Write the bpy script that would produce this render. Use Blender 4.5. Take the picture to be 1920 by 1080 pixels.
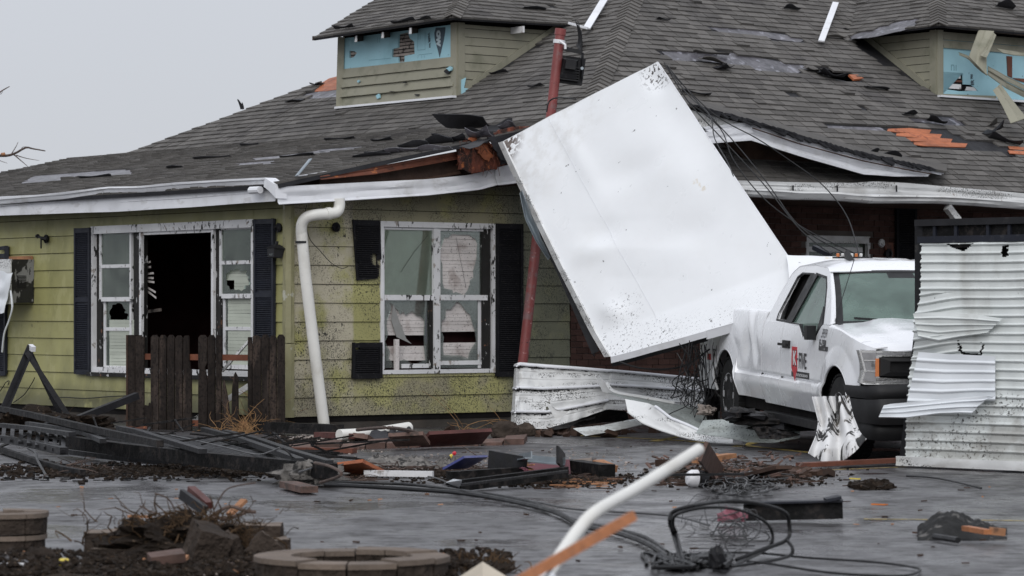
import bpy, math, random
from mathutils import Vector as V, Matrix
from mathutils.geometry import tessellate_polygon
import mathutils.noise as NZ
R = random.Random(11)
scene = bpy.context.scene
for o in list(bpy.data.objects): bpy.data.objects.remove(o)
# ------------------------------------------------------------------ camera
F, H = 5600.0, 1.4          # focal length in photo pixels, eye height
cam_d = bpy.data.cameras.new('camera'); cam = bpy.data.objects.new('camera', cam_d)
scene.collection.objects.link(cam); scene.camera = cam
cam.location = (0, 0, H); cam.rotation_euler = (math.radians(90), 0, 0)
cam_d.sensor_width = 36; cam_d.lens = 36 * F / 1920; cam_d.shift_y = 50 / 1920
cam_d.clip_start = .5; cam_d.clip_end = 3000
cam_d.dof.use_dof = True; cam_d.dof.focus_distance = 33; cam_d.dof.aperture_fstop = 4.5
# ------------------------------------------------------------------ world, sun, exposure
w = bpy.data.worlds.new('World'); scene.world = w; w.use_nodes = True
nt = w.node_tree; nt.nodes.clear()
def nn(t, **k):
    n = nt.nodes.new(t)
    for a, b in k.items(): setattr(n, a, b)
    return n
bgn = nn('ShaderNodeBackground'); outn = nn('ShaderNodeOutputWorld')
tc = nn('ShaderNodeTexCoord'); sx = nn('ShaderNodeSeparateXYZ'); nt.links.new(tc.outputs['Generated'], sx.inputs[0])
mr = nn('ShaderNodeMapRange'); mr.inputs[1].default_value = 0; mr.inputs[2].default_value = 1
mr.inputs[3].default_value = 6.0; mr.inputs[4].default_value = 11.0
nt.links.new(sx.outputs['Z'], mr.inputs[0])
ns = nn('ShaderNodeTexNoise'); ns.inputs['Scale'].default_value = 2.2; ns.inputs['Detail'].default_value = 3
nt.links.new(tc.outputs['Generated'], ns.inputs['Vector'])
mn = nn('ShaderNodeMapRange'); mn.inputs[3].default_value = .93; mn.inputs[4].default_value = 1.07
nt.links.new(ns.outputs['Fac'], mn.inputs[0])
mu = nn('ShaderNodeMath', operation='MULTIPLY'); nt.links.new(mr.outputs[0], mu.inputs[0]); nt.links.new(mn.outputs[0], mu.inputs[1])
vm = nn('ShaderNodeVectorMath', operation='SCALE'); vm.inputs[0].default_value = (.965, 1.0, 1.085)
nt.links.new(mu.outputs[0], vm.inputs['Scale'])
sky = nn('ShaderNodeTexSky', sky_type='NISHITA'); sky.sun_disc = False
sky.sun_elevation = math.radians(34); sky.sun_rotation = math.radians(186)
mx = nn('ShaderNodeMixRGB'); mx.inputs[0].default_value = .05
nt.links.new(vm.outputs[0], mx.inputs[1]); nt.links.new(sky.outputs[0], mx.inputs[2])
nt.links.new(mx.outputs[0], bgn.inputs[0]); bgn.inputs[1].default_value = .10
nt.links.new(bgn.outputs[0], outn.inputs[0])
sd = bpy.data.lights.new('sun', 'SUN'); sun = bpy.data.objects.new('sun', sd); scene.collection.objects.link(sun)
sd.energy = 1.3; sd.angle = math.radians(40); sd.color = (1, .98, .95)
sun.rotation_euler = (math.radians(56), 0, math.radians(-6))
scene.view_settings.view_transform = 'Standard'; scene.view_settings.look = 'None'
scene.view_settings.exposure = 0; scene.view_settings.gamma = 1; scene.view_settings.use_curve_mapping = False
scene.cycles.max_bounces = 8; scene.cycles.transparent_max_bounces = 16

# ------------------------------------------------------------------ helpers
CAM = V((0, 0, H))
def P(u, v, D): return V(((u - 960) / F * D, D, H - (v - 590) / F * D))
def G(u, v, z=0.0):
    D = F * (H - z) / (v - 590); return P(u, v, D)
def GU(u, v, z): return G(u, v, 0) + V((0, 0, z))
def proj(p): return (960 + F * p.x / p.y, 590 - F * (p.z - H) / p.y)
class Fr:
    def __init__(s, o, ax, up=(0, 0, 1)):
        s.o = V(o); s.ax = V(ax).normalized(); s.up = V(up).normalized(); s.n = s.ax.cross(s.up).normalized()
    def __call__(s, a, d, z): return s.o + s.ax * a + s.n * d + s.up * z
    def uv(s, u, v, d=0.0):
        ray = V(((u - 960) / F, 1, -(v - 590) / F)); p0 = s.o + s.n * d
        t = (p0 - CAM).dot(s.n) / ray.dot(s.n); q = CAM + ray * t - s.o
        return (q.dot(s.ax), q.dot(s.up))
    def w(s, u, v, d=0.0):
        a, z = s.uv(u, v, d); return s(a, d, z)
ORI = {}
MATS = {}
class MB:
    def __init__(s): s.v = []; s.f = []; s.m = []
    def add(s, vs, fs, m=0):
        b = len(s.v); s.v += [V(x) for x in vs]
        for f in fs: s.f.append([i + b for i in f]); s.m.append(m)
        return s
    def hexa(s, p, m=0):   # p: 0-3 bottom ring, 4-7 top ring
        return s.add(p, [(0, 3, 2, 1), (4, 5, 6, 7), (0, 1, 5, 4), (1, 2, 6, 5), (2, 3, 7, 6), (3, 0, 4, 7)], m)
    def box(s, fr, a0, a1, d0, d1, z0, z1, m=0):
        return s.hexa([fr(a0, d1, z0), fr(a1, d1, z0), fr(a1, d0, z0), fr(a0, d0, z0), fr(a0, d1, z1), fr(a1, d1, z1), fr(a1, d0, z1), fr(a0, d0, z1)], m)
    def cube(s, c, sx, sy, sz, rot=(0, 0, 0), m=0):
        M = Matrix.Rotation(rot[2], 3, 'Z') @ Matrix.Rotation(rot[1], 3, 'Y') @ Matrix.Rotation(rot[0], 3, 'X')
        ps = [V(c) + M @ V((x * sx / 2, y * sy / 2, z * sz / 2)) for z in (-1, 1) for x, y in ((-1, -1), (1, -1), (1, 1), (-1, 1))]
        return s.hexa(ps, m)
    def poly(s, outer, holes, fn0, fn1, m=0):
        loops = [outer] + list(holes)
        flat = [p for l in loops for p in l]; n = len(flat)
        tris = tessellate_polygon([[V((p[0], p[1], 0)) for p in l] for l in loops])
        vs = [fn1(*p) for p in flat] + [fn0(*p) for p in flat]; fs = []
        for t in tris:
            a, b, c = [flat[i] for i in t]
            cr = (b[0] - a[0]) * (c[1] - a[1]) - (b[1] - a[1]) * (c[0] - a[0])
            if abs(cr) < 1e-12: continue
            t = tuple(t) if cr > 0 else tuple(reversed(t))
            fs.append(t); fs.append(tuple(i + n for i in reversed(t)))
        b = 0
        for l in loops:
            k = len(l)
            for i in range(k):
                j = (i + 1) % k; fs.append((b + i, b + i + n, b + j + n, b + j))
            b += k
        return s.add(vs, fs, m)
    def plate(s, fr, outer, d0, d1, holes=(), m=0):
        return s.poly(outer, holes, lambda a, z: fr(a, d0, z), lambda a, z: fr(a, d1, z), m)
    def tube(s, pts, r, n=7, m=0, cap=True):
        pts = [V(p) for p in pts]; k = len(pts); rs = r if isinstance(r, (list, tuple)) else [r] * k
        vs = []; up = None
        for i, p in enumerate(pts):
            t = (pts[min(i + 1, k - 1)] - pts[max(i - 1, 0)])
            if t.length < 1e-9: t = V((0, 0, 1))
            t.normalize()
            if up is None:
                up = t.cross(V((0, 0, 1)));
                if up.length < .1: up = t.cross(V((1, 0, 0)))
            up = (up - t * up.dot(t)).normalized(); q = t.cross(up)
            for j in range(n):
                a = 2 * math.pi * j / n; vs.append(p + (up * math.cos(a) + q * math.sin(a)) * rs[i])
        fs = [(i * n + j, i * n + (j + 1) % n, (i + 1) * n + (j + 1) % n, (i + 1) * n + j) for i in range(k - 1) for j in range(n)]
        if cap: fs += [tuple(reversed(range(n))), tuple(range((k - 1) * n, k * n))]
        return s.add(vs, fs, m)
    def beam(s, p0, p1, w_, h, m=0, up=V((0, 0, 1)), roll=0.0):
        p0, p1 = V(p0), V(p1); t = (p1 - p0).normalized(); sd_ = t.cross(up)
        if sd_.length < .05: sd_ = t.cross(V((0, 1, 0)))
        sd_.normalize(); u2 = sd_.cross(t).normalized()
        if roll:
            c, q = math.cos(roll), math.sin(roll); sd_, u2 = sd_ * c + u2 * q, u2 * c - sd_ * q
        a, b = sd_ * w_ / 2, u2 * h / 2
        return s.hexa([p0 - a - b, p0 + a - b, p1 + a - b, p1 - a - b, p0 - a + b, p0 + a + b, p1 + a + b, p1 - a + b], m)
    def angle(s, p0, p1, w_, t_, m=0, up=V((0, 0, 1)), roll=0.0):   # L-profile
        p0, p1 = V(p0), V(p1); t = (p1 - p0).normalized(); sd_ = t.cross(up).normalized(); u2 = sd_.cross(t)
        c, q = math.cos(roll), math.sin(roll); sd_, u2 = sd_ * c + u2 * q, u2 * c - sd_ * q
        pr = [(0, 0), (w_, 0), (w_, t_), (t_, t_), (t_, w_), (0, w_)]
        vs = [p0 + sd_ * x + u2 * y for x, y in pr] + [p1 + sd_ * x + u2 * y for x, y in pr]
        fs = [(i, (i + 1) % 6, (i + 1) % 6 + 6, i + 6) for i in range(6)] + [(5, 4, 3, 2, 1, 0), (6, 7, 8, 9, 10, 11)]
        return s.add(vs, fs, m)
    def grid(s, fn, nu, nv, th=0.0, m=0, keep=None):
        pt = [[V(fn(i / nu, j / nv)) for j in range(nv + 1)] for i in range(nu + 1)]
        vs = [p for r_ in pt for p in r_]; W = nv + 1; fs = []; cells = []
        for i in range(nu):
            for j in range(nv):
                if keep and not keep((i + .5) / nu, (j + .5) / nv): continue
                cells.append((i, j)); fs.append((i * W + j, (i + 1) * W + j, (i + 1) * W + j + 1, i * W + j + 1))
        if th:
            N = len(vs); nv_ = []
            for i in range(nu + 1):
                for j in range(nv + 1):
                    du = pt[min(i + 1, nu)][j] - pt[max(i - 1, 0)][j]; dv = pt[i][min(j + 1, nv)] - pt[i][max(j - 1, 0)]
                    c = du.cross(dv)
                    nv_.append(pt[i][j] - (c.normalized() * th if c.length > 1e-12 else V((0, 0, 0))))
            vs += nv_; cs = set(cells); bk = []
            for f in fs: bk.append(tuple(x + N for x in reversed(f)))
            for (i, j) in cells:
                a, b, c, d = i * W + j, (i + 1) * W + j, (i + 1) * W + j + 1, i * W + j + 1
                if (i, j - 1) not in cs: bk.append((a, a + N, b + N, b))
                if (i + 1, j) not in cs: bk.append((b, b + N, c + N, c))
                if (i, j + 1) not in cs: bk.append((c, c + N, d + N, d))
                if (i - 1, j) not in cs: bk.append((d, d + N, a + N, a))
            fs = fs + bk
        return s.add(vs, fs, m)
    def lathe(s, o, ax, prof, n=24, m=0):   # prof: (dist along ax, radius)
        ax = V(ax).normalized(); e = ax.cross(V((0, 0, 1)))
        if e.length < .1: e = ax.cross(V((1, 0, 0)))
        e.normalize(); q = ax.cross(e); vs = []; k = len(prof)
        for (h, r) in prof:
            for j in range(n):
                a = 2 * math.pi * j / n; vs.append(V(o) + ax * h + (e * math.cos(a) + q * math.sin(a)) * r)
        fs = [(i * n + j, i * n + (j + 1) % n, (i + 1) * n + (j + 1) % n, (i + 1) * n + j) for i in range(k - 1) for j in range(n)]
        fs += [tuple(reversed(range(n))), tuple(range((k - 1) * n, k * n))]
        return s.add(vs, fs, m)
    def blob(s, c, rx, ry, rz, n=14, amp=.25, sc=2.0, seed=0, m=0, flat=True):
        k = n // 2 + 2; vs = []
        for i in range(k):
            th = math.pi * i / (k - 1)
            for j in range(n):
                ph = 2 * math.pi * j / n
                d = V((math.sin(th) * math.cos(ph), math.sin(th) * math.sin(ph), math.cos(th)))
                f_ = 1 + amp * NZ.noise(d * sc + V((seed * 7.1, seed * 3.3, seed)))*1.6 + amp * .5 * NZ.noise(d * sc * 2.7 + V((seed, 5, 2)))
                q = V((d.x * rx, d.y * ry, d.z * rz)) * f_
                if flat and q.z < -rz * .5: q.z = -rz * .5
                vs.append(V(c) + q)
        fs = [(i * n + j, (i + 1) * n + j, (i + 1) * n + (j + 1) % n, i * n + (j + 1) % n) for i in range(k - 1) for j in range(n)]
        return s.add(vs, fs, m)
    def build(s, name, mats, parent=None, smooth=False, kind=None, label=None, cat=None, group=None):
        if not isinstance(mats, (list, tuple)): mats = [mats]
        if not s.v: s.add([(0, 0, 0), (.001, 0, 0), (0, .001, 0)], [(0, 1, 2)])
        lo = V([min(p[i] for p in s.v) for i in range(3)]); hi = V([max(p[i] for p in s.v) for i in range(3)])
        o3 = (lo + hi) / 2
        if parent is None: o3.z = lo.z
        me = bpy.data.meshes.new(name); me.from_pydata([tuple(p - o3) for p in s.v], [], s.f)
        for q in mats: me.materials.append(q)
        me.polygons.foreach_set('material_index', s.m)
        if smooth:
            me.polygons.foreach_set('use_smooth', [True] * len(me.polygons))
            try: me.set_sharp_from_angle(angle=math.radians(smooth if smooth is not True else 35))
            except Exception: pass
        me.update()
        o = bpy.data.objects.new(name, me); scene.collection.objects.link(o)
        place(o, o3, parent); tag(o, label, cat, group, kind)
        return o
def place(o, loc, parent=None):
    ORI[o.name] = V(loc)
    if parent is not None: o.parent = parent; o.location = V(loc) - ORI[parent.name]
    else: o.location = V(loc)
def tag(o, label=None, cat=None, group=None, kind=None):
    if label: o['label'] = label
    if cat: o['category'] = cat
    if group: o['group'] = group
    if kind: o['kind'] = kind
    return o
def thing(name, loc, label, cat, group=None):
    o = bpy.data.objects.new(name, None); scene.collection.objects.link(o); o.empty_display_size = .2
    place(o, loc); return tag(o, label, cat, group)
def clip(poly, a, b, c):     # keep a*x+b*y<=c
    out = []; n = len(poly)
    for i in range(n):
        p, q = poly[i], poly[(i + 1) % n]; fp = a * p[0] + b * p[1] - c; fq = a * q[0] + b * q[1] - c
        if fp <= 0: out.append(p)
        if fp * fq < 0:
            t = fp / (fp - fq); out.append((p[0] + (q[0] - p[0]) * t, p[1] + (q[1] - p[1]) * t))
    return out
def area(p): return sum(p[i][0] * p[(i + 1) % len(p)][1] - p[(i + 1) % len(p)][0] * p[i][1] for i in range(len(p))) / 2
def clip_convex(poly, reg):
    if area(reg) < 0: reg = list(reversed(reg))
    n = len(reg)
    for i in range(n):
        x0, y0 = reg[i]; x1, y1 = reg[(i + 1) % n]; a, b = (y1 - y0), -(x1 - x0)
        poly = clip(poly, a, b, a * x0 + b * y0)
        if len(poly) < 3: return []
    return poly
def inside(p, poly):
    c = False; n = len(poly); x, y = p
    for i in range(n):
        x0, y0 = poly[i]; x1, y1 = poly[(i + 1) % n]
        if (y0 > y) != (y1 > y) and x < (x1 - x0) * (y - y0) / (y1 - y0) + x0: c = not c
    return c
def lerp(a, b, t): return a + (b - a) * t
def pl(pts, t):      # piecewise linear on list of (t, value)
    if t <= pts[0][0]: return pts[0][1]
    for (t0, a), (t1, b) in zip(pts, pts[1:]):
        if t <= t1: return lerp(a, b, (t - t0) / (t1 - t0))
    return pts[-1][1]
def sstep(a, b, x):
    t = max(0, min(1, (x - a) / (b - a))); return t * t * (3 - 2 * t)
def spline(pts, n=6):
    pts = [V(p) for p in pts]; out = []
    for i in range(len(pts) - 1):
        p0 = pts[max(i - 1, 0)]; p1 = pts[i]; p2 = pts[i + 1]; p3 = pts[min(i + 2, len(pts) - 1)]
        for k in range(n):
            t = k / n
            out.append(.5 * ((2 * p1) + (p2 - p0) * t + (2 * p0 - 5 * p1 + 4 * p2 - p3) * t * t + (3 * p1 - p0 - 3 * p2 + p3) * t ** 3))
    out.append(pts[-1]); return out
def text_mb(mb, s, fn, size, align='LEFT', m=0, bold=0.0, sxy=(1, 1)):
    c = bpy.data.curves.new('t', 'FONT'); c.body = s; c.size = size; c.align_x = align; c.offset = bold; c.resolution_u = 3
    ob = bpy.data.objects.new('t', c); scene.collection.objects.link(ob)
    me = bpy.data.meshes.new_from_object(ob)
    mb.add([fn(v.co.x * sxy[0], v.co.y * sxy[1]) for v in me.vertices], [tuple(p.vertices) for p in me.polygons], m)
    bpy.data.objects.remove(ob); bpy.data.meshes.remove(me); bpy.data.curves.remove(c)

# ------------------------------------------------------------------ materials
def mat(name, col, rough=.7, metal=0.0, var=.15, vs=2.5, rnd=.12, bump=.2, bs=60, layers=(), spec=.5, bdist=.01, coat=0.0, grain=None, glass=None, wet=0):
    m = bpy.data.materials.new(name); m.use_nodes = True; t = m.node_tree; N = t.nodes; L = t.links
    b = N['Principled BSDF']; geo = N.new('ShaderNodeNewGeometry')
    def node(k, **kw):
        n = N.new(k)
        for a, x in kw.items(): setattr(n, a, x)
        return n
    def noise(scale, st=(1, 1, 1), det=4, rgh=.55, off=0.0):
        mp = node('ShaderNodeMapping'); mp.inputs['Scale'].default_value = [scale * q for q in st]
        mp.inputs['Location'].default_value = (off, off * .7, off * 1.3)
        L.new(geo.outputs['Position'], mp.inputs['Vector'])
        nz = node('ShaderNodeTexNoise'); nz.inputs['Scale'].default_value = 1; nz.inputs['Detail'].default_value = det; nz.inputs['Roughness'].default_value = rgh
        L.new(mp.outputs[0], nz.inputs['Vector']); return nz.outputs['Fac']
    def mrange(x, a, c, lo=0.0, hi=1.0, smooth=True):
        r = node('ShaderNodeMapRange')
        if smooth: r.interpolation_type = 'SMOOTHSTEP'
        L.new(x, r.inputs[0]); r.inputs[1].default_value = a; r.inputs[2].default_value = c; r.inputs[3].default_value = lo; r.inputs[4].default_value = hi
        return r.outputs[0]
    def mul(a, c):
        n = node('ShaderNodeMath', operation='MULTIPLY'); L.new(a, n.inputs[0])
        if isinstance(c, (int, float)): n.inputs[1].default_value = c
        else: L.new(c, n.inputs[1])
        return n.outputs[0]
    def mixc(f, a, c):
        n = node('ShaderNodeMixRGB'); 
        if isinstance(f, float): n.inputs[0].default_value = f
        else: L.new(f, n.inputs[0])
        for i, q in ((1, a), (2, c)):
            if isinstance(q, tuple): n.inputs[i].default_value = q
            else: L.new(q, n.inputs[i])
        return n.outputs[0]
    c4 = (*col, 1)
    v1 = mrange(noise(vs), .25, .75, 1 - var, 1 + var)
    oi = node('ShaderNodeObjectInfo')
    ad = node('ShaderNodeMath', operation='ADD'); L.new(oi.outputs['Random'], ad.inputs[0]); L.new(geo.outputs['Random Per Island'], ad.inputs[1])
    fr_ = node('ShaderNodeMath', operation='FRACT'); L.new(ad.outputs[0], fr_.inputs[0])
    v2 = mrange(fr_.outputs[0], 0, 1, 1 - rnd, 1 + rnd, False)
    vv = mul(v1, v2)
    if grain: vv = mul(vv, mrange(noise(grain[0], grain[1], 5, .6), .3, .7, 1 - grain[2], 1 + grain[2]))
    sc = node('ShaderNodeVectorMath', operation='SCALE'); sc.inputs[0].default_value = col; L.new(vv, sc.inputs['Scale'])
    color = sc.outputs[0]
    rg = None
    for li, ly in enumerate(layers):
        f = mrange(noise(ly.get('s', 5), ly.get('st', (1, 1, 1)), ly.get('det', 5), ly.get('rg', .6), li * 3.1), ly['t'], ly['t'] + ly.get('w', .04))
        if 'm' in ly: f = mul(f, mrange(noise(ly['m'][0], ly['m'][3] if len(ly['m']) > 3 else (1, 1, 1), 3, .5, 9 + li), ly['m'][1], ly['m'][1] + ly['m'][2]))
        if 'near' in ly:
            tot = None
            for c, rad in ly['near']:
                ds = node('ShaderNodeVectorMath', operation='DISTANCE'); L.new(geo.outputs['Position'], ds.inputs[0]); ds.inputs[1].default_value = c
                q = mrange(ds.outputs['Value'], rad * .35, rad, 1, 0)
                if tot is None: tot = q
                else:
                    mxn = node('ShaderNodeMath', operation='MAXIMUM'); L.new(tot, mxn.inputs[0]); L.new(q, mxn.inputs[1]); tot = mxn.outputs[0]
            f = mul(f, tot)
        for axm in ly.get('ax', ()):       # (vector, origin, [lo0, lo1, hi0, hi1])
            sb = node('ShaderNodeVectorMath', operation='SUBTRACT'); L.new(geo.outputs['Position'], sb.inputs[0]); sb.inputs[1].default_value = axm[1]
            dt = node('ShaderNodeVectorMath', operation='DOT_PRODUCT'); L.new(sb.outputs[0], dt.inputs[0]); dt.inputs[1].default_value = axm[0]
            a0, a1, b0, b1 = axm[2]
            f = mul(f, mrange(dt.outputs['Value'], a0, a1)); f = mul(f, mrange(dt.outputs['Value'], b0, b1, 1, 0))
        f = mul(f, float(ly.get('k', 1)))
        color = mixc(f, color, (*ly['c'], 1))
        if 'r' in ly:
            rn = node('ShaderNodeMixRGB'); L.new(f, rn.inputs[0])
            if rg is None: rn.inputs[1].default_value = (rough,) * 3 + (1,)
            else: L.new(rg, rn.inputs[1])
            rn.inputs[2].default_value = (ly['r'],) * 3 + (1,); rg = rn.outputs[0]
    L.new(color, b.inputs['Base Color'])
    if rg is not None: L.new(rg, b.inputs['Roughness'])
    else:
        L.new(mrange(noise(vs * 3 + 1, det=3), .2, .8, max(.02, rough - .1), min(1, rough + .1)), b.inputs['Roughness'])
    b.inputs['Metallic'].default_value = metal; b.inputs['Specular IOR Level'].default_value = spec
    if coat: b.inputs['Coat Weight'].default_value = coat; b.inputs['Coat Roughness'].default_value = .12
    if bump:
        bp = node('ShaderNodeBump'); bp.inputs['Strength'].default_value = bump; bp.inputs['Distance'].default_value = bdist
        L.new(noise(bs, (1, 1, 1) if not grain else grain[1], 3), bp.inputs['Height']); L.new(bp.outputs[0], b.inputs['Normal'])
    if glass is not None:     # thin pane: mostly see-through, reflects by Fresnel, some dirt film
        tr = node('ShaderNodeBsdfTransparent'); tr.inputs[0].default_value = (*glass[0], 1)
        gl = node('ShaderNodeBsdfGlossy'); gl.inputs['Roughness'].default_value = .04; gl.inputs[0].default_value = (.9, .95, .93, 1)
        fn = node('ShaderNodeFresnel'); fn.inputs[0].default_value = 1.6
        m1 = node('ShaderNodeMixShader'); L.new(fn.outputs[0], m1.inputs[0]); L.new(tr.outputs[0], m1.inputs[1]); L.new(gl.outputs[0], m1.inputs[2])
        m2 = node('ShaderNodeMixShader'); L.new(mrange(noise(vs), .3, .7, glass[1] * .6, glass[1] * 1.4), m2.inputs[0])
        L.new(m1.outputs[0], m2.inputs[1]); L.new(b.outputs[0], m2.inputs[2])
        L.new(m2.outputs[0], N['Material Output'].inputs['Surface'])
    return m

def mat_s(sp, *a, **k): return mat(*a, spec=sp, **k)
# wall directions: the two visible walls meet at a corner nearest the camera
A1, A2 = math.radians(52), math.radians(38)
dL = V((-math.cos(A1), math.sin(A1), 0)); dR = V((math.cos(A2), math.sin(A2), 0))
CO = V(((541 - 960) / F * 35.9, 35.9, 0))
FL = Fr(CO, -dL); FRW = Fr(CO, dR)
tR = (tuple(dR), tuple(CO)); tL = (tuple(-dL), tuple(CO)); zz = ((0, 0, 1), (0, 0, 0))
SPK = dict(c=(.012, .011, .01), s=46, t=.555, w=.03, det=6, rg=.7)
M = {}
M['olive'] = mat('olive_siding', (.335, .32, .135), .55, var=.12, vs=1.3, rnd=.07, bump=.12, bs=25, layers=[
    dict(c=(.12, .12, .05), s=1.6, st=(1, 1, .5), t=.46, w=.25, k=.45),
    dict(c=(.40, .38, .19), s=4.5, st=(1, 1, .45), t=.555, w=.04, k=.5, m=(1.2, .42, .1)),
    dict(c=(.03, .03, .02), s=14, t=.60, w=.1, k=.6, m=(.8, .5, .2)),
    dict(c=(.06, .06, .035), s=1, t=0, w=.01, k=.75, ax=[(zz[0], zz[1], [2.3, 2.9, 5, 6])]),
    dict(c=(.04, .04, .025), s=3, t=.3, w=.2, k=.7, ax=[(zz[0], zz[1], [-2, -1, .2, .6])])])
M['dusty'] = mat('mud_spattered_siding', (.33, .315, .13), .7, var=.12, vs=1.5, rnd=.05, bump=.3, bs=60, layers=[
    dict(c=(.45, .41, .325), s=2.2, t=.34, w=.2, k=.85, ax=[(*tR, [-.1, .05, .92, .96]), (*zz, [-.2, .6, 9, 10])]),
    dict(c=(.25, .23, .16), s=2.2, t=.3, w=.2, k=.85, ax=[(*tR, [.8, 1.0, 9, 9.5]), (*zz, [1.75, 2.0, 9, 10])]),
    dict(c=(.13, .135, .10), s=1.5, t=.2, w=.3, k=.9, ax=[(*tR, [3.2, 3.5, 9, 9.5])]),
    dict(c=(.26, .235, .175), s=1.7, t=.4, w=.2, k=.8, ax=[(*zz, [-1, 0, .55, .75])]),
    dict(SPK, s=75, t=.54, m=(2.1, .40, .2), k=.9), dict(SPK, m=(1.6, .40, .2), k=.95, ax=[(*tR, [-.1, .05, .90, .96])]),
    dict(SPK, m=(1.1, .42, .2), k=.95, ax=[(*tR, [.9, .96, 9, 9.5])]), dict(SPK, ax=[(*zz, [-1, 0, .5, .75])], k=.9),
    dict(SPK, s=20, t=.60, st=(1, 1, .6), m=(1.3, .46, .15)),
    dict(c=(.03, .03, .025), s=9, t=.5, w=.2, k=.7, m=(.7, .45, .2), ax=[(*tR, [3.1, 3.6, 9, 9.5])]),
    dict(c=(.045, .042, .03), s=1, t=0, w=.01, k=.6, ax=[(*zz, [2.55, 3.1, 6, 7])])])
M['sage'] = mat('sage_siding', (.265, .255, .195), .6, var=.08, vs=1.5, rnd=.05, bump=.1, bs=30, layers=[
    dict(SPK, s=22, t=.66, m=(1.2, .5, .1)), dict(c=(.12, .125, .08), s=3, t=.5, w=.2, k=.5)])
M['trim'] = mat('olive_trim', (.25, .235, .13), .5, var=.1, rnd=.05, bump=.1, bs=20, layers=[dict(SPK, s=20, t=.66), dict(c=(.5, .5, .45), s=5, t=.6, w=.05, k=.6)])
M['white'] = mat('white_aluminium', (.74, .75, .78), .42, var=.06, vs=2, rnd=.03, bump=.15, bs=5, bdist=.03, layers=[
    dict(c=(.4, .39, .36), s=2.2, t=.52, w=.2, k=.35), dict(SPK, s=16, t=.70), dict(c=(.30, .28, .25), s=9, st=(.3, .3, 1), t=.58, w=.1, k=.3)])
M['white_dirty'] = mat('dirty_white_metal', (.66, .665, .66), .5, var=.1, vs=2, rnd=.04, bump=.25, bs=6, bdist=.03, layers=[
    dict(c=(.30, .28, .25), s=2.5, st=(.6, .6, 1.6), t=.50, w=.2, k=.5), dict(SPK, s=60, t=.53, m=(3.0, .50, .08, (.35, .35, 2.2))), dict(SPK, s=14, t=.635, m=(2, .5, .1)), 
    dict(c=(.12, .06, .03), s=9, t=.66, w=.06, k=.7)])
M['wood_white'] = mat('peeling_white_paint', (.66, .66, .67), .6, var=.08, rnd=.05, bump=.3, bs=40, layers=[
    dict(c=(.015, .014, .013), s=19, st=(1, 1, .5), t=.57, w=.02, m=(2.0, .42, .12)), dict(c=(.2, .15, .11), s=8, t=.6, w=.08, k=.7)])
M['peel_black'] = mat_s(0.2, 'charred_peeling_wood', (.02, .019, .018), .6, var=.2, bump=.4, bs=40, layers=[dict(c=(.5, .5, .5), s=15, st=(1, 1, .4), t=.635, w=.02), dict(c=(.16, .08, .05), s=7, t=.64, w=.05)])
M['shutter'] = mat_s(0.25, 'dark_navy_shutter', (.016, .018, .026), .55, var=.2, bump=.2, bs=50, layers=[dict(c=(.06, .06, .065), s=12, t=.6, w=.1, k=.5)])
M['shutter_b'] = mat_s(0.12, 'black_mudded_shutter', (.012, .012, .014), .7, var=.2, bump=.4, bs=50, layers=[dict(c=(.05, .048, .045), s=30, t=.6, w=.05, k=.6)])
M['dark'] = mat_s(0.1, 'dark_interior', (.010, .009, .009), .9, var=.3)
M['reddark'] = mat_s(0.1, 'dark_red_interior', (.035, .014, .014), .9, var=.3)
M['found'] = mat_s(0.2, 'dark_foundation', (.05, .045, .04), .9, var=.3, bump=.5, bs=20, layers=[dict(c=(.09, .06, .045), s=3, t=.5, w=.2, k=.6)])
M['shingle'] = mat_s(0.2, 'asphalt_shingle', (.122, .115, .108), .88, var=.14, vs=1.1, rnd=.24, bump=.6, bs=160, bdist=.006, layers=[
    dict(c=(.04, .038, .04), s=1.1, t=.5, w=.2, k=.5), dict(c=(.10, .097, .085), s=14, t=.6, w=.1, k=.4)])
M['cap'] = mat_s(0.2, 'ridge_cap_shingle', (.13, .122, .114), .85, var=.14, vs=2, rnd=.25, bump=.6, bs=160, bdist=.006)
M['felt'] = mat_s(0.25, 'black_roof_felt', (.022, .022, .025), .6, var=.25, bump=.5, bs=12, bdist=.02)
M['wetfelt'] = mat('wet_grey_underlay', (.085, .08, .092), .4, var=.3, vs=4, bump=.5, bs=9, bdist=.02, layers=[dict(c=(.035, .033, .04), s=4, st=(1, 1, 2), t=.52, w=.1, k=.9), dict(c=(.3, .3, .34), s=7, t=.57, w=.05, k=.6)])
M['ply'] = mat('wet_orange_board', (.38, .12, .05), .6, var=.2, vs=3, rnd=.15, bump=.3, bs=20, grain=(5, (1, 1, 6), .2), layers=[dict(c=(.16, .04, .02), s=6, t=.56, w=.1, k=.7)])
M['rust'] = mat('rust_red_board', (.15, .05, .028), .7, var=.3, vs=3, rnd=.15, bump=.3, bs=20, layers=[dict(c=(.03, .015, .012), s=3, t=.5, w=.15, k=.85), dict(c=(.5, .17, .05), s=8, t=.63, w=.05, k=.8)])
M['foam'] = mat('blue_foam_board', (.34, .58, .66), .7, var=.06, vs=2, rnd=.02, bump=.1, bs=10, layers=[dict(c=(.05, .06, .06), s=13, t=.69, w=.02), dict(c=(.2, .38, .44), s=1.6, t=.5, w=.2, k=.4)])
M['print'] = mat('grey_print', (.07, .10, .125), .8, var=.1, rnd=0)
M['printl'] = mat('pale_print', (.50, .60, .64), .8, var=.05, rnd=0)
M['fineprint'] = mat('fine_print', (.18, .33, .38), .8, var=.05, rnd=0)
M['lath'] = mat('weathered_wood', (.27, .23, .205), .8, var=.25, vs=6, rnd=.25, bump=.4, bs=40, layers=[dict(c=(.05, .04, .035), s=9, t=.55, w=.06)])
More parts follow.
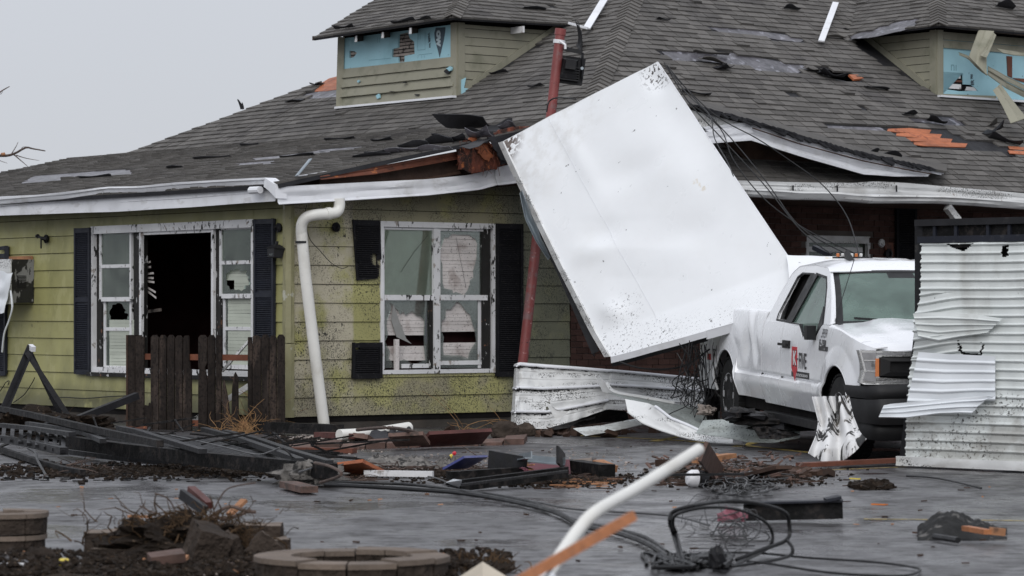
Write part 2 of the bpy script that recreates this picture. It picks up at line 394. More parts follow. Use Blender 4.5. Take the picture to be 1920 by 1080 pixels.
M['brick'] = mat_s(0.2, 'brown_brick', (.072, .038, .031), .85, var=.2, vs=3, rnd=.28, bump=.5, bs=50)
M['mortar'] = mat('mortar', (.10, .085, .075), .9, var=.2, bump=.4, bs=60)
M['panel'] = mat('white_painted_sheet', (.80, .815, .83), .34, var=.03, vs=.8, rnd=0, bump=.12, bs=1.6, bdist=.08, layers=[
    dict(c=(.6, .58, .53), s=1.3, t=.5, w=.3, k=.14), dict(c=(.6, .5, .35), s=2.2, t=.69, w=.05, k=.5),
    dict(c=(.05, .045, .04), s=11, t=.69, w=.02, k=.8, m=(1.2, .4, .1)),
    dict(c=(.05, .02, .01), s=14, det=7, t=.45, w=.04, near=[(tuple(P(950, 280, 36.8)), .40)]), dict(c=(.03, .02, .015), s=26, det=7, t=.54, w=.03, near=[(tuple(P(1240, 130, 35.5)), .36)]),
    dict(c=(.02, .018, .015), s=30, det=8, rg=.75, t=.575, w=.025, near=[(tuple(P(1150, 655, 34)), .55), (tuple(P(1220, 640, 33.6)), .5), (tuple(P(1180, 590, 34.3)), .35)]),
    dict(c=(.02, .018, .015), s=46, det=7, rg=.75, t=.60, w=.025, near=[(tuple(P(1270, 625, 33.3)), .5), (tuple(P(1340, 590, 33)), .45), (tuple(P(1400, 550, 32.8)), .4)]),
    dict(c=(.5, .48, .44), s=6, t=.42, w=.25, k=.3, near=[(tuple(P(990, 300, 36.5)), 1.0), (tuple(P(1060, 230, 36.2)), .8)])])
M['galv'] = mat('galvanised_steel', (.30, .34, .37), .4, metal=.6, var=.15, bump=.1)
M['corr'] = mat('white_corrugated_steel', (.68, .71, .70), .42, var=.06, vs=2, rnd=0, bump=.15, bs=4, bdist=.03, layers=[
    dict(c=(.3, .29, .26), s=2, st=(1, 1, .4), t=.53, w=.2, k=.45), dict(SPK, s=30, t=.56, m=(2, .44, .12), ax=[(*zz, [-1, 0, .62, .75])]), dict(SPK, s=8, t=.70),
    dict(c=(.2, .18, .15), s=3, t=.42, w=.2, k=.5, ax=[(*zz, [-1, 0, .55, .75])])])
M['shaded_sheet'] = mat('grey_green_shaded_sheet', (.33, .36, .345), .5, var=.12, vs=3, rnd=0, bump=.2, bs=5, bdist=.03, layers=[dict(c=(.14, .14, .13), s=3, t=.5, w=.2, k=.6), dict(SPK, s=40, t=.58)])  # grey-green darkened for the shade inside the curl; flattened sheet shares it
M['darkrust'] = mat('dark_wet_torn_wood', (.14, .04, .022), .75, var=.35, vs=7, rnd=.2, bump=.8, bs=25, bdist=.03, grain=(14, (1, 1, .3), .45), layers=[dict(c=(.02, .012, .01), s=6, t=.48, w=.1, k=.9), dict(c=(.42, .13, .04), s=11, t=.60, w=.05, k=.9)])
M['strip_w'] = mat('clean_white_strip', (.74, .77, .80), .4, var=.05, rnd=0, bump=.1, bs=4)
M['peelpaint'] = mat('black_and_white_peeling_sheet', (.68, .68, .68), .5, var=.06, rnd=0, bump=.2, bs=12, layers=[
    dict(c=(.012, .012, .012), s=9.0, st=(1, 1, .16), t=.515, w=.015, det=7), dict(c=(.25, .22, .18), s=5, t=.52, w=.15, k=.4)])
M['truck'] = mat('white_car_paint', (.84, .85, .87), .25, var=.01, vs=1, rnd=0, bump=0, coat=.6, layers=[
    dict(c=(.6, .58, .56), s=3, st=(1, 1, .6), t=.58, w=.2, k=.15), dict(c=(.25, .24, .22), s=20, t=.70, w=.03, k=.5), dict(c=(.45, .44, .42), s=4, t=.3, w=.3, k=.22, ax=[(*zz, [-1, 0, .45, .8])])])
M['blackp'] = mat_s(0.3, 'black_plastic', (.014, .014, .015), .5, var=.15, bump=.15, bs=90)
M['black'] = mat_s(0.2, 'black_metal', (.016, .016, .018), .45, var=.2, vs=4, bump=.3, bs=30, layers=[dict(c=(.05, .048, .045), s=8, t=.6, w=.1, k=.6)])
M['black_muddy'] = mat_s(0.12, 'muddy_black_metal', (.013, .0125, .013), .6, var=.3, vs=4, bump=.6, bs=40, layers=[dict(c=(.035, .03, .028), s=14, t=.5, w=.1, k=.8), dict(c=(.006, .006, .006), s=5, t=.5, w=.1)])
M['greymetal'] = mat_s(0.25, 'grey_weathered_beam', (.018, .018, .020), .5, var=.25, vs=4, rnd=.15, bump=.4, bs=30, layers=[dict(c=(.02, .02, .02), s=7, t=.52, w=.1, k=.8)])
M['tyre'] = mat_s(0.3, 'tyre_rubber', (.012, .012, .012), .75, var=.2, bump=.3, bs=60)
M['rim'] = mat('steel_wheel', (.55, .55, .56), .3, metal=.5, var=.15, layers=[dict(c=(.03, .03, .03), s=14, t=.56, w=.06)], rnd=.02)
M['glass'] = mat('window_glass', (.26, .29, .25), .4, var=.2, vs=3, rnd=0, bump=0, glass=((.92, .96, .91), .15))
M['glassclear'] = mat('clean_glass', (.25, .27, .25), .4, var=.2, vs=3, rnd=0, bump=0, glass=((.85, .88, .86), .12))
M['glasscar'] = mat('green_car_glass', (.21, .30, .26), .3, var=.2, vs=1.5, rnd=0, bump=0, glass=((.42, .58, .52), .32))
M['headlamp'] = mat('headlamp_lens', (.24, .24, .25), .12, var=.15, vs=12, rnd=0, bump=.1, bs=30, coat=1, layers=[dict(c=(.03, .03, .03), s=7, t=.60, w=.1, k=.8)])
M['chrome'] = mat('chrome_trim', (.6, .6, .6), .2, metal=.8, var=.1, rnd=0)
M['amber'] = mat('amber_lens', (.60, .17, .03), .25, var=.1, rnd=0, coat=1)
M['redlens'] = mat('red_lens', (.35, .01, .01), .25, var=.1, rnd=0)
M['redlogo'] = mat('red_decal', (.55, .02, .035), .4, var=.03, rnd=0)
M['blackdecal'] = mat('black_decal', (.015, .015, .02), .4, var=.03, rnd=0)
M['whitedecal'] = mat('white_decal', (.75, .75, .75), .4, var=.03, rnd=0)
M['cloth_grey'] = mat('grey_seat_cloth', (.30, .30, .29), .9)
M['blind'] = mat('white_blind', (.62, .58, .56), .6, var=.1, vs=3, rnd=.06, bump=.15, bs=20, layers=[dict(c=(.25, .19, .17), s=5, t=.5, w=.2, k=.6), dict(SPK, s=40, t=.60)])
M['curtain'] = mat('grey_green_shade', (.46, .49, .42), .8, var=.1, vs=2, bump=.2, bs=8)
M['purple'] = mat('purple_curtain', (.13, .05, .20), .8, var=.2)
M['redpole'] = mat('faded_red_steel', (.20, .045, .042), .5, var=.15, vs=4, rnd=0, bump=.2, bs=20, layers=[dict(c=(.16, .10, .10), s=5, t=.52, w=.12, k=.8), dict(c=(.5, .3, .3), s=16, t=.63, w=.05, k=.6), dict(SPK, s=12, t=.66)])
M['pvc'] = mat('white_pvc_pipe', (.72, .71, .67), .35, var=.05, rnd=0, bump=.05, layers=[dict(SPK, s=30, t=.66, m=(2, .5, .1)), dict(c=(.45, .42, .36), s=3, t=.5, w=.2, k=.4)])
M['fence'] = mat_s(0.12, 'burnt_dark_picket', (.027, .021, .018), .85, var=.25, vs=5, rnd=.35, bump=.6, bs=30, grain=(9, (1, 1, .12), .3), layers=[dict(c=(.075, .055, .045), s=5, st=(1, 1, .25), t=.56, w=.1, k=.7), dict(c=(.008, .007, .007), s=30, t=.5, w=.1, k=.7)])
M['fence_b'] = mat_s(0.3, 'brown_wet_rail', (.14, .05, .028), .75, var=.3, vs=4, bump=.4, bs=30)
M['rawwood'] = mat('splintered_raw_wood', (.36, .17, .08), .75, var=.25, vs=8, rnd=.3, bump=.4, bs=50, layers=[dict(c=(.10, .05, .03), s=9, t=.55, w=.1, k=.8)])
M['lumber'] = mat('wet_orange_lumber', (.36, .135, .05), .55, var=.15, vs=5, rnd=.1, bump=.2, bs=40, grain=(20, (1, 1, 1), .15))
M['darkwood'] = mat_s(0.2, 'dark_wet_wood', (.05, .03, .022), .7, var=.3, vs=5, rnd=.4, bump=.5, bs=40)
M['redwood'] = mat_s(0.3, 'dark_red_timber', (.10, .035, .03), .5, var=.3, vs=4, rnd=.2, bump=.3, bs=30)
M['maroon'] = mat('maroon_painted_board', (.12, .015, .035), .45, var=.15, bump=.2)
M['paver'] = mat_s(0.3, 'reddish_paver', (.13, .08, .065), .7, var=.25, vs=6, rnd=.25, bump=.5, bs=40, layers=[dict(c=(.04, .035, .03), s=7, t=.52, w=.1, k=.7)])
M['stone'] = mat('tan_wall_block_top', (.145, .112, .088), .85, var=.2, vs=6, rnd=.1, bump=.6, bs=60)
M['stone_d'] = mat_s(0.15, 'rough_wall_block', (.048, .037, .03), .9, var=.4, vs=7, rnd=.2, bump=1, bs=30, bdist=.03)
M['soil'] = mat_s(0.1, 'dark_wet_soil', (.022, .016, .012), .8, var=.4, vs=10, rnd=.3, bump=1, bs=25, bdist=.03, layers=[dict(c=(.09, .065, .045), s=25, t=.62, w=.05)])
M['root'] = mat_s(0.1, 'brown_roots', (.06, .038, .022), .85, var=.4, vs=10, rnd=.5, bump=.3)
M['straw'] = mat('dry_straw', (.25, .14, .06), .85, var=.3, vs=10, rnd=.4, bump=0)
M['bark'] = mat('twig_bark', (.08, .055, .045), .85, var=.3, vs=10, rnd=.2, bump=.3)
M['cable'] = mat_s(0.3, 'black_cable', (.012, .012, .013), .45, var=.2, rnd=.2, bump=.2)
M['wire'] = mat('grey_wire', (.06, .06, .062), .5, var=.3, rnd=.4, bump=0)
M['cloth_d'] = mat_s(0.1, 'dirty_dark_cloth', (.022, .022, .022), .8, var=.4, vs=8, bump=.6, bs=20, bdist=.03, layers=[dict(c=(.2, .19, .18), s=9, t=.56, w=.08, k=.6)])
M['cloth_g'] = mat_s(0.1, 'muddy_grey_blanket', (.15, .14, .13), .9, var=.4, vs=8, bump=.8, bs=25, bdist=.03, layers=[dict(c=(.02, .02, .02), s=12, t=.5, w=.1, k=.9)])
M['cloth_p'] = mat('pink_cloth', (.28, .10, .13), .85, var=.3, vs=9, bump=.6, bs=25, bdist=.03, layers=[dict(c=(.05, .02, .03), s=12, t=.57, w=.1, k=.8)])
M['blue'] = mat('blue_plastic', (.05, .06, .20), .4, var=.2)
M['yellowpl'] = mat('yellow_plastic', (.70, .55, .08), .4, var=.1)
M['yellowln'] = mat('worn_yellow_paint', (.38, .28, .07), .6, var=.3, vs=8, rnd=0, bump=.3, layers=[dict(c=(.05, .05, .05), s=18, t=.52, w=.05, k=.9)])
M['plasticw'] = mat('white_plastic', (.70, .70, .72), .4, var=.08, layers=[dict(SPK, s=20, t=.66)])
M['cream'] = mat('cream_stone_slab', (.55, .48, .38), .7, var=.1, bump=.3)
M['ac_grime'] = mat('grimy_ac_side', (.22, .22, .22), .6, var=.2, bump=.4, bs=20, layers=[dict(c=(.012, .012, .012), s=8, st=(1, 1, .5), t=.47, w=.02, det=7)])
def asphalt():
    m = bpy.data.materials.new('wet_asphalt'); m.use_nodes = True; t = m.node_tree; N = t.nodes; L = t.links; b = N['Principled BSDF']
    geo = N.new('ShaderNodeNewGeometry')
    def noise(scale, st, det=5, rg=.55):
        mp = N.new('ShaderNodeMapping'); mp.inputs['Scale'].default_value = [scale * q for q in st]; L.new(geo.outputs['Position'], mp.inputs[0])
        n = N.new('ShaderNodeTexNoise'); n.inputs['Scale'].default_value = 1; n.inputs['Detail'].default_value = det; n.inputs['Roughness'].default_value = rg
        L.new(mp.outputs[0], n.inputs['Vector']); return n.outputs['Fac']
    def mrg(x, a, c, lo, hi):
        r = N.new('ShaderNodeMapRange'); r.interpolation_type = 'SMOOTHSTEP'; L.new(x, r.inputs[0])
        for i, q in enumerate((a, c, lo, hi)): r.inputs[i + 1].default_value = q
        return r.outputs[0]
    def mth(op, a, c):
        n = N.new('ShaderNodeMath'); n.operation = op; L.new(a, n.inputs[0])
        if isinstance(c, (int, float)): n.inputs[1].default_value = c
        else: L.new(c, n.inputs[1])
        return n.outputs[0]
    big = noise(.55, (1, .55, 1)); mid = noise(2.6, (.7, .45, 1), 6, .65); fine = noise(60, (1, 1, 1), 2)
    wet = mrg(big, .40, .60, 0, 1)
    film = mrg(mid, .42, .62, 0, 1)
    rgh = mth('ADD', mrg(mid, .35, .7, .52, .30), mth('MULTIPLY', mth('MULTIPLY', wet, film), -.12))
    pud = mth('MULTIPLY', mrg(noise(.85, (.55, .5, 1), 3), .53, .60, 0, 1), mrg(noise(7, (.5, .9, 1), 5, .7), .40, .50, 0, 1))
    rm_ = N.new('ShaderNodeMixRGB'); L.new(pud, rm_.inputs[0]); L.new(rgh, rm_.inputs[1]); rm_.inputs[2].default_value = (.10, .10, .10, 1)
    L.new(rm_.outputs[0], b.inputs['Roughness'])
    cr = N.new('ShaderNodeMixRGB'); L.new(mrg(mid, .4, .6, 0, 1), cr.inputs[0]); cr.inputs[1].default_value = (.045, .043, .045, 1); cr.inputs[2].default_value = (.10, .097, .103, 1)
    cm = N.new('ShaderNodeMixRGB'); L.new(mrg(noise(1.3, (.5, 1, 1), 6, .7), .58, .68, 0, .8), cm.inputs[0]); L.new(cr.outputs[0], cm.inputs[1]); cm.inputs[2].default_value = (.03, .025, .02, 1)
    streak = noise(9, (.5, 1, 1), 5, .7); grit = noise(45, (1, 1, 1), 3, .7)
    s1 = N.new('ShaderNodeMixRGB'); L.new(mrg(streak, .49, .60, 0, .85), s1.inputs[0]); L.new(cm.outputs[0], s1.inputs[1]); s1.inputs[2].default_value = (.022, .019, .018, 1)
    s2 = N.new('ShaderNodeMixRGB'); s2.blend_type = 'MULTIPLY'; s2.inputs[0].default_value = 1; L.new(s1.outputs[0], s2.inputs[1])
    gv = N.new('ShaderNodeCombineColor'); q_ = mrg(grit, .3, .7, .55, 1.45)
    for i in range(3): L.new(q_, gv.inputs[i])
    L.new(gv.outputs[0], s2.inputs[2]); L.new(s2.outputs[0], b.inputs['Base Color'])
    sp_ = mth('MULTIPLY', mrg(streak, .48, .62, .85, .15), mrg(noise(3.1, (.6, .5, 1), 5, .65), .38, .6, .7, 1.25)); L.new(sp_, b.inputs['Specular IOR Level'])
    b.inputs['Specular IOR Level'].default_value = .6
    bp = N.new('ShaderNodeBump'); bp.inputs['Strength'].default_value = .55; bp.inputs['Distance'].default_value = .006; L.new(fine, bp.inputs['Height'])
    b2 = N.new('ShaderNodeBump'); b2.inputs['Strength'].default_value = .35; b2.inputs['Distance'].default_value = .04; L.new(mid, b2.inputs['Height']); L.new(bp.outputs[0], b2.inputs['Normal'])
    L.new(b2.outputs[0], b.inputs['Normal']); return m
M['asphalt'] = asphalt()

# ------------------------------------------------------------------ setting
mb = MB()
xs = [-900, -60, -20, -8, 8, 20, 60, 900]; ys = [-300, 0, 12, 24, 36, 60, 1200]
mb.add([(x, y, 0) for x in xs for y in ys], [(i * 7 + j, (i + 1) * 7 + j, (i + 1) * 7 + j + 1, i * 7 + j + 1) for i in range(7) for j in range(6)])
mb.build('ground', M['asphalt'], kind='structure')
def line(pts, wd, name='parking_line'):
    mb = MB(); pts = [V(p) for p in pts]
    def f(u, v):
        k = u * (len(pts) - 1); i = min(int(k), len(pts) - 2); p = pts[i].lerp(pts[i + 1], k - i)
        t = (pts[i + 1] - pts[i]).normalized(); s_ = V((-t.y, t.x, 0))
        return V((p.x, p.y, .004)) + s_ * wd * (v - .5)
    mb.grid(f, 12, 1); mb.build(name, M['yellowln'], kind='structure')
line([G(1085, 817), G(1255, 825), G(1400, 836), G(1545, 852)], .10)
line([G(1380, 838), G(1425, 828)], .12)
line([G(1225, 828), G(1275, 819)], .12)
line([G(1470, 885), G(1700, 876)], .05)
line([G(1620, 974), G(1925, 977)], .06)
# ------------------------------------------------------------------ HOUSE
house = thing('house', CO, 'storm-damaged green-sided house with torn grey shingle roof, two dormers and broken windows', 'house')
EXPO = .229; Z0 = .163
aL0 = -12.0; tB = 4.345; aR1 = 15.0
def topR(a): return pl([(-.5, FRW.uv(540, 372, 0)[1]), (0, FRW.uv(541, 372, 0)[1]), (3.6, FRW.uv(950, 330, 0)[1]), (4.4, FRW.uv(1040, 320, 0)[1])], a)
# window openings in wall coordinates
w1a0, _ = FL.uv(176, 560); w1a1, _ = FL.uv(476, 560); w1z1 = FL.uv(476, 414)[1]; w1z0 = FL.uv(330, 698)[1]
w2a0, _ = FRW.uv(715, 560); w2a1, _ = FRW.uv(924, 560); w2z1 = FRW.uv(820, 420)[1]; w2z0 = FRW.uv(820, 697)[1]
w3a0, w3z1 = FRW.uv(1512, 441); w3a1, _ = FRW.uv(1632, 441); w3z0 = w3z1 - 1.1
# walls (backing) with real openings
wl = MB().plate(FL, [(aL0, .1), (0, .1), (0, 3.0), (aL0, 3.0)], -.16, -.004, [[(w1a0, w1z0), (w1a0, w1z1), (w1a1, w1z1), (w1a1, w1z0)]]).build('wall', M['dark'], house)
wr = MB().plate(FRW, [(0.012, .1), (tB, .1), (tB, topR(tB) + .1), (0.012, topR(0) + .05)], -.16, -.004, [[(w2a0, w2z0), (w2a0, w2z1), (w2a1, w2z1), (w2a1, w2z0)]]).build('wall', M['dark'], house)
wb = MB().plate(FRW, [(tB + .002, 0), (aR1, 0), (aR1, 3.05), (tB + .002, 3.05)], -.16, -.02, [[(w3a0, w3z0), (w3a0, w3z1), (w3a1, w3z1), (w3a1, w3z0)]]).build('brick_wall', M['mortar'], house)
MB().box(FL, aL0, -.014, -.2, -.012, -.05, Z0 - .004).build('foundation', M['found'], house)
MB().box(FRW, .0, tB, -.2, -.014, -.05, Z0 - .004).build('foundation', M['found'], house)
def boards(fr, region, holes, z0, expo, n, mt, parent, dmax=.022, maxlen=3.6, jitter=0, gap=.007):
    a_lo = min(p[0] for p in region); a_hi = max(p[0] for p in region)
    for i in range(n):
        za, zb = z0 + i * expo + gap, z0 + (i + 1) * expo
        cuts = [(a_lo, a_hi, za, zb)]
        for (h0, h1, hz0, hz1) in holes:
            new = []
            for (x0, x1, y0, y1) in cuts:
                if h1 <= x0 or h0 >= x1 or hz1 <= y0 or hz0 >= y1: new.append((x0, x1, y0, y1)); continue
                if x0 < h0: new.append((x0, h0, y0, y1))
                if h1 < x1: new.append((h1, x1, y0, y1))
                if hz0 > y0 + .01: new.append((max(x0, h0), min(x1, h1), y0, hz0))
                if hz1 < y1 - .01: new.append((max(x0, h0), min(x1, h1), hz1, y1))
            cuts = new
        for (x0, x1, y0, y1) in cuts:
            xs_ = [x0]
            while x1 - xs_[-1] > maxlen * 1.3: xs_.append(xs_[-1] + maxlen * R.uniform(.6, 1.05))
            xs_.append(x1)
            for q0, q1 in zip(xs_, xs_[1:]):
                g0 = .002 if q0 != x0 else 0
                p = clip_convex([(q0 + g0, y0), (q1, y0), (q1, y1), (q0 + g0, y1)], region)
                if len(p) < 3 or abs(area(p)) < .002: continue
                if area(p) < 0: p.reverse()
                dj = R.uniform(-jitter, jitter)
                def top(a, z): return fr(a, dmax - (dmax - .006) * (z - za) / (zb - za) + dj, z)
                MB().poly(p, [], lambda a, z: fr(a, -.0035, z), top).build('siding_board', mt, parent)
boards(FL, [(aL0, Z0), (-.03, Z0), (-.03, 2.98), (aL0, 2.98)], [(w1a0, w1a1, w1z0, w1z1)], Z0, EXPO, 13, M['olive'], wl, jitter=.002)
boards(FRW, [(.03, Z0), (tB, Z0), (tB, topR(tB)), (.03, topR(0))], [(w2a0, w2a1, w2z0, w2z1)], Z0, EXPO, 15, M['dusty'], wr, jitter=.002)
# corner post with dents, in two pieces
def corner(z0, z1):
    mb = MB()
    def f(u, v):
        z = lerp(z0, z1, v); k = .012 * NZ.noise(V((u * 3, z * 5, 3)))
        a = lerp(-.075, .06, u)
        return (FL(a, .036 + k, z) if a < 0 else FRW(a, .036 + k, z))
    mb.grid(f, 8, 30, .02); return mb
corner(Z0, 1.05).build('corner_post', M['trim'], house); corner(1.06, 2.95).build('corner_post', M['trim'], house)
# bricks
BW, BH = .20, .0795
vis = []; rest = MB(); shared = {}
for j in range(38):
    z0 = .02 + j * BH
    off = (j % 2) * BW / 2
    k = 0; a = tB + .02 - off
    while a < aR1:
        a0, a1 = max(a, tB + .02), min(a + BW, aR1); a += BW
        if a1 - a0 < .03: continue
        c = ((a0 + a1) / 2, z0 + BH / 2)
        if w3a0 - .05 < c[0] < w3a1 + .05 and w3z0 < c[1] < w3z1 + .05: continue
        u, v = proj(FRW(c[0], 0, c[1]))
        seen = (1380 < u < 1722 and 372 < v < 488) or (1062 < u < 1340 and 600 < v < 705)
        full = abs(a1 - a0 - BW) < .01
        if seen and full and len(vis) < 290: vis.append(c)
        else: rest.box(FRW, a0 + .004, a1 - .004, -.019, R.uniform(-.002, .006), z0 + .004, z0 + BH - .004)
rest.build('bricks', M['brick'], wb, kind='stuff')
bm0 = None
for c in vis:
    p = FRW(c[0], R.uniform(-.006, .001), c[1])
    if bm0 is None:
        bm0 = MB().box(FRW, c[0] - BW / 2 + .004, c[0] + BW / 2 - .004, -.019, .004, c[1] - BH / 2 + .004, c[1] + BH / 2 - .004).build('brick', M['brick'], wb); bp0 = FRW(c[0], 0, c[1]); bo = ORI[bm0.name] - bp0
    else:
        o = bm0.copy(); scene.collection.objects.link(o); o.name = 'brick'; place(o, p + bo, wb)
# interior rooms (dark boxes behind the openings)
def room(fr, a0, a1, z0, z1, dep, mt, nm='room'):
    mb = MB(); d0, d1 = -.165, -dep
    for q in ((a0, a1, d1 - .05, d1, z0, z1), (a0 - .05, a0, d1, d0, z0, z1), (a1, a1 + .05, d1, d0, z0, z1), (a0, a1, d1, d0, z0 - .05, z0), (a0, a1, d1, d0, z1, z1 + .05)):
        mb.box(fr, *q)
    return mb.build(nm, mt, house)
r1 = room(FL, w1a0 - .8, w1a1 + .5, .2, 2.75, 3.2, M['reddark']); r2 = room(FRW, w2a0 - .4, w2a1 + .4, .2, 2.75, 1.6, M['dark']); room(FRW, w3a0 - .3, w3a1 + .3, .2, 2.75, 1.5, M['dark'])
MB().box(FL, -4.1, -3.3, -3.1, -2.6, .25, 1.35).build('cabinet', M['darkwood'], r1)
# ---- window 1
def win_rect(fr, x0, y0, x1, y1): 
    a0 = fr.uv(x0, (y0 + y1) / 2)[0]; a1 = fr.uv(x1, (y0 + y1) / 2)[0]; um = (x0 + x1) / 2
    return a0, a1, fr.uv(um, y1)[1], fr.uv(um, y0)[1]
def frame_plate(fr, a0, a1, z0, z1, t, d0, d1, mt, nm, parent, tb=None, tt=None):
    tb = tb or t; tt = tt or t
    mb = MB()
    mb.box(fr, a0, a0 + t, d0, d1, z0, z1); mb.box(fr, a1 - t, a1, d0, d1, z0, z1)
    mb.box(fr, a0 + t, a1 - t, d0, d1, z0, z0 + tb); mb.box(fr, a0 + t, a1 - t, d0, d1, z1 - tt, z1)
    return mb.build(nm, mt, parent)
def shard_poly(a0, a1, z0, z1, seed, depth=.35):
    r = random.Random(seed); o = []; n = 26
    ca, cz = (a0 + a1) / 2, (z0 + z1) / 2
    for i in range(n):
        t = 2 * math.pi * i / n; k = r.uniform(.55, .97) if i % 2 else r.uniform(.7, .98)
        o.append((ca + math.cos(t) * (a1 - a0) / 2 * k * .9, cz + math.sin(t) * (z1 - z0) / 2 * k * .9))
    return o
def slats(fr, a0, a1, z0, z1, pitch, mt, parent, d=-.10, skip=(), tilt=.35, wav=0, seed=1):
    r = random.Random(seed); mb = MB(); z = z0
    while z < z1:
        if not any(s0 < z < s1 for s0, s1 in skip):
            w_ = wav * math.sin(z * 9); j = r.uniform(-.004, .004)
            mb.hexa([fr(a0 + w_ + j, d, z), fr(a1 + w_ + j, d, z + j), fr(a1 + w_ + j, d - .02, z + .012), fr(a0 + w_ + j, d - .02, z + .012),
                     fr(a0 + w_ + j, d + .002, z + pitch * .93), fr(a1 + w_ + j, d + .002, z + pitch * .93 + j), fr(a1 + w_ + j, d - .018, z + pitch), fr(a0 + w_ + j, d - .018, z + pitch)])
        z += pitch
    return mb.build('blind', mt, parent, kind='stuff')
win1 = frame_plate(FL, w1a0 - .03, w1a1 + .03, w1z0 - .03, w1z1 + .02, .045, -.05, .035, M['wood_white'], 'window', house, tt=.10, tb=.07)
MB().box(FL, w1a0 - .08, w1a1 + .08, .0355, .07, w1z0 - .08, w1z0 - .028).build('sill', M['peel_black'], win1)
def sash(fr, par, x0, x1, ys_, d, mt=None, panes='glass', t=.045, broken=(), blinds=True):
    """one sash: px x0..x1, ys_ = list of rail centres in px (top..bottom)"""
    mt = mt or M['wood_white']; um = (x0 + x1) / 2
    a0 = fr.uv(x0, 560, d)[0]; a1 = fr.uv(x1, 560, d)[0]; zs = [fr.uv(um, y, d)[1] for y in ys_]
    mb = MB(); mb.box(fr, a0, a0 + t, d - .035, d, zs[-1], zs[0]); mb.box(fr, a1 - t, a1, d - .035, d, zs[-1], zs[0])
    for i, z in enumerate(zs):
        h = t if 0 < i < len(zs) - 1 else t * 1.25
        mb.box(fr, a0 + t, a1 - t, d - .034, d - .002, z - h / 2, z + h / 2)
    s_ = mb.build('sash', mt, par)
    for i in range(len(zs) - 1):
        pa0, pa1, pz0, pz1 = a0 + t, a1 - t, zs[i + 1] + t * .5, zs[i] - t * .5
        if i in broken: MB().plate(fr, [(pa0, pz0), (pa1, pz0), (pa1, pz1), (pa0, pz1)], d - .022, d - .018, [list(reversed(shard_poly(pa0, pa1, pz0, pz1, i + int(x0))))]).build('pane', M['glass'], par)
        else: MB().box(fr, pa0, pa1, d - .022, d - .018, pz0, pz1).build('pane', M['glass'], par)
    return a0, a1, zs
sa = sash(FL, win1, 186, 246, [433, 499, 561], -.02)
sb_ = sash(FL, win1, 194, 246, [561, 617, 690], -.06, broken=(0,))
sc_ = sash(FL, win1, 411, 474, [426, 492, 555], -.02, broken=(1,))
sd_ = sash(FL, win1, 418, 474, [556, 616, 688], -.06)
for (x0, x1, y0, y1, skip) in ((186, 246, 436, 560, ()), (196, 246, 600, 690, ()), (411, 474, 428, 525, ()), (430, 474, 525, 556, ()), (418, 474, 560, 690, ())):
    q = win_rect(FL, x0, y0, x1, y1); slats(FL, q[0], q[1], q[2], q[3], .042, M['curtain'], win1, d=-.075, seed=x0)
# mullions: charred jambs beside the blown-out centre opening
for (x0, x1, mt) in ((247, 262, 'peel_black'), (262, 266, 'wood_white'), (397, 401, 'wood_white'), (401, 409, 'peel_black'), (176, 186, 'peel_black')):
    q = win_rect(FL, x0, 428, x1, 694); MB().box(FL, q[0], q[1], -.03 if mt == 'wood_white' else -.12, .01 if mt == 'wood_white' else -.035, q[2], q[3]).build('jamb', M[mt], win1)
q = win_rect(FL, 267, 431, 397, 438); MB().box(FL, q[0], q[1], -.12, .0, q[2], q[3]).build('head_rail', M['wood_white'], win1)
# torn blind hanging in the opening
for k, (x, y, L_, an) in enumerate([(271, 470, 8, 70), (272, 492, 12, 12), (272, 500, 13, 5), (272, 512, 20, 4), (272, 519, 20, -2), (272, 525, 22, -6), (272, 535, 27, -22), (272, 541, 30, -28)]):
    a, z = FL.uv(x, y, -.15); l_ = L_ * .0077; c, s_ = math.cos(math.radians(an)), math.sin(math.radians(an))
    MB().hexa([FL(a, -.15, z - .026), FL(a + l_ * c / .8, -.16, z - .026 + l_ * s_), FL(a + l_ * c / .8, -.165, z - .026 + l_ * s_), FL(a, -.155, z - .026), FL(a, -.15, z), FL(a + l_ * c / .8, -.16, z + l_ * s_), FL(a + l_ * c / .8, -.165, z + l_ * s_), FL(a, -.155, z)]).build('blind_slat', M['blind'], win1)
a, z = FL.uv(272, 585, -.4); MB().beam(FL(a, -.4, z), FL(a + .32, -.45, z + .03), .02, .04).build('broken_batten', M['lath'], win1)
# ---- window 2
win2 = frame_plate(FRW, w2a0 - .03, w2a1 + .03, w2z0 - .02, w2z1 + .02, .045, -.05, .035, M['wood_white'], 'window', house, tt=.07, tb=.05)
for (x0, y0, x1, y1, mt, d) in ((812, 428, 824, 694, 'wood_white', .02), (719, 553, 812, 563, 'wood_white', .015), (824, 553, 913, 563, 'wood_white', .015), (904, 430, 919, 692, 'peel_black', .0), (805, 563, 812, 690, 'peel_black', .0), (716, 430, 720, 692, 'wood_white', .012),
                                (754, 682, 806, 690, 'wood_white', -.01), (826, 676, 908, 684, 'wood_white', -.01), (898, 563, 904, 690, 'wood_white', -.02), (720, 428, 906, 432, 'wood_white', .004)):
    q = win_rect(FRW, x0, y0, x1, y1); MB().box(FRW, q[0], q[1], -.04, d, q[2], q[3]).build('sash_bar', M[mt], win2)
def px_poly(fr, pts, d=0.0): return [fr.uv(u, v, d) for u, v in pts]
def ccw(p): return p if area(p) > 0 else list(reversed(p))
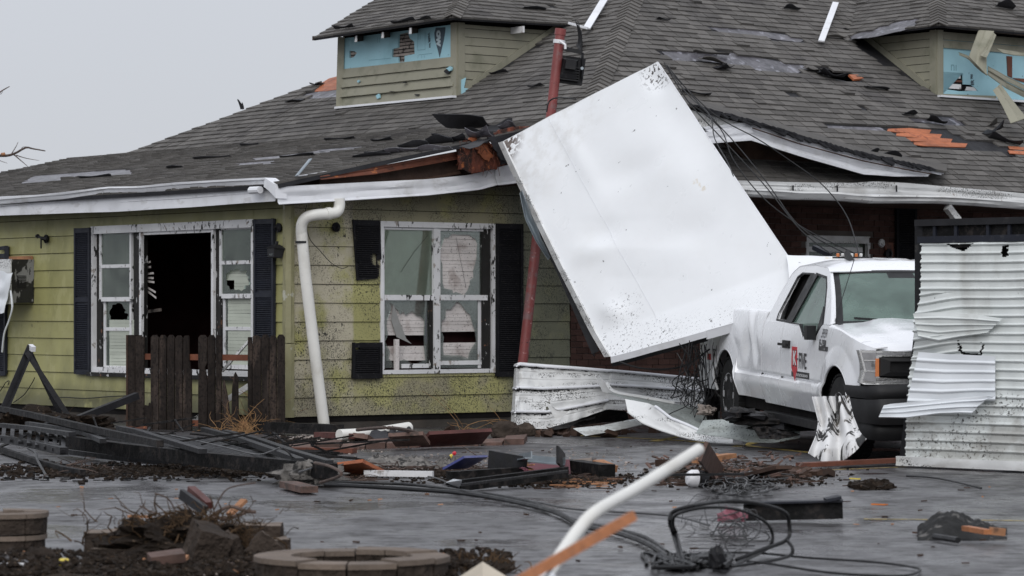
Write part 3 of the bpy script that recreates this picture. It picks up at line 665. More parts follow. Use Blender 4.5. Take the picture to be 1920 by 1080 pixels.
panes = [([(720, 432), (812, 432), (812, 553), (720, 553)], []), ([(824, 432), (904, 432), (904, 553), (824, 553)], [[(835, 446), (850, 438), (880, 440), (892, 446), (896, 480), (890, 520), (878, 546), (852, 550), (832, 530), (826, 480)]]),
         ([(720, 563), (805, 563), (805, 690), (720, 690)], [[(734, 568), (752, 590), (775, 583), (798, 600), (800, 675), (740, 682), (724, 640), (728, 600)]]),
         ([(824, 563), (900, 563), (900, 690), (824, 690)], [[(838, 580), (862, 566), (884, 590), (895, 640), (880, 672), (834, 665), (830, 620)]])]
def jag(h, sd):
    r = random.Random(sd); o = []
    for (xa, ya), (xb, yb) in zip(h, h[1:] + h[:1]):
        for q in range(3): o.append((lerp(xa, xb, q / 3) + r.uniform(-5, 5) * (q > 0), lerp(ya, yb, q / 3) + r.uniform(-6, 6) * (q > 0)))
    return o
for o_, hs in panes:
    hs = [jag(h, int(h[0][0])) for h in hs]
    MB().plate(FRW, ccw(px_poly(FRW, o_)), -.028, -.024, [ccw(px_poly(FRW, h))[::-1] for h in hs]).build('pane', M['glass'] if len(hs) == 0 and o_[0][0] == 720 else M['glassclear'], win2)
q = win_rect(FRW, 720, 430, 812, 556); MB().box(FRW, q[0], q[1], -.05, -.042, q[2], q[3]).build('roller_shade', M['curtain'], win2)
q = win_rect(FRW, 828, 438, 903, 556); slats(FRW, q[0], q[1], q[2], q[3], .045, M['blind'], win2, d=-.04, seed=3)
q = win_rect(FRW, 727, 566, 803, 676); slats(FRW, q[0], q[1], q[2], q[3], .045, M['blind'], win2, d=-.055, skip=((q[2] + .17, q[2] + .30),), wav=.015, seed=4)
q = win_rect(FRW, 828, 566, 900, 676); slats(FRW, q[0], q[1], q[2], q[3], .045, M['blind'], win2, d=-.055, skip=((q[2] + .20, q[2] + .32),), wav=.012, seed=5)
def curtain(pts, mt, nm, d=-.08):
    MB().plate(FRW, ccw(px_poly(FRW, pts, d)), d - .01, d).build(nm, M[mt], win2)
curtain([(868, 556), (882, 545), (890, 550), (896, 535), (906, 525), (910, 555)], 'purple', 'curtain_scrap', -.07)
curtain([(797, 600), (803, 575), (805, 650), (798, 640)], 'purple', 'curtain_scrap', -.07)
curtain([(738, 570), (748, 600), (762, 635), (772, 645), (744, 632), (734, 600)], 'cloth_grey', 'torn_screen', -.02)
q = win_rect(FRW, 739, 636, 746, 696); MB().box(FRW, q[0], q[1], -.01, .03, q[2], q[3]).build('hanging_slat', M['blind'], win2)
MB().tube([FRW.w(803, 440, -.02), FRW.w(775, 475, -.02), FRW.w(752, 510, -.02)], .002).build('glass_crack', M['black'], win2)
MB().tube([FRW.w(855, 445, -.02), FRW.w(866, 500, -.02), FRW.w(874, 540, -.02)], .002).build('glass_crack', M['black'], win2)
# ---- window 3 in the brick wall
win3 = frame_plate(FRW, w3a0, w3a1, w3z0, w3z1, .05, -.06, -.0, M['white_dirty'], 'window', house, tt=.10)
q = win_rect(FRW, 1518, 459, 1626, 466); MB().box(FRW, q[0] + .02, q[1] - .06, -.10, -.03, q[2] - .05, q[3] - .03).build('sash_bar', M['white_dirty'], win3)
MB().box(FRW, w3a0 + .05, w3a1 - .05, -.09, -.085, w3z0 + .05, w3z1 - .10).build('pane', M['glass'], win3)
# ---- shutters
def shutter(fr, pts, mt, lv0, lv1, d=.026, parent=house, holes=(), mid=None, label=None):
    o_ = ccw(px_poly(fr, pts, d)); a0 = min(p[0] for p in o_); a1 = max(p[0] for p in o_); z0 = min(p[1] for p in o_); z1 = max(p[1] for p in o_)
    hl = [ccw(px_poly(fr, h, d))[::-1] for h in holes]
    s_ = MB().plate(fr, o_, d, d + .018, hl).build('shutter', M[mt], parent, label=label)
    mb = MB(); z = z0 + .05
    while z < z1 - .06:
        zp = z + .012
        if not (mid and abs(z - mid) < .05):
            xs_ = [a0 + .045]; x = a0 + .045
            # keep only the stretch of the louvre that lies on the fragment
            n = 10; run = None
            for i in range(n + 1):
                x = lerp(a0 + .045, a1 - .045, i / n)
                ok = inside((x, zp), o_) and not any(inside((x, zp), h) for h in hl)
                if ok and run is None: run = x
                if (not ok or i == n) and run is not None:
                    if x - run > .03: mb.hexa([fr(run, d + .034, z), fr(x, d + .034, z), fr(x, d + .016, z + .004), fr(run, d + .016, z + .004), fr(run, d + .036, z + .004), fr(x, d + .036, z + .004), fr(x, d + .017, z + .022), fr(run, d + .017, z + .022)])
                    run = None
        z += .0255
    mb.build('louvres', M[mt], s_, kind='stuff')
    mb = MB()
    full = abs(area(o_)) > .9 * (a1 - a0) * (z1 - z0)
    if full:
        mb.box(fr, a0, a0 + .04, d + .018, d + .04, z0, z1); mb.box(fr, a1 - .04, a1, d + .018, d + .04, z0, z1)
        for zc in ([z0 + .025, z1 - .035] + ([mid] if mid else [])): mb.box(fr, a0 + .04, a1 - .04, d + .018, d + .038, zc - .03, zc + .03)
        mb.build('shutter_frame', M[mt], s_)
    return s_
shutter(FL, [(143, 428), (172, 427), (172, 699), (143, 701)], 'shutter', 0, 0, mid=FL.uv(157, 562)[1])
shutter(FL, [(480, 411), (517, 410), (517, 640), (514, 700), (480, 698)], 'shutter', 0, 0, mid=FL.uv(498, 553)[1])
shutter(FL, [(-20, 480), (14, 475), (14, 700), (-20, 703)], 'shutter', 0, 0)
shutter(FRW, [(660, 412), (711, 413), (714, 486), (706, 487), (707, 522), (668, 526)], 'shutter_b', 0, 0, holes=[[(692, 478), (700, 474), (705, 478), (705, 497), (699, 498), (693, 490)]], label='broken upper piece of shutter with a hole')
shutter(FRW, [(661, 656), (672, 655), (674, 642), (714, 642), (714, 709), (658, 708)], 'shutter_b', 0, 0, label='broken lower piece of shutter')
shutter(FRW, [(928, 419), (978, 420), (978, 705), (928, 706)], 'shutter_b', 0, 0)
shutter(FRW, [(1678, 385), (1716, 385), (1716, 640), (1678, 640)], 'shutter_b', 0, 0, d=.012)

# ------------------------------------------------------------------ ROOF
EAVE = .42
zE = 1.4 + (590 - 352) / 5600 * 35.9 + .02
lowp = .215
FLow = Fr(CO + V((0, 0, zE)) - dR * EAVE, -dL, dR + V((0, 0, lowp)))               # shallow lean-to slope
OV = 2.0
FR_main = Fr(FRW(0, OV, FRW.uv(1560, 350, OV)[1]), dR, dL + V((0, 0, .65)))                               # right face
hipA = FR_main.w(1120, 168); hipB = FR_main.w(1187, 0)
hd = (hipB - hipA).normalized()
slopeL = dR.copy(); nlr = (-dL).cross(hd).normalized();
if nlr.z < 0: nlr = -nlr
upL = nlr.cross(-dL).normalized()
if upL.z < 0: upL = -upL
FUp = Fr(hipA, -dL, upL)                                                            # steeper left face
def plane_ray(p, d, fr): t = (fr.o - p).dot(fr.n) / d.dot(fr.n); return p + d * t
# break line between lower and upper left slopes
n1, n2 = FLow.n, FUp.n
brk_dir = n1.cross(n2).normalized()
# a point on both planes: walk in the vertical plane through a 3-D point along FLow.up
bp_ = plane_ray(FLow(0, 0, 0), FLow.up, FUp)
zb_low = (bp_ - FLow.o).dot(FLow.up)
print('break z on low', zb_low, 'img', proj(bp_), proj(bp_ + dL * 8), 'eave', proj(FLow.o))
hipBase = plane_ray(hipA, -hd, Fr(V((0, 0, 3.1)), (1, 0, 0), (0, 1, 0)))
print('hip base', proj(hipBase), hipBase)
def reg(fr, pts): return ccw([fr.uv(u, v) for u, v in pts])
allsh = []     # candidate single shingles: (px area, verts fn, frame, poly, dj)
SKIP = []
def shingles(fr, region, expo, skips, parent, wmin=.14, wmax=.28, th=.018, seed=1, lift=.004):
    r = random.Random(seed); a0 = min(p[0] for p in region); a1 = max(p[0] for p in region); z0 = min(p[1] for p in region); z1 = max(p[1] for p in region)
    n = int((z1 - z0) / expo) + 1
    for i in range(n):
        za = z0 + i * expo; a = a0 - r.uniform(0, .3); sag = 0
        while a < a1:
            wd = r.uniform(wmin, wmax); cz = za + expo / 2; ca = a + wd / 2
            p = clip_convex([(a, za + r.uniform(-.004, .004)), (a + wd - .012, za + r.uniform(-.007, .007)), (a + wd - .012, za + expo * 1.0), (a, za + expo * 1.0)], region)
            a += wd
            if len(p) < 3 or abs(area(p)) < .0005: continue
            if any(inside((ca, cz), s_) for s_ in skips): continue
            if r.random() < .006: continue
            if area(p) < 0: p.reverse()
            t = th * r.uniform(.75, 1.35) + (r.uniform(.01, .03) if r.random() < .02 else 0)
            wv = .012 * NZ.noise(V((ca * .8, cz * .8, seed)))
            c = fr(ca, 0, cz); u, v = proj(c)
            pr = [proj(fr(x, 0, y)) for x, y in p]
            ar = abs(area(pr)) if -5 < u < 1925 and -5 < v < 600 else 0
            if inside((u, v), [(945, 265), (1233, 115), (1478, 480), (1145, 668)]): ar = 0
            allsh.append((ar, fr, p, t, za, expo, wv, parent))
def emit_shingles():
    allsh.sort(key=lambda q: -q[0]); byp = {}
    for i, (ar, fr, p, t, za, expo, wv, par) in enumerate(allsh):
        def top(a, z, fr=fr, t=t, za=za, expo=expo, wv=wv): return fr(a, .012 + wv + t * (1 - .75 * (z - za) / expo), z)
        def bot(a, z, fr=fr, wv=wv): return fr(a, .0 + min(wv, 0), z)
        if i < 292 and ar > 0: MB().poly(p, [], bot, top).build('shingle', M['shingle'], par)
        else: byp.setdefault(par.name, (par, MB()))[1].poly(p, [], bot, top)
    for par, mb in byp.values(): mb.build('shingles', M['shingle'], par, kind='stuff')
EX = .143
# lower left slope
lowz = zb_low
lr_px = [(0, 326), (150, 293), (333, 254)]
far = FLow.uv(333, 254)
q0, q1 = FLow.uv(0, 326), FLow.uv(333, 254); kq = (q1[0] - q0[0]) / (q1[1] - q0[1])
far = (q1[0] + kq * (lowz - q1[1]), lowz); far0 = (q0[0] - kq * q0[1], 0.0)
regLow = ccw([far0, (.42, 0), (.46, 1.3), (.60, 2.6), (.62, lowz), far])
print('regLow', [tuple(round(c, 2) for c in p) for p in regLow])
roof = MB().plate(FLow, regLow, -.05, -.002).build('roof_slope', M['felt'], house)
patchLow = [[(60, 330), (250, 318), (262, 328), (40, 345)], [(470, 298), (600, 283), (610, 288), (480, 304)], [(590, 282), (680, 275), (682, 280), (600, 288)],
            [(860, 276), (900, 262), (920, 262), (880, 280)], [(440, 308), (520, 302), (522, 308), (445, 313)]]
wetLow = patchLow
skLow = [ccw(px_poly(FLow, p)) for p in patchLow]
for cv in ([q for q in [[(-9.5, 0), (0.42, 0), (FLow.uv(880, 284)[0] * .5 + .1, FLow.uv(760, 305)[1])]] if 0]): pass
# split the region in convex pieces for clipping
A_ = regLow
pieces = [ccw([far0, (0.42, 0), (.44, 1.0), (.42, lowz), far]), ccw([(.44, 1.2), (.60, 2.6), (.62, lowz), (.42, lowz)])]
for i, pc in enumerate(pieces): shingles(FLow, pc, EX, skLow, roof, seed=3 + i, th=.016)
# upper left slope
regUp = [FUp.uv(333, 254), (FUp.uv(1109, 341)[0] + .4, FUp.uv(333, 254)[1])]
zb_up = (bp_ - FUp.o).dot(FUp.up)
hipdn = ((hipA - hd * 3.0) - FUp.o); 
def upuv(p): q = p - FUp.o; return (q.dot(FUp.ax), q.dot(FUp.up))
tHip = (zb_up) / (hd.dot(FUp.up)); hb = upuv(hipA + hd * tHip); ht = upuv(hipA + hd * 6.5)
left_hip = [(far[0], zb_up), FUp.uv(530, 180), FUp.uv(635, 143)]
farU = upuv(FLow(far[0], 0, lowz))
u1, u2 = FUp.uv(345, 250), FUp.uv(635, 143); kl = (u2[0] - u1[0]) / (u2[1] - u1[1]); zb0 = min(zb_up, u1[1]) - .3
kr = (ht[0] - hb[0]) / (ht[1] - hb[1])
lx = lambda z: u1[0] + kl * (z - u1[1]); rx = lambda z: hb[0] + kr * (z - hb[1])
zp = (hb[0] - kr * hb[1] - u1[0] + kl * u1[1]) / (kl - kr) if abs(kl - kr) > 1e-6 else 99
topz = min(ht[1], zp if zp > 0 else 99)
regUp = ccw([(lx(zb0), zb0), (rx(zb0), zb0), (rx(topz - .01), topz - .01), (lx(topz - .01), topz - .01)])
roofU = MB().plate(FUp, regUp, -.05, -.002).build('roof_slope', M['felt'], house)
patchUp = [[(586, 172), (620, 146), (650, 141), (652, 168), (640, 180), (560, 186)]]
skUp = [ccw(px_poly(FUp, p)) for p in patchUp]
# dormer frames
dBase = FUp.w(857, 183)
FDf = Fr(dBase, -dL); FDs = Fr(dBase, dR)
shingles(FUp, regUp, EX, skUp + [ccw([FUp.uv(655, 196), FUp.uv(857, 176), FUp.uv(1015, 90), FUp.uv(1000, 40), FUp.uv(700, 40)])], roofU, seed=9)
# right main face
hbR = ((hipBase - FR_main.o).dot(FR_main.ax), 0.0)
htR = ((hipA + hd * 6.5 - FR_main.o).dot(FR_main.ax), (hipA + hd * 6.5 - FR_main.o).dot(FR_main.up))
hA = ((hipA - FR_main.o).dot(FR_main.ax), (hipA - FR_main.o).dot(FR_main.up))
kx = (htR[0] - hA[0]) / (htR[1] - hA[1]); hbR = (hA[0] - kx * hA[1], 0.0)
regR = ccw([hbR, (15.5, 0), (15.5, htR[1]), htR])
holeR = [(1533, 127), (1556, 131), (1580, 133), (1607, 142), (1612, 152), (1590, 153), (1568, 148), (1548, 144)]
dB2 = FR_main.w(1757, 182)
FEf = Fr(dB2, dR); FEs = Fr(dB2, -dL)
roofR = MB().plate(FR_main, regR, -.05, -.002, [ccw(px_poly(FR_main, holeR))[::-1]]).build('roof_slope', M['felt'], house)
patchR = [[(1240, 98), (1330, 98), (1380, 101), (1425, 110), (1470, 118), (1525, 124), (1500, 136), (1480, 142), (1440, 138), (1400, 128), (1340, 118), (1250, 113)],
          [(1320, 50), (1400, 55), (1470, 66), (1515, 74), (1500, 80), (1440, 72), (1350, 62)],
          [(1660, 243), (1770, 240), (1800, 262), (1850, 268), (1905, 280), (1900, 294), (1840, 284), (1740, 278), (1700, 268)],
          [(1520, 236), (1650, 240), (1664, 247), (1640, 246), (1520, 243)], holeR, [(1700, 220), (1790, 222), (1806, 236), (1770, 236), (1710, 228)]]
skR = [ccw(px_poly(FR_main, p)) for p in patchR]
shingles(FR_main, regR, EX, skR + [ccw([FR_main.uv(1605, 92), FR_main.uv(1757, 176), FR_main.uv(2000, 190), FR_main.uv(2000, 40), FR_main.uv(1620, 40)])], roofR, seed=21)
# underlay patches and exposed boards
def patch(fr, pts, mt, nm, par, d=.008, th=.006, jag=3, seed=0, label=None):
    r = random.Random(seed + len(pts)); o = []
    n = len(pts)
    for i in range(n):
        a, b = pts[i], pts[(i + 1) % n]
        for k in range(jag):
            t = k / jag; j = 0 if k == 0 else 1
            o.append((lerp(a[0], b[0], t) + r.uniform(-5, 5) * j, lerp(a[1], b[1], t) + r.uniform(-1.3, 1.3) * j))
    return MB().plate(fr, ccw(px_poly(fr, o)), d - th, d).build(nm, M[mt], par, label=label)
for i, p in enumerate(patchLow[:3] + patchLow[4:]): patch(FLow, p, 'wetfelt', 'underlay', roof, seed=i)
patch(FLow, patchLow[3], 'felt', 'underlay', roof, seed=7)
patch(FUp, [(560, 186), (590, 174), (650, 168), (645, 182)], 'wetfelt', 'underlay', roofU)
patch(FUp, [(590, 173), (618, 148), (648, 141), (652, 167)], 'ply', 'sheathing', roofU, d=.012, label='bare wet orange roof sheathing')
for i in (0, 1, 3, 5): patch(FR_main, patchR[i], 'wetfelt', 'underlay', roofR, seed=i + 3)
patch(FR_main, patchR[2], 'felt', 'underlay', roofR, seed=9)
for k in range(4):     # exposed deck boards of the orange hole
    y = 244 + k * 8.5; x0 = 1664 + k * 16; x1 = 1745 + k * 20 + (8 if k == 3 else 0)
    MB().plate(FR_main, ccw(px_poly(FR_main, [(x0, y), (x0 + 40, y - 1.5), (x1, y + 2), (x1 - 4, y + 9), (x0 + 20, y + 6.5), (x0 - 2 + k, y + 4)])), .009, .022).build('deck_board', M['ply'], roofR)
for k in range(2): MB().plate(FR_main, ccw(px_poly(FR_main, [(1888, 277 + k * 8), (1920, 279 + k * 8), (1922, 285 + k * 8), (1892, 283 + k * 8)])), .02, .03).build('deck_board', M['ply'], roofR)
MB().plate(FR_main, ccw(px_poly(FR_main, [(1590, 143), (1606, 143), (1618, 150), (1600, 152)])), .0, .03).build('deck_board', M['ply'], roofR)
MB().plate(FR_main, ccw(px_poly(FR_main, [(1480, 90), (1680, 100), (1680, 170), (1480, 165)])), -.22, -.2).build('attic_blackout', M['dark'], roofR)  # dark board added below the roof hole so no sky shows through
# lifted flaps of shingle and felt
def flap(fr, c, w_, h_, lift, mt, par, rot=0.0, curl=1.0, seed=0, nm='lifted_shingles', th=.008, label=None):
    a, z = fr.uv(*c); r = random.Random(seed); e = [r.uniform(-.12, .12) for _ in range(9)]
    cr, sr = math.cos(rot), math.sin(rot)
    w_ *= .8; h_ *= .85
    def f(u, v):
        x = (u - .5) * w_ + e[int(v * 3)] * .25 * w_ * v; y = v * h_ + e[3 + int(u * 4)] * h_ * .35 * v
        l = .03 + lift * (v ** 1.6) * (1 + .35 * math.sin(u * 5 + seed)) ; y = y * (1 - .35 * curl * v)
        return fr(a + x * cr - y * sr, l, z + x * sr + y * cr)
    MB().grid(f, 8, 5, th).build(nm, M[mt], par, label=label)
for k, (c, w_, h_, l, rot) in enumerate([((1330, 116), .5, -.25, .08, -.2), ((1345, 128), .35, -.28, .1, .3), ((1550, 143), .5, -.3, .12, -.25), ((1520, 132), .4, -.22, .06, -.15), ((1640, 168), .5, -.12, .05, -.15), ((1700, 218), .3, -.1, .08, 0), ((1855, 238), .18, -.1, .12, .2), ((1750, 232), .4, -.15, .1, -.2),
                                      ((1300, 178), .6, -.1, .05, -.1), ((1330, 104), .8, -.06, .05, -.05), ((1620, 296), .4, -.12, .12, .1), ((1660, 300), .45, -.12, .12, -.2), ((1560, 72), .5, -.15, .06, 0), ((1480, 20), .4, -.1, .08, 0), ((1240, 40), .3, -.07, .04, 0)]):
    flap(FR_main, c, w_, h_, l, 'felt' if k % 3 else 'shingle', roofR, rot, seed=k)
flap(FR_main, (1845, 250), .34, -.34, .22, 'felt', roofR, .5, seed=31, label='black felt torn up and folded over'); flap(FR_main, (1880, 268), .65, -.12, .10, 'felt', roofR, -.35, seed=33)
for k, (c, w_, h_, l, rot) in enumerate([((330, 318), .5, -.06, .03, 0), ((400, 300), 1.2, -.06, .03, 0), ((640, 265), .9, -.07, .03, 0), ((720, 268), .5, -.1, .04, .1), ((560, 297), 1.0, -.06, .03, 0), ((780, 280), .8, -.08, .07, 0), ((830, 273), .6, -.1, .09, .1), ((900, 256), .5, -.12, .08, 0), ((470, 276), .6, -.05, .03, 0), ((180, 336), 1.1, -.05, .03, 0), ((720, 292), .9, -.07, .05, 0)]):
    flap(FLow, c, w_, h_, l, 'felt', roof, rot, seed=50 + k)
for k, (c, w_, h_, l) in enumerate([((455, 208), .12, .05, .12), ((600, 160), .3, -.15, .05), ((1010, 165), .4, -.1, .05), ((940, 140), .5, -.08, .05), ((560, 190), .5, -.2, .04)]): flap(FUp, c, w_, h_, l, 'felt', roofU, 0, seed=70 + k)
# big black flap standing on the slope near the tear
def bigflap():
    mb = MB(); D = 37.2
    bot = [(838, 240), (862, 242), (900, 240), (918, 236)]; top = [(810, 213), (835, 214), (880, 215), (905, 219)]
    def f(u, v):
        x = pl([(i / 3, bot[i][0]) for i in range(4)], u) * (1 - v) + pl([(i / 3, top[i][0]) for i in range(4)], u) * v
        y = pl([(i / 3, bot[i][1]) for i in range(4)], u) * (1 - v) + pl([(i / 3, top[i][1]) for i in range(4)], u) * v
        return P(x, y + 3 * math.sin(v * 3), D + .35 - .2 * v + .12 * math.sin(u * 3))
    mb.grid(f, 10, 6, .012).build('torn_felt_flap', M['felt'], roof, smooth=True)
bigflap()
for k, (c, w_, h_, l, rot) in enumerate([((760, 289), .8, -.09, .05, .1), ((850, 270), .7, -.14, .10, .12), ((905, 262), .5, -.16, .12, .1), ((930, 250), .5, .2, .1, .3), ((960, 246), .4, -.16, .09, 0), ((700, 297), .9, -.06, .04, .08), ((820, 286), .7, -.08, .06, .1)]):
    flap(FLow, c, w_, h_, l, 'felt' if k % 2 else 'wetfelt', roof, rot, seed=170 + k)
# hip caps
def caps(p0, p1, fa, fb, par, seed=0, wd=.15, lim=60):
    r = random.Random(seed); L_ = (p1 - p0).length; d = (p1 - p0).normalized(); n = min(lim, int(L_ / .14))
    ea = fa.n.cross(d).normalized(); 
    if (fa.o + fa.ax * 0 - p0).dot(ea) < 0 and False: ea = -ea
    for i in range(n):
        q = p0 + d * (i * .14); ll = .2
        # side directions lying in each slope and pointing away from the hip
        sa_ = d.cross(fa.n).normalized(); sb2 = d.cross(fb.n).normalized()
        if sa_.dot(fb.n) > 0: sa_ = -sa_
        if sb2.dot(fa.n) > 0: sb2 = -sb2
        nn_ = (fa.n + fb.n).normalized(); w2 = wd * r.uniform(.92, 1.08)
        def pt(side, along, h): 
            b = q + d * along + nn_ * h
            return b + (sa_ * w2 if side < 0 else sb2 * w2 if side > 0 else V((0, 0, 0)))
        h0, h1 = .048, .022
        vs = []
        for al, h in ((0, h0), (ll, h1)):
            for sd2 in (-1, 0, 1): vs.append(pt(sd2, al, h + (.012 if sd2 == 0 else 0)))
        for al, h in ((0, h0 - .014), (ll, h1 - .014)):
            for sd2 in (-1, 0, 1): vs.append(pt(sd2, al, h + (.012 if sd2 == 0 else 0)))
        MB().add(vs, [(0, 1, 4, 3), (1, 2, 5, 4), (6, 9, 10, 7), (7, 10, 11, 8), (0, 6, 7, 1), (1, 7, 8, 2), (0, 3, 9, 6), (2, 8, 11, 5), (3, 4, 10, 9), (4, 5, 11, 10)]).build('ridge_cap', M['cap'], par)
caps(hipBase, hipA + hd * 4.6, FUp, FR_main, roofR, 1)
# far side of the roof, so it is closed from a step aside
# ---- dormers
def dormer(FF, FS, sgn, wid, eave_px, roofF_px, roofS_px, hip_px, front_ext, name_par):
    pass
dorm = MB()
zc = FDf.uv(858, 42)[1]                                     # eave height above dormer base corner
wf = FDf.uv(640, 195)[0]                                    # left end of the front (negative)
sl = abs(FUp.up.z) / math.hypot(FUp.up.x, FUp.up.y)          # slope of the upper face
d1 = MB().plate(FDf, [(wf - .0, -.02), (0, -.02), (0, zc + .16), (wf, zc + .16)], -.12, -.03).build('dormer', M['dark'], house, label='left dormer with blue foam board showing')
se = (zc + .1) / sl
MB().plate(FDs, [(0.02, 0), (se, se * sl), (se, zc + .22), (0.02, zc + .16)], -.12, -.03).build('dormer_side', M['dark'], d1)
zf0 = FDf.uv(750, 153)[1]                                   # top of the remaining boards (px ~ 118..128)
zfoam = [FDf.uv(648, 127)[1], FDf.uv(855, 108)[1]]
ztopb = (zfoam[0] + zfoam[1]) / 2
brd = MB
n5 = 4; e5 = (ztopb - .02) / n5
for i in range(n5):
    z0 = .02 + i * e5; za, zb = z0 + .006, z0 + e5
    flare = .05 * (1 - i / n5)
    for (x0, x1) in ((wf + .05 - flare * .6, -.05),):
        if i == 2: xr = x1 - .06
        else: xr = x1
        mbx = MB()
        def f(u, v, za=za, zb=zb, x0=x0, xr=xr, i=i):
            a = lerp(x0, xr, u); z = lerp(za, zb, v)
            if v == 0: z += .006 * NZ.noise(V((a * 6, i, 0)))
            return FDf(a, .03 - .022 * v + flare * (1 - v) * .5 + .006 * NZ.noise(V((a * 2, z * 3, 5))), z)
        mbx.grid(f, 24, 2, .02).build('siding_board', M['sage'], d1)
def hole_poly(cx, cy, w_, h_, n=8, seed=0):
    r = random.Random(seed); return [(cx + math.cos(2 * math.pi * i / n) * w_ * r.uniform(.6, 1.1), cy + math.sin(2 * math.pi * i / n) * h_ * r.uniform(.6, 1.1)) for i in range(n)]
# torn spots in boards: small scraps of foam/dark proud of the board
for (x, y, ww, hh, mt, s_) in ((715, 181, 4.5, 5, 'foam', 1), (678, 153, 2, 2.5, 'foam', 2), (788, 178, 4.5, 1.8, 'black', 3), (849, 130, 6, 5, 'foam', 4), (845, 134, 5, 5, 'black', 5), (765, 155, 4, 1.2, 'black', 6), (742, 172, 5, .9, 'black', 8)):
    MB().plate(FDf, ccw(px_poly(FDf, hole_poly(x, y, ww, hh, 9, s_))), .04, .06 + .002 * s_).build('torn_spot', M[mt], d1)
# blue foam sheets with a hole showing laths
hl = [(747, 64), (764, 60), (768, 72), (776, 78), (777, 101), (758, 105), (758, 116), (747, 117), (746, 107), (734, 107), (735, 92), (746, 89)]
hl2 = [(654, 95), (664, 96), (669, 99), (663, 107), (655, 109)]
fo = [FDf.uv(648, 68), FDf.uv(855, 44)]
foam_pts = [(wf + .04, zfoam[0] - .05), (-.06, zfoam[1] - .05), (-.06, zc - .02), (wf + .04, zc - .02)]
fm = MB().plate(FDf, ccw(foam_pts), -.028, -.004, [ccw(px_poly(FDf, hl))[::-1], ccw(px_poly(FDf, hl2))[::-1]]).build('foam_board', M['foam'], d1)
for k in range(9):
    z = FDf.uv(750, 118 - k * 6.6)[1]; a0, a1 = FDf.uv(650, 90)[0], FDf.uv(790, 90)[0]
    MB().box(FDf, a0, a1, -.0295, -.0285 - .0, z, z + .038).build('lath', M['lath'], d1) if 0 else MB().hexa([FDf(a0, -.0285 + .0, z), FDf(a1, -.0285, z), FDf(a1, -.045, z), FDf(a0, -.045, z), FDf(a0, -.0287, z + .036), FDf(a1, -.0287, z + .036), FDf(a1, -.045, z + .036), FDf(a0, -.045, z + .036)]).build('lath', M['lath'], d1)
# printing on the foam: reads downward, rotated by 90 degrees
def ftext(fr, s, px, py, size_px, mt, par, d, bold=0, stretch=1.0, ang=-90):
    a, z = fr.uv(px, py, d); sc = size_px * .0075; c_, s_ = math.cos(math.radians(ang)), math.sin(math.radians(ang)); mb = MB()
    text_mb(mb, s, lambda x, y: fr(a + (x * c_ - y * s_) , d, z + (x * s_ + y * c_)), sc, bold=bold, sxy=(stretch, 1))
    return mb.build('printing', M[mt], par)
MB().plate(FDf, ccw(px_poly(FDf, [(817, 52), (835, 51), (834, 62), (832, 75), (827, 96), (824, 108), (821, 95), (815, 74), (814, 62)])), -.004, -.0015).build('printed_mark', M['print'], fm)
ftext(FDf, 'OW', 819, 58, 15, 'printl', fm, -.0005, bold=.012, stretch=1.0)
ftext(FDf, 'velR™', 803, 62, 9, 'print', fm, -.0015, bold=.004, stretch=1.15)
for (x, y) in ((707, 70), (711, 70), (784, 64), (787, 64), (783, 104), (790, 104), (795, 104)): ftext(FDf, 'IIIIIII' if y > 100 else 'lIIlIIlIIlI', x, y, 4 if y < 100 else 3, 'fineprint', fm, -.0015)
for p0, p1 in (((783, 60), (783, 94)), ((783, 94), (797, 93)), ((797, 93), (797, 59)), ((692, 113), (733, 109)), ((785, 103), (810, 100))):
    MB().beam(FDf.w(*p0, -.002), FDf.w(*p1, -.002), .003, .006).build('printed_line', M['fineprint'], fm)
# side of dormer 1: boards
boards(FDs, ccw([(.12, .15 * sl), ((zc - .02) / sl, zc - .02), (.12, zc - .02)]), [], .02, .118, 10, M['sage'], d1, maxlen=9, dmax=.016)
MB().box(FDf, -.11, .012, -.02, .03, -.02, zc).build('corner_trim', M['sage'], d1); MB().box(FDs, .0, .115, -.02, .03, -.02, zc).build('corner_trim', M['sage'], d1)
MB().beam(FDs(.12, .03, .12 * sl + .05), FDs(se * .97, .03, se * .97 * sl + .045), .03, .09).build('side_trim', M['sage'], d1)
MB().beam(FDf(wf + .03, .02, zc), FDf(wf - .02, .02, 0.0), .10, .10, up=V((0, 1, 0))).build('corner_trim', M['sage'], d1)
MB().beam(FDf(wf - .03, .07, .01), FDf(.03, .07, .01), .07, .03).build('white_flashing', M['white'], d1)
MB().plate(FDs, ccw(px_poly(FDs, [(862, 150), (870, 146), (866, 165), (880, 168), (874, 175), (862, 176)])), .03, .05).build('torn_spot', M['foam'], d1)
# rafter tails
for (x, y) in ((668, 73), (718, 66), (770, 58)):
    p = FDf.w(x, y, .30); MB().beam(p, FDf.w(x, y, 0) + V((.12, .05, .02)), .045, .08).build('rafter_tail', M['darkwood'], d1)
    MB().beam(p + FDf.n * .012, p, .05, .085).build('rafter_end', M['wood_white'], d1)
for (x, y) in ((982, 55),):
    p = FDs.w(x, y, .30); MB().beam(p, p - FDs.n * .28, .03, .09).build('rafter_tail', M['wood_white'], d1)
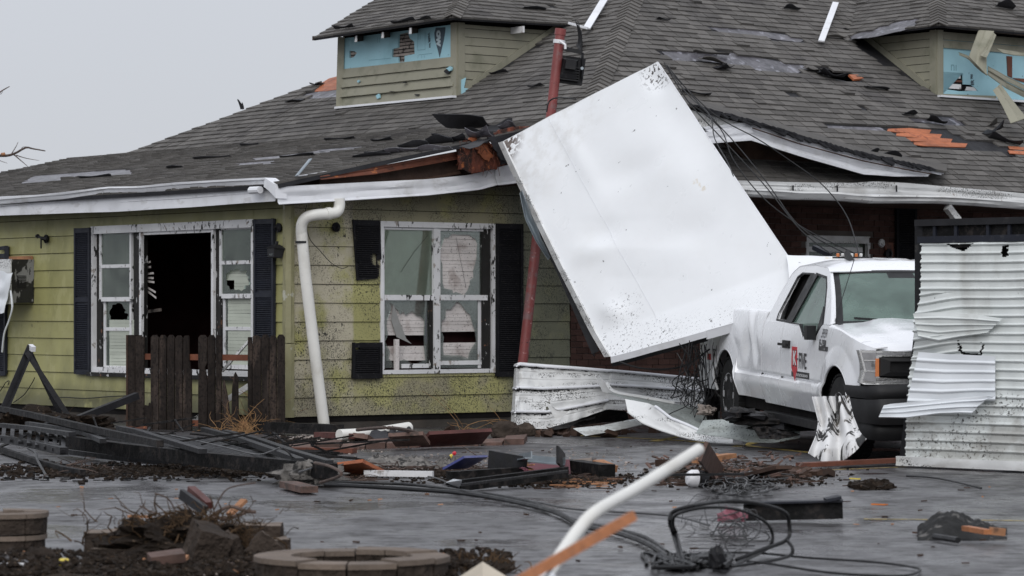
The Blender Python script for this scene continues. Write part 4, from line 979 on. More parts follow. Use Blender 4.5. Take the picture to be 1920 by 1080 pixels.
# dormer roof: two hipped slopes
def droof(fr_front, ev_corner, axF, axS, pF, pS, polyF, polyS, hip_top, par, seed):
    FF_ = Fr(ev_corner, axF, pF); FS_ = Fr(ev_corner, axS, pS)
    a = MB().plate(FF_, ccw([FF_.uv(*p) for p in polyF]), -.03, -.002).build('dormer_roof', M['felt'], par)
    b = MB().plate(FS_, ccw([FS_.uv(*p) for p in polyS]), -.03, -.002).build('dormer_roof', M['felt'], par)
    shingles(FF_, ccw([FF_.uv(*p) for p in polyF]), EX, [], a, seed=seed); shingles(FS_, ccw([FS_.uv(*p) for p in polyS]), EX, [], b, seed=seed + 1)
    return FF_, FS_, a, b
ec1 = FDf(0, .32, zc + .02) + FDs.n * .30
print('ec1', proj(ec1))
pF1 = dR + V((0, 0, .50)); pS1 = dL + V((0, 0, .50))
t1 = Fr(ec1, -dL, pF1); 
hdir1 = (dR + dL + V((0, 0, .5))).normalized(); ht1 = proj(ec1 + hdir1 * 2.2); print('dormer hip top', ht1)
ex, ey = proj(ec1)
F1a, F1b, r1a, r1b = droof(None, ec1, -dL, dR, pF1, pS1, [(588, 72), (ex, ey), ht1, (ht1[0] - 120, ht1[1])], [(ex, ey), (1118, 50), (1150, ht1[1]), ht1], ht1, d1, 101)
caps(ec1, ec1 + hdir1 * 2.2, F1a, F1b, r1a, 5, wd=.13)
MB().beam(F1a.w(588, 72, -.03), F1a.w(ex, ey, -.03), .05, .06).build('eave_board', M['darkwood'], r1a)
MB().beam(F1b.w(ex, ey, -.03), F1b.w(1118, 50, -.03), .04, .05).build('eave_board', M['darkwood'], r1b)
for k, (c, w_, h_, l) in enumerate([((650, 56), .6, -.08, .06), ((760, 44), .7, -.07, .05), ((800, 40), .4, -.08, .05), ((1000, 20), .5, -.06, .04)]): flap(F1a if k < 3 else F1b, c, w_, h_, l, 'felt', r1a, 0, seed=90 + k)
MB().beam(FUp.w(1100, 53, .12), FUp.w(1136, -6, .12), .10, .02, up=V((0, -1, 1))).build('valley_flashing', M['white'], r1b)
MB().beam(FUp.w(1066, 43, .25), FUp.w(1102, 53, .15), .02, .03).build('valley_flashing', M['white'], r1b)
# ---- right dormer
zc2 = FEf.uv(1757, 56)[1]
d2 = MB().plate(FEf, [(.02, -.02), (3.2, -.02), (3.2, zc2 + .17), (.02, zc2 + .17)], -.12, -.03).build('dormer', M['dark'], house, label='right dormer with torn siding hanging down')
sl2 = .65; se2 = (zc2 + .05) / sl2
MB().plate(FEs, ccw([(0, 0), (-se2, se2 * sl2), (-se2, zc2 + .22), (0, zc2 + .17)]), -.12, -.03).build('dormer_side', M['dark'], d2)
boards(FEs, ccw([(-.12, .15 * sl2), (-(zc2 - .02) / sl2, zc2 - .02), (-.12, zc2 - .02)]), [], .02, .118, 10, M['sage'], d2, maxlen=9, dmax=.016)
MB().box(FEf, -.01, .10, -.02, .03, -.02, zc2).build('corner_trim', M['sage'], d2); MB().box(FEs, -.12, .0, -.02, .03, -.02, zc2).build('corner_trim', M['sage'], d2)
MB().beam(FEs(-.12, .03, .12 * sl2 + .05), FEs(-se2 * .97, .03, se2 * .97 * sl2 + .045), .03, .09).build('side_trim', M['sage'], d2)
MB().beam(FEf(-.03, .07, .01), FEf(2.6, .07, .01), .07, .03).build('white_flashing', M['white'], d2)
h2 = [(1764, 134), (1806, 137), (1807, 158), (1822, 159), (1834, 170), (1800, 171), (1765, 166)]
fo2 = MB().plate(FEf, ccw([(.10, .03), (3.0, .03), (3.0, zc2 - .02), (.10, zc2 - .02)]), -.028, -.004, [ccw(px_poly(FEf, h2))[::-1]]).build('foam_board', M['foam'], d2)
for (x0, y0, x1, y1) in ((1765, 137, 1802, 146), (1768, 157, 1803, 166), (1812, 163, 1832, 170), (1766, 149, 1805, 153)):
    q = win_rect(FEf, x0, y0, x1, y1); MB().box(FEf, q[0], q[1], -.029, -.01, q[2], q[3]).build('lath', M['wood_white'] if y0 != 149 else M['rust'], d2)
ftext(FEf, 'IR™', 1826, 160, 12, 'print', fo2, -.0005, bold=.004, ang=90)
ftext(FEf, 'nı', 1782, 132, 26, 'fineprint', fo2, -.0005, ang=0)
q = win_rect(FEf, 1760, 66, 1822, 84); boards(FEf, ccw([(.12, zc2 - .26), (3.0, zc2 - .26), (3.0, zc2 - .02), (.12, zc2 - .02)]), [], zc2 - .26, .12, 2, M['sage'], d2, maxlen=9)
MB().plate(FEf, ccw(px_poly(FEf, [(1761, 181), (1866, 186), (1866, 180), (1762, 176)])), -.002, .022).build('siding_board', M['sage'], d2)
MB().plate(FEf, ccw(px_poly(FEf, [(1887, 105), (1897, 106), (1897, 146), (1889, 142)])), -.003, .01).build('stud', M['rust'], d2)
MB().plate(FEf, ccw(px_poly(FEf, [(1898, 146), (1925, 148), (1925, 156), (1905, 150)])), -.003, .012).build('stud', M['rust'], d2)
def torn(pts0, pts1, mt, nm, par, D0, D1, seed=0, th=.012, wob=.02, label=None, cat=None, nu=12):
    """ribbon between two pixel polylines with depths D0 (along) -> real bent strip"""
    mb = MB(); n0, n1_ = len(pts0) - 1, len(pts1) - 1
    def f(u, v):
        a = (pl([(i / n0, p[0]) for i, p in enumerate(pts0)], u), pl([(i / n0, p[1]) for i, p in enumerate(pts0)], u))
        b = (pl([(i / n1_, p[0]) for i, p in enumerate(pts1)], u), pl([(i / n1_, p[1]) for i, p in enumerate(pts1)], u))
        D = lerp(D0, D1, u) - .03 * (v > .45) + .4 * wob * NZ.noise(V((u * 5, v * 3, seed)))
        return P(lerp(a[0], b[0], v), lerp(a[1], b[1], v), D)
    mb.grid(f, nu, 8, th); return mb.build(nm, M[mt], par, smooth=20, label=label, cat=cat)
D2_ = dB2.y
torn([(1835, 56), (1826, 80), (1817, 106)], [(1864, 58), (1850, 95), (1850, 140)], 'sage', 'hanging_siding', d2, D2_ + .1, D2_ - .25, 1)
torn([(1862, 60), (1848, 90), (1838, 104)], [(1868, 66), (1855, 98), (1850, 108)], 'sage', 'hanging_siding', d2, D2_ + .05, D2_ - .3, 2)
torn([(1798, 98), (1815, 104), (1830, 116), (1852, 140)], [(1800, 104), (1818, 112), (1832, 128), (1850, 142)], 'sage', 'hanging_siding', d2, D2_ + .1, D2_ - .15, 3)
torn([(1852, 124), (1885, 142), (1925, 162)], [(1852, 132), (1885, 152), (1925, 171)], 'sage', 'hanging_siding', d2, D2_ - .2, D2_ + .6, 4)
torn([(1852, 133), (1885, 153), (1925, 172)], [(1852, 141), (1885, 165), (1918, 182)], 'sage', 'hanging_siding', d2, D2_ - .2, D2_ + .6, 5)
torn([(1876, 158), (1900, 190), (1925, 222)], [(1862, 170), (1880, 200), (1895, 232)], 'sage', 'hanging_siding', d2, D2_ - .2, D2_ - .6, 6)
torn([(1868, 92), (1895, 96), (1925, 100)], [(1880, 100), (1900, 104), (1925, 106)], 'sage', 'hanging_siding', d2, D2_ + .3, D2_ + .6, 7)
ec2 = FEf(0, .32, zc2 + .02) + FEs.n * .30; ex2, ey2 = proj(ec2); print('ec2', ex2, ey2)
hdir2 = (dL + dR + V((0, 0, .55))).normalized(); ht2 = proj(ec2 + hdir2 * 2.0)
F2a = Fr(ec2, dR, dL + V((0, 0, .55))); F2b = Fr(ec2, -dL, dR + V((0, 0, .55)))
pa = ccw([F2a.uv(ex2, ey2), (3.2, 0), (3.2, F2a.uv(*ht2)[1]), F2a.uv(*ht2)]); pb = ccw([F2b.uv(ex2, ey2), F2b.uv(1537, 76), F2b.uv(1575, ht2[1]), F2b.uv(*ht2)])
r2a = MB().plate(F2a, pa, -.03, -.002).build('dormer_roof', M['felt'], d2); r2b = MB().plate(F2b, pb, -.03, -.002).build('dormer_roof', M['felt'], d2)
wp = [(1600, 66), (1700, 38), (1722, 36), (1720, 50), (1640, 70), (1590, 76)]
shingles(F2a, pa, EX, [], r2a, seed=120); shingles(F2b, pb, EX, [ccw(px_poly(F2b, wp))], r2b, seed=121)
patch(F2b, wp, 'wetfelt', 'underlay', r2b)
caps(ec2, ec2 + hdir2 * 2.0, F2a, F2b, r2a, 6, wd=.13)
MB().beam(F2a.w(ex2, ey2, -.03), F2a(3.2, -.03, 0), .05, .05).build('eave_board', M['darkwood'], r2a); MB().beam(F2b.w(ex2, ey2, -.03), F2b.w(1537, 76, -.03), .04, .05).build('eave_board', M['darkwood'], r2b)
flap(F2a, (1880, 18), .4, -.12, .12, 'felt', r2a, -.2, seed=131); flap(F2b, (1580, 60), .4, -.12, .08, 'felt', r2b, 0, seed=132)
MB().beam(FR_main.w(1540, 77, .12), FR_main.w(1567, 5, .12), .09, .02, up=V((0, -1, 1))).build('valley_flashing', M['white'], r2b)
emit_shingles()
# felt curl by the floodlight
flap(FUp, (1085, 95), .5, .25, .3, 'felt', roofU, -.6, seed=141, label='curled black felt by the floodlight')

# ------------------------------------------------------------------ gutters, fascias
def sweep(prof, path, nm, mt, parent, n=40, wob=.0, seed=0, th=.006):
    """prof: list of (d, z) offsets; path(t) -> (frame point fn)"""
    mb = MB(); k = len(prof) - 1
    def f(u, v):
        i = min(int(v * k + 1e-6), k); d, z = prof[i]
        fr, a, z0, d0 = path(u)
        wz = wob * NZ.noise(V((u * 9, i * .8, seed)))
        return fr(a, d0 + d + wz, z0 + z + wz * .6)
    mb.grid(f, n, k, th); return mb.build(nm, M[mt], parent, smooth=25)
gd = .45
gtop = [(-60, 377), (0, 371), (120, 361), (200, 350), (260, 349), (333, 342), (420, 337), (497, 333)]
gp = [FL.uv(u, v, gd) for u, v in gtop]
def gpath(t):
    a = lerp(-12.0, gp[-1][0], t); return FL, a, pl(gp, a), gd
sweep([(0, -.0), (.0, -.02), (-.02, -.03), (-.03, -.07), (-.06, -.10), (-.11, -.105), (-.13, -.10)], gpath, 'gutter', 'white', house, 60, .012, 1)
fb = [FL.uv(u, v, .38) for u, v in [(-60, 408), (0, 404), (210, 397), (360, 388), (516, 377)]]
fa_ = lambda t: (FL, lerp(-12.0, FL.uv(516, 370, .36)[0], t), pl(fb, lerp(-12.0, fb[-1][0], t)), .36)
sweep([(0, 0), (0, .11), (.004, .115), (.004, .26)], fa_, 'fascia', 'white', house, 60, .008, 2)
MB().box(FL, -12, -.03, .0, .355, fb[0][1] + .03 - .0, fb[0][1] + .05).build('soffit', M['white_dirty'], house)
MB().tube([FL.w(470, 357, .47), FL.w(488, 356, .47)], .045, 10).build('downspout_stub', M['white'], house)
# end cap of the gutter corner
MB().plate(FL, ccw([FL.uv(497, 333, .45), FL.uv(516, 346, .45), FL.uv(518, 372, .45), FL.uv(505, 358, .45), FL.uv(495, 350, .45)]), .30, .455).build('gutter_end', M['white'], house)
# right fascia, bent and sagging, in two lengths
def strip_px(fr, top, bot, d, nm, mt, n=30, wob=.01, lip=.03, seed=0, par=house, th=.008):
    tp = [fr.uv(u, v, d) for u, v in top]; bt = [fr.uv(u, v, d) for u, v in bot]
    def f(u, v):
        k0, k1 = len(tp) - 1, len(bt) - 1
        ta = (pl([(i / k0, p[0]) for i, p in enumerate(tp)], u), pl([(i / k0, p[1]) for i, p in enumerate(tp)], u))
        ba = (pl([(i / k1, p[0]) for i, p in enumerate(bt)], u), pl([(i / k1, p[1]) for i, p in enumerate(bt)], u))
        wz = wob * NZ.noise(V((u * 8, v * 2, seed))) + wob * .8 * abs(NZ.noise(V((u * 17, v * 4, seed + 4))))
        dd = d + wz + (lip if v in (0.0,) else 0) * 1.0 - (.01 if .35 < v < .6 else 0)
        return fr(lerp(ba[0], ta[0], v), dd, lerp(ba[1], ta[1], v))
    mb = MB(); mb.grid(f, n, 8, th); return mb.build(nm, M[mt], par, smooth=30)
strip_px(FRW, [(521, 350), (636, 344), (800, 336), (880, 328), (935, 314)], [(521, 383), (640, 376), (800, 366), (900, 355), (938, 344)], .40, 'fascia', 'white', seed=1, wob=.025)
strip_px(FRW, [(928, 315), (955, 309), (985, 305)], [(932, 347), (960, 344), (990, 338)], .425, 'fascia', 'white', n=8, seed=3)
# rust framing inside the torn rake: rafter, sheathing edge, soffit
strip_px(FRW, [(600, 330), (700, 313), (860, 283), (880, 281)], [(600, 336), (700, 326), (860, 297), (885, 293)], .44, 'rake_rafter', 'rust', seed=6, wob=.01)
strip_px(FRW, [(600, 335), (800, 300), (860, 290)], [(600, 350), (800, 338), (862, 325)], .36, 'rake_board', 'darkwood', seed=7)
strip_px(FRW, [(560, 329), (650, 315), (775, 293)], [(562, 334), (650, 320), (776, 296)], .42, 'drip_edge', 'white', seed=8, wob=.006, lip=0)
MB().plate(FRW, ccw(px_poly(FRW, [(530, 345), (880, 285), (1000, 250), (1000, 345), (540, 385)], .1)), .02, .12).build('soffit_board', M['darkwood'], house)
for k, (pa_, mt) in enumerate([([(855, 281), (870, 262), (893, 254), (922, 272), (946, 306), (930, 318), (895, 323), (858, 318)], 'rust'), ([(874, 262), (886, 256), (905, 270), (920, 292), (912, 304), (900, 296), (888, 280)], 'ply'), ([(905, 250), (940, 242), (990, 236), (968, 262), (925, 268)], 'redwood'),
                           ([(918, 262), (948, 254), (952, 300), (930, 310)], 'felt'), ([(900, 250), (912, 248), (922, 270), (938, 300), (928, 302), (910, 272)], 'felt')]):
    rj = random.Random(k + 3); pj = []
    for (xa, ya), (xb, yb) in zip(pa_, pa_[1:] + pa_[:1]):
        for q in range(4): pj.append((lerp(xa, xb, q / 4) + rj.uniform(-3, 3) * (q > 0), lerp(ya, yb, q / 4) + rj.uniform(-3, 3) * (q > 0)))
    MB().plate(FRW, ccw(px_poly(FRW, pj, .5)), .50 + k * .03, .52 + k * .03).build('torn_sheathing', M['darkrust' if mt in ('rust', 'redwood') else mt], house)
mb = MB(); r_ = random.Random(5)
for k in range(60):
    x = r_.uniform(862, 935); y = r_.uniform(258, 316); p = FRW.w(x, y, .60); mb.tube([p, p + V((r_.uniform(-.07, .07), r_.uniform(-.05, .05), r_.uniform(-.18, .03)))], .0025, 4)
mb.build('splinters', M['darkrust'], house, kind='stuff')
MB().beam(FRW.w(556, 330, .5), FRW.w(582, 298, .5), .012, .07, up=V((1, -.5, .7))).build('bent_flashing', M['galv'], house)
# porch gable fascia on the right: raised overlay with white boards
def ovl(top, bot, d, nm, mt, seed, wob=.01): return strip_px(FRW, top, bot, d, nm, mt, seed=seed, wob=wob, lip=0, th=.02)
dG = -.9
def chk(u, v): return proj(FR_main.w(u, v))
FG = Fr(FRW(0, OV + .12, 0), dR)
def og(top, bot, dd, nm, mt, seed=0, wob=.006):
    return strip_px(FG, top, bot, dd, nm, mt, seed=seed, wob=wob, lip=0, th=.02)
og([(1290, 205), (1411, 236)], [(1290, 236), (1411, 258)], -.02, 'gable_fascia', 'white_dirty', 1)
og([(1318, 238), (1411, 228)], [(1330, 248), (1411, 240)], .012, 'gable_trim', 'white', 2)
og([(1318, 248), (1412, 240)], [(1330, 269), (1412, 263)], .03, 'gable_trim', 'white', 3)
og([(1411, 229), (1500, 258), (1620, 292), (1690, 308), (1770, 324)], [(1411, 240), (1500, 270), (1620, 302), (1700, 318), (1765, 326)], .02, 'gable_trim', 'white', 4, .012)
og([(1411, 240), (1500, 270), (1620, 302), (1700, 318), (1745, 325)], [(1411, 264), (1500, 293), (1620, 327), (1680, 331), (1740, 331)], 0.0, 'gable_fascia', 'white', 5, .012)
# slab joining fascia to the main slope (shingled), seen edge on
def slab(px, name, n=20):
    mb = MB()
    def f(u, v):
        x = pl([(i / (len(px) - 1), p[0]) for i, p in enumerate(px)], u); y = pl([(i / (len(px) - 1), p[1]) for i, p in enumerate(px)], u)
        a = FG.w(x, y, .05); b = FR_main.w(x, y - 10 - 1 * math.sin(u * 20)) + FR_main.n * .02
        return a.lerp(b, v)
    mb.grid(f, n, 6, .03); return mb.build(name, M['shingle'], roofR)
slab([(1280, 192), (1411, 229), (1500, 256), (1620, 290), (1700, 306), (1775, 321)], 'gable_roof_slab')
# black ragged felt edge on top of the fascia
mb = MB(); r_ = random.Random(8)
for k in range(46):
    t = k / 45; x = lerp(1300, 1740, t); y = pl([(1280, 193), (1411, 229), (1500, 256), (1620, 290), (1700, 306), (1775, 321)], x)
    p = FG.w(x, y - 1, .07); L_ = r_.uniform(.1, .25); mb.beam(p, p + FG.ax * L_ + V((0, 0, -.28 * L_ + r_.uniform(-.03, .03))), .05, r_.uniform(.015, .05))
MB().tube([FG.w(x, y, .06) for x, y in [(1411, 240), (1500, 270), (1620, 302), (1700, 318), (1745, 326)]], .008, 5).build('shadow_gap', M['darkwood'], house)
mb.build('ragged_felt_edge', M['felt'], roofR, kind='stuff')
# lower roof strip in shade below the gable
FP = Fr(FRW(0, OV - .05, FRW.uv(1500, 343, OV)[1]), dR, dL + V((0, 0, .42)))
rp = ccw([FP.uv(1360, 340), FP.uv(1700, 352), FP.uv(1640, 330), FP.uv(1420, 262), FP.uv(1345, 250)])
rl = MB().plate(FP, rp, -.03, -.002).build('porch_roof', M['felt'], house)
allsh.clear(); shingles(FP, rp, EX, [], rl, seed=200)
mbx = MB()
for (ar, fr, p, t, za, expo, wv, par) in allsh: mbx.poly(p, [], lambda a, z: fr(a, 0, z), lambda a, z: fr(a, .012 + t * (1 - .75 * (z - za) / expo), z))
mbx.build('shingles', M['shingle'], rl, kind='stuff')
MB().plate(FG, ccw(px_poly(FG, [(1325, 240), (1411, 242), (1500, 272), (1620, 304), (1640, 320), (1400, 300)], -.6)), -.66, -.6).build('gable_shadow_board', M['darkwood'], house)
# right gutter with bent lip: top fascia then gutter
strip_px(FRW, [(1370, 338), (1500, 342), (1600, 343), (1640, 340), (1700, 343), (1800, 352), (1925, 363)], [(1370, 355), (1500, 360), (1700, 366), (1800, 372), (1925, 380)], OV + .08, 'fascia', 'white_dirty', seed=11, wob=.012, lip=0)
def gpr(t):
    a0 = FRW.uv(1365, 353, OV + .2)[0]; a1 = FRW.uv(1960, 375, OV + .2)[0]; a = lerp(a0, a1, t)
    pts = [FRW.uv(u, v, OV + .2) for u, v in [(1365, 350), (1500, 359), (1580, 361), (1640, 366), (1700, 366), (1770, 367), (1850, 372), (1960, 380)]]
    return FRW, a, pl(pts, a), OV + .2
sweep([(0, 0), (0.01, -.02), (-.01, -.035), (-.02, -.07), (-.05, -.095), (-.10, -.10), (-.12, -.095)], gpr, 'gutter', 'white_dirty', house, 50, .018, 21)
MB().box(FRW, 4.9, 14, -.02, OV + .05, 2.90, 2.925).build('soffit', M['darkwood'], house)
for u in (1487, 1570, 1681): MB().beam(FRW.w(u, 350, OV + .09), FRW.w(u, 357, OV + .18), .02, .04).build('gutter_hanger', M['greymetal'], house)
MB().beam(FRW.w(1776, 388, OV), FRW.w(1796, 414, OV), .09, .09).build('porch_bracket', M['white_dirty'], house)
# downspout, knocked loose
dsp = thing('downspout', FRW.w(608, 798, .2), 'white round downspout leaning off the corner wall beside the dark picket fence', 'downspout')
d_ = .30
path = spline([FRW.w(636, 372, .42), FRW.w(636, 388, .42), FRW.w(630, 398, .42), FRW.w(612, 401, .40), FRW.w(590, 403, .36), FRW.w(574, 408, .3), FRW.w(566, 420, .25), FRW.w(565, 437, .22)], 5)
MB().tube(path, .068, 16).build('elbow', M['pvc'], dsp, smooth=True)
MB().tube([FRW.w(565, 432, .22), FRW.w(573, 520, .22), FRW.w(590, 660, .24), FRW.w(608, 800, .26)], .070, 16).build('pipe', M['pvc'], dsp, smooth=True)
MB().tube([FRW.w(620, 400, .41), FRW.w(612, 401, .40)], .076, 16).build('coupling', M['pvc'], dsp, smooth=True); MB().tube([FRW.w(565, 452, .22), FRW.w(565, 456, .22)], .074, 16).build('band', M['greymetal'], dsp)
# ------------------------------------------------------------------ BIG WHITE PANEL
big = thing('sheet_metal_panel', P(1280, 668, 34), 'huge dented white metal sheet leaning from the torn roof edge onto the pickup bed', 'metal panel')
pA, pB, pC, pE, pD = P(945, 265, 36.8), P(1233, 115, 35.5), P(1489, 497, 32.9), P(1478, 569, 32.4), P(1145, 668, 34.0)
pD2 = P(1122, 628, 34.35)
npan = (pB - pA).cross(pD - pA).normalized()
if npan.y > 0: npan = -npan
def psurf(u, w):
    if w < .86:
        t = w / .86; l = pA.lerp(pD2, t) ; r_ = pB.lerp(pC, t)
    else:
        t = (w - .86) / .14; l = pD2.lerp(pD, t); r_ = pC.lerp(pE, t)
    l = l + npan * (.03 * math.sin(min(1, w / .86) * math.pi)) ; p = l.lerp(r_, u)
    # bottom edge sags
    if w > .86: p = p + V((0, 0, -.03 * math.sin(u * math.pi) * (w - .86) / .14))
    # edge outline is slightly bowed
    dn = (.022 * NZ.noise(V((u * 2.1 + 3, w * 2.6, 1.5))) + .010 * NZ.noise(V((u * 5, w * 6, 4))))
    g = lambda cu, cw, su, sw, k: k * math.exp(-((u - cu) / su) ** 2 - ((w - cw) / sw) ** 2)
    dn += g(.24, .50, .11, .045, -.04) + g(.18, .57, .10, .035, .035) + g(.62, .62, .16, .05, -.03) + g(.35, .22, .05, .16, .02) + g(.12, .80, .06, .04, .05) + g(.55, .33, .2, .05, -.03) + g(.75, .40, .12, .12, .025) + g(.93, .06, .06, .05, -.05) + g(.9, .2, .1, .1, -.03)
    dn += .03 * max(0, 1 - abs(w - (.5 + .3 * u)) / .12) * sstep(0, .25, u) * sstep(.75, .4, u)
    return p + npan * dn
mb = MB(); mb.grid(psurf, 90, 110, -.004)
mb.build('sheet', M['panel'], big, smooth=60)
sheetseam = MB().tube([psurf(.30 + .0 * t, t / 30 * .9) + npan * .004 for t in range(31)], .002, 5).build('seam', M['white'], big)
def edge(path, dirv, w_, nm, mt, th=.03, drop=V((0, 0, 0))):
    mb = MB(); n = len(path) - 1
    def f(u, v):
        k = u * n; i = min(int(k), n - 1); p = path[i].lerp(path[i + 1], k - i); return p + dirv * w_ * v + drop
    mb.grid(f, n, 2, th); return mb.build(nm, M[mt], big, smooth=40)
Lp = [psurf(0, t / 40) for t in range(41)]
edge(Lp, V((-.35, .93, -.05)), .16, 'edge_flange', 'white_dirty', .02)
Tp = [psurf(t / 30, 0) for t in range(31)]
edge(Tp, V((-.1, 1, .1)), .08, 'edge_flange', 'white_dirty', .012)
Bp = [psurf(t / 40, 1) for t in range(41)]
e1 = edge([q for i, q in enumerate(Bp) if i <= 22], V((.1, .25, -.96)), .075, 'bottom_flange', 'white', .012)
edge([q + V((0, .02, 0)) for i, q in enumerate(Bp) if i >= 22], V((.1, .25, -.96)), .10, 'bottom_flange', 'white', .012)
edge([q + V((.02, .12, -.02)) for i, q in enumerate(Bp) if i <= 22], V((.1, .45, -.9)), .10, 'bottom_rail', 'greymetal', .02)
edge([psurf(1, t / 40) for t in range(41)], V((.1, 1, .0)), .05, 'edge_flange', 'white', .012)
# sheet that carries on behind the cab roof
mb = MB(); tp = [(1474, 479), (1540, 481), (1600, 482), (1640, 488), (1700, 489), (1760, 493)]
def cf(u, v):
    k = u * 5; i = min(int(k), 4); x = lerp(tp[i][0], tp[i + 1][0], k - i); y = lerp(tp[i][1], tp[i + 1][1], k - i)
    a = P(x, y, 33.0 - .2 * u); return a + V((0, -.45 * v, -.12 * v - .25 * v * v + .02 * NZ.noise(V((u * 6, v * 3, 2)))))
mb.grid(cf, 30, 6, .006); mb.build('sheet_tail', M['panel'], big, smooth=True)
mb = MB(); mb.grid(lambda u, v: P(lerp(1636, 1690, u), 487 - 3 * v + 2 * u, 32.75 - .3 * v), 4, 2, .006); mb.build('sheet_scrap', M['panel'], big)
# rust corner tatters
for k, (x, y, D) in enumerate([]):
    MB().add([P(x - 2, y - 4, D), P(x + 6, y - 2, D), P(x + 4, y + 10, D - .02), P(x - 3, y + 6, D - .01)], [(0, 1, 2, 3)]).build('rusty_corner', M['rust'], big)

# red pole with floodlight
pole = thing('steel_pole', P(978, 678, 36.6), 'tall leaning faded red steel pole rising behind the white panel', 'pole')
b0, b1 = P(979, 690, 36.7), P(1050, 66, 37.0)
MB().tube([b0, b1], .062, 16).build('shaft', M['redpole'], pole, smooth=True)
MB().tube([P(1050, 66, 37.0), P(1051.5, 54, 37.0)], .07, 16).build('cap', M['redpole'], pole, smooth=True)
MB().tube([P(1048, 82, 37.0), P(1049, 75, 37.0)], .075, 16).build('clamp', M['plasticw'], pole, smooth=True)
MB().tube([P(1050, 77, 36.9), P(1060, 84, 36.85), P(1060, 92, 36.85)], .015, 6).build('clamp_tail', M['plasticw'], pole)
fl = thing('floodlight', P(1072, 155, 36.9), 'black finned floodlight hanging behind the top of the red pole', 'floodlight')
Fl = Fr(P(1068, 130, 37.0), V((.96, .15, -.12)), V((.15, .1, 1)))
MB().box(Fl, -.17, .19, -.10, -.04, -.17, .17).build('door_frame', M['black'], fl)
mb = MB(); 
for k in range(6): mb.box(Fl, -.13 + k * .012, .13 - k * .004, -.04, .02 + .012 * k, -.14 + k * .03, -.125 + k * .03)
mb.build('fins', M['black'], fl, kind='stuff')
MB().hexa([Fl(-.12, .03, -.12), Fl(.10, .03, -.12), Fl(.10, -.04, -.14), Fl(-.14, -.04, -.14), Fl(-.08, .10, .10), Fl(.06, .10, .10), Fl(.10, -.04, .14), Fl(-.13, -.04, .14)]).build('housing', M['black'], fl)
MB().box(Fl, -.08, .05, .08, .14, -.02, .10).build('ballast_box', M['black'], fl)
MB().beam(Fl(.17, .0, -.1), Fl(.12, .05, .22), .02, .06).build('bracket', M['black'], fl); MB().beam(Fl(.12, .05, .22), Fl(-.12, .06, .24), .02, .05).build('bracket', M['greymetal'], fl)
MB().tube([Fl(.14, .05, .02), Fl(.14, .08, .02)], .02, 8).build('bolt', M['galv'], fl)
tag(MB().tube(spline([P(1025, 210, 36.6), P(1030, 190, 36.6), P(1048, 183, 36.7), P(1080, 186, 38)], 5), .01, 5).build('wire', M['cable']), 'thin black wire wrapped round the red pole just above the panel', 'wire')
# black beams behind the panel's left edge
tag(MB().angle(P(978, 358, 36.2), P(1110, 664, 35.2), .09, .012, roll=2.2).build('steel_angle', M['black']), 'long black steel angle bar slanting behind the left edge of the white panel', 'steel bar')
tag(MB().angle(P(975, 380, 36.4), P(1050, 520, 36.0), .05, .012, roll=2.2).build('steel_angle', M['blackp']), 'short black steel bar tucked beside the long slanting one', 'steel bar')
mb = MB()
def gs(u, v):
    a = V((pl([(0, 975), (.35, 985), (.7, 1005), (1, 1028)], u), pl([(0, 362), (.35, 410), (.7, 452), (1, 487)], u), 0)); wd = pl([(0, 4), (.5, 16), (1, 5)], u)
    return P(a.x + wd * v, a.y - 6 * v, 36.0 + .06 * math.sin(v * 6))
mb.grid(gs, 16, 6, .006); tag(mb.build('bent_flashing', M['galv'], smooth=True), 'crumpled blue-grey metal strip hanging under the fascia left of the white panel', 'metal strip')

# hanging wires on the right
wires = [[(1245, 118), (1290, 190), (1340, 245), (1400, 310), (1440, 355), (1500, 430), (1560, 478)], [(1250, 122), (1320, 205), (1380, 270), (1440, 345), (1500, 425), (1590, 478)], [(1262, 140), (1340, 215), (1420, 260), (1480, 300), (1535, 340), (1570, 378), (1590, 410), (1602, 445), (1610, 478)],
         [(1290, 190), (1350, 240), (1375, 300), (1430, 370), (1495, 420), (1550, 450), (1605, 476)], [(1250, 125), (1290, 178), (1330, 215), (1340, 260), (1362, 300), (1375, 330)]]
wl_ = ['leftmost long sagging black wire from the panel tip to the cab roof', 'second long sagging black wire from the panel tip to the cab roof', 'black wire arching furthest right across the gable and past the brick window', 'black wire that joins the others above the brick wall window', 'short dangling black wire beside the gable peak']
for k, wpts in enumerate(wires):
    n = len(wpts) - 1; tag(MB().tube(spline([P(u, v, 35.4 - 2.4 * (i / n)) for i, (u, v) in enumerate(wpts)], 5), .007, 5).build('hanging_wire', M['cable']), wl_[k], 'wire', 'black wires hanging from the roof to the truck')
tag(MB().beam(P(1527, 464, 33.6), P(1556, 478, 33.3), .06, .05).build('wood_stub', M['shutter']), 'dark square bar sticking up behind the cab roof by the brick window', 'bar')

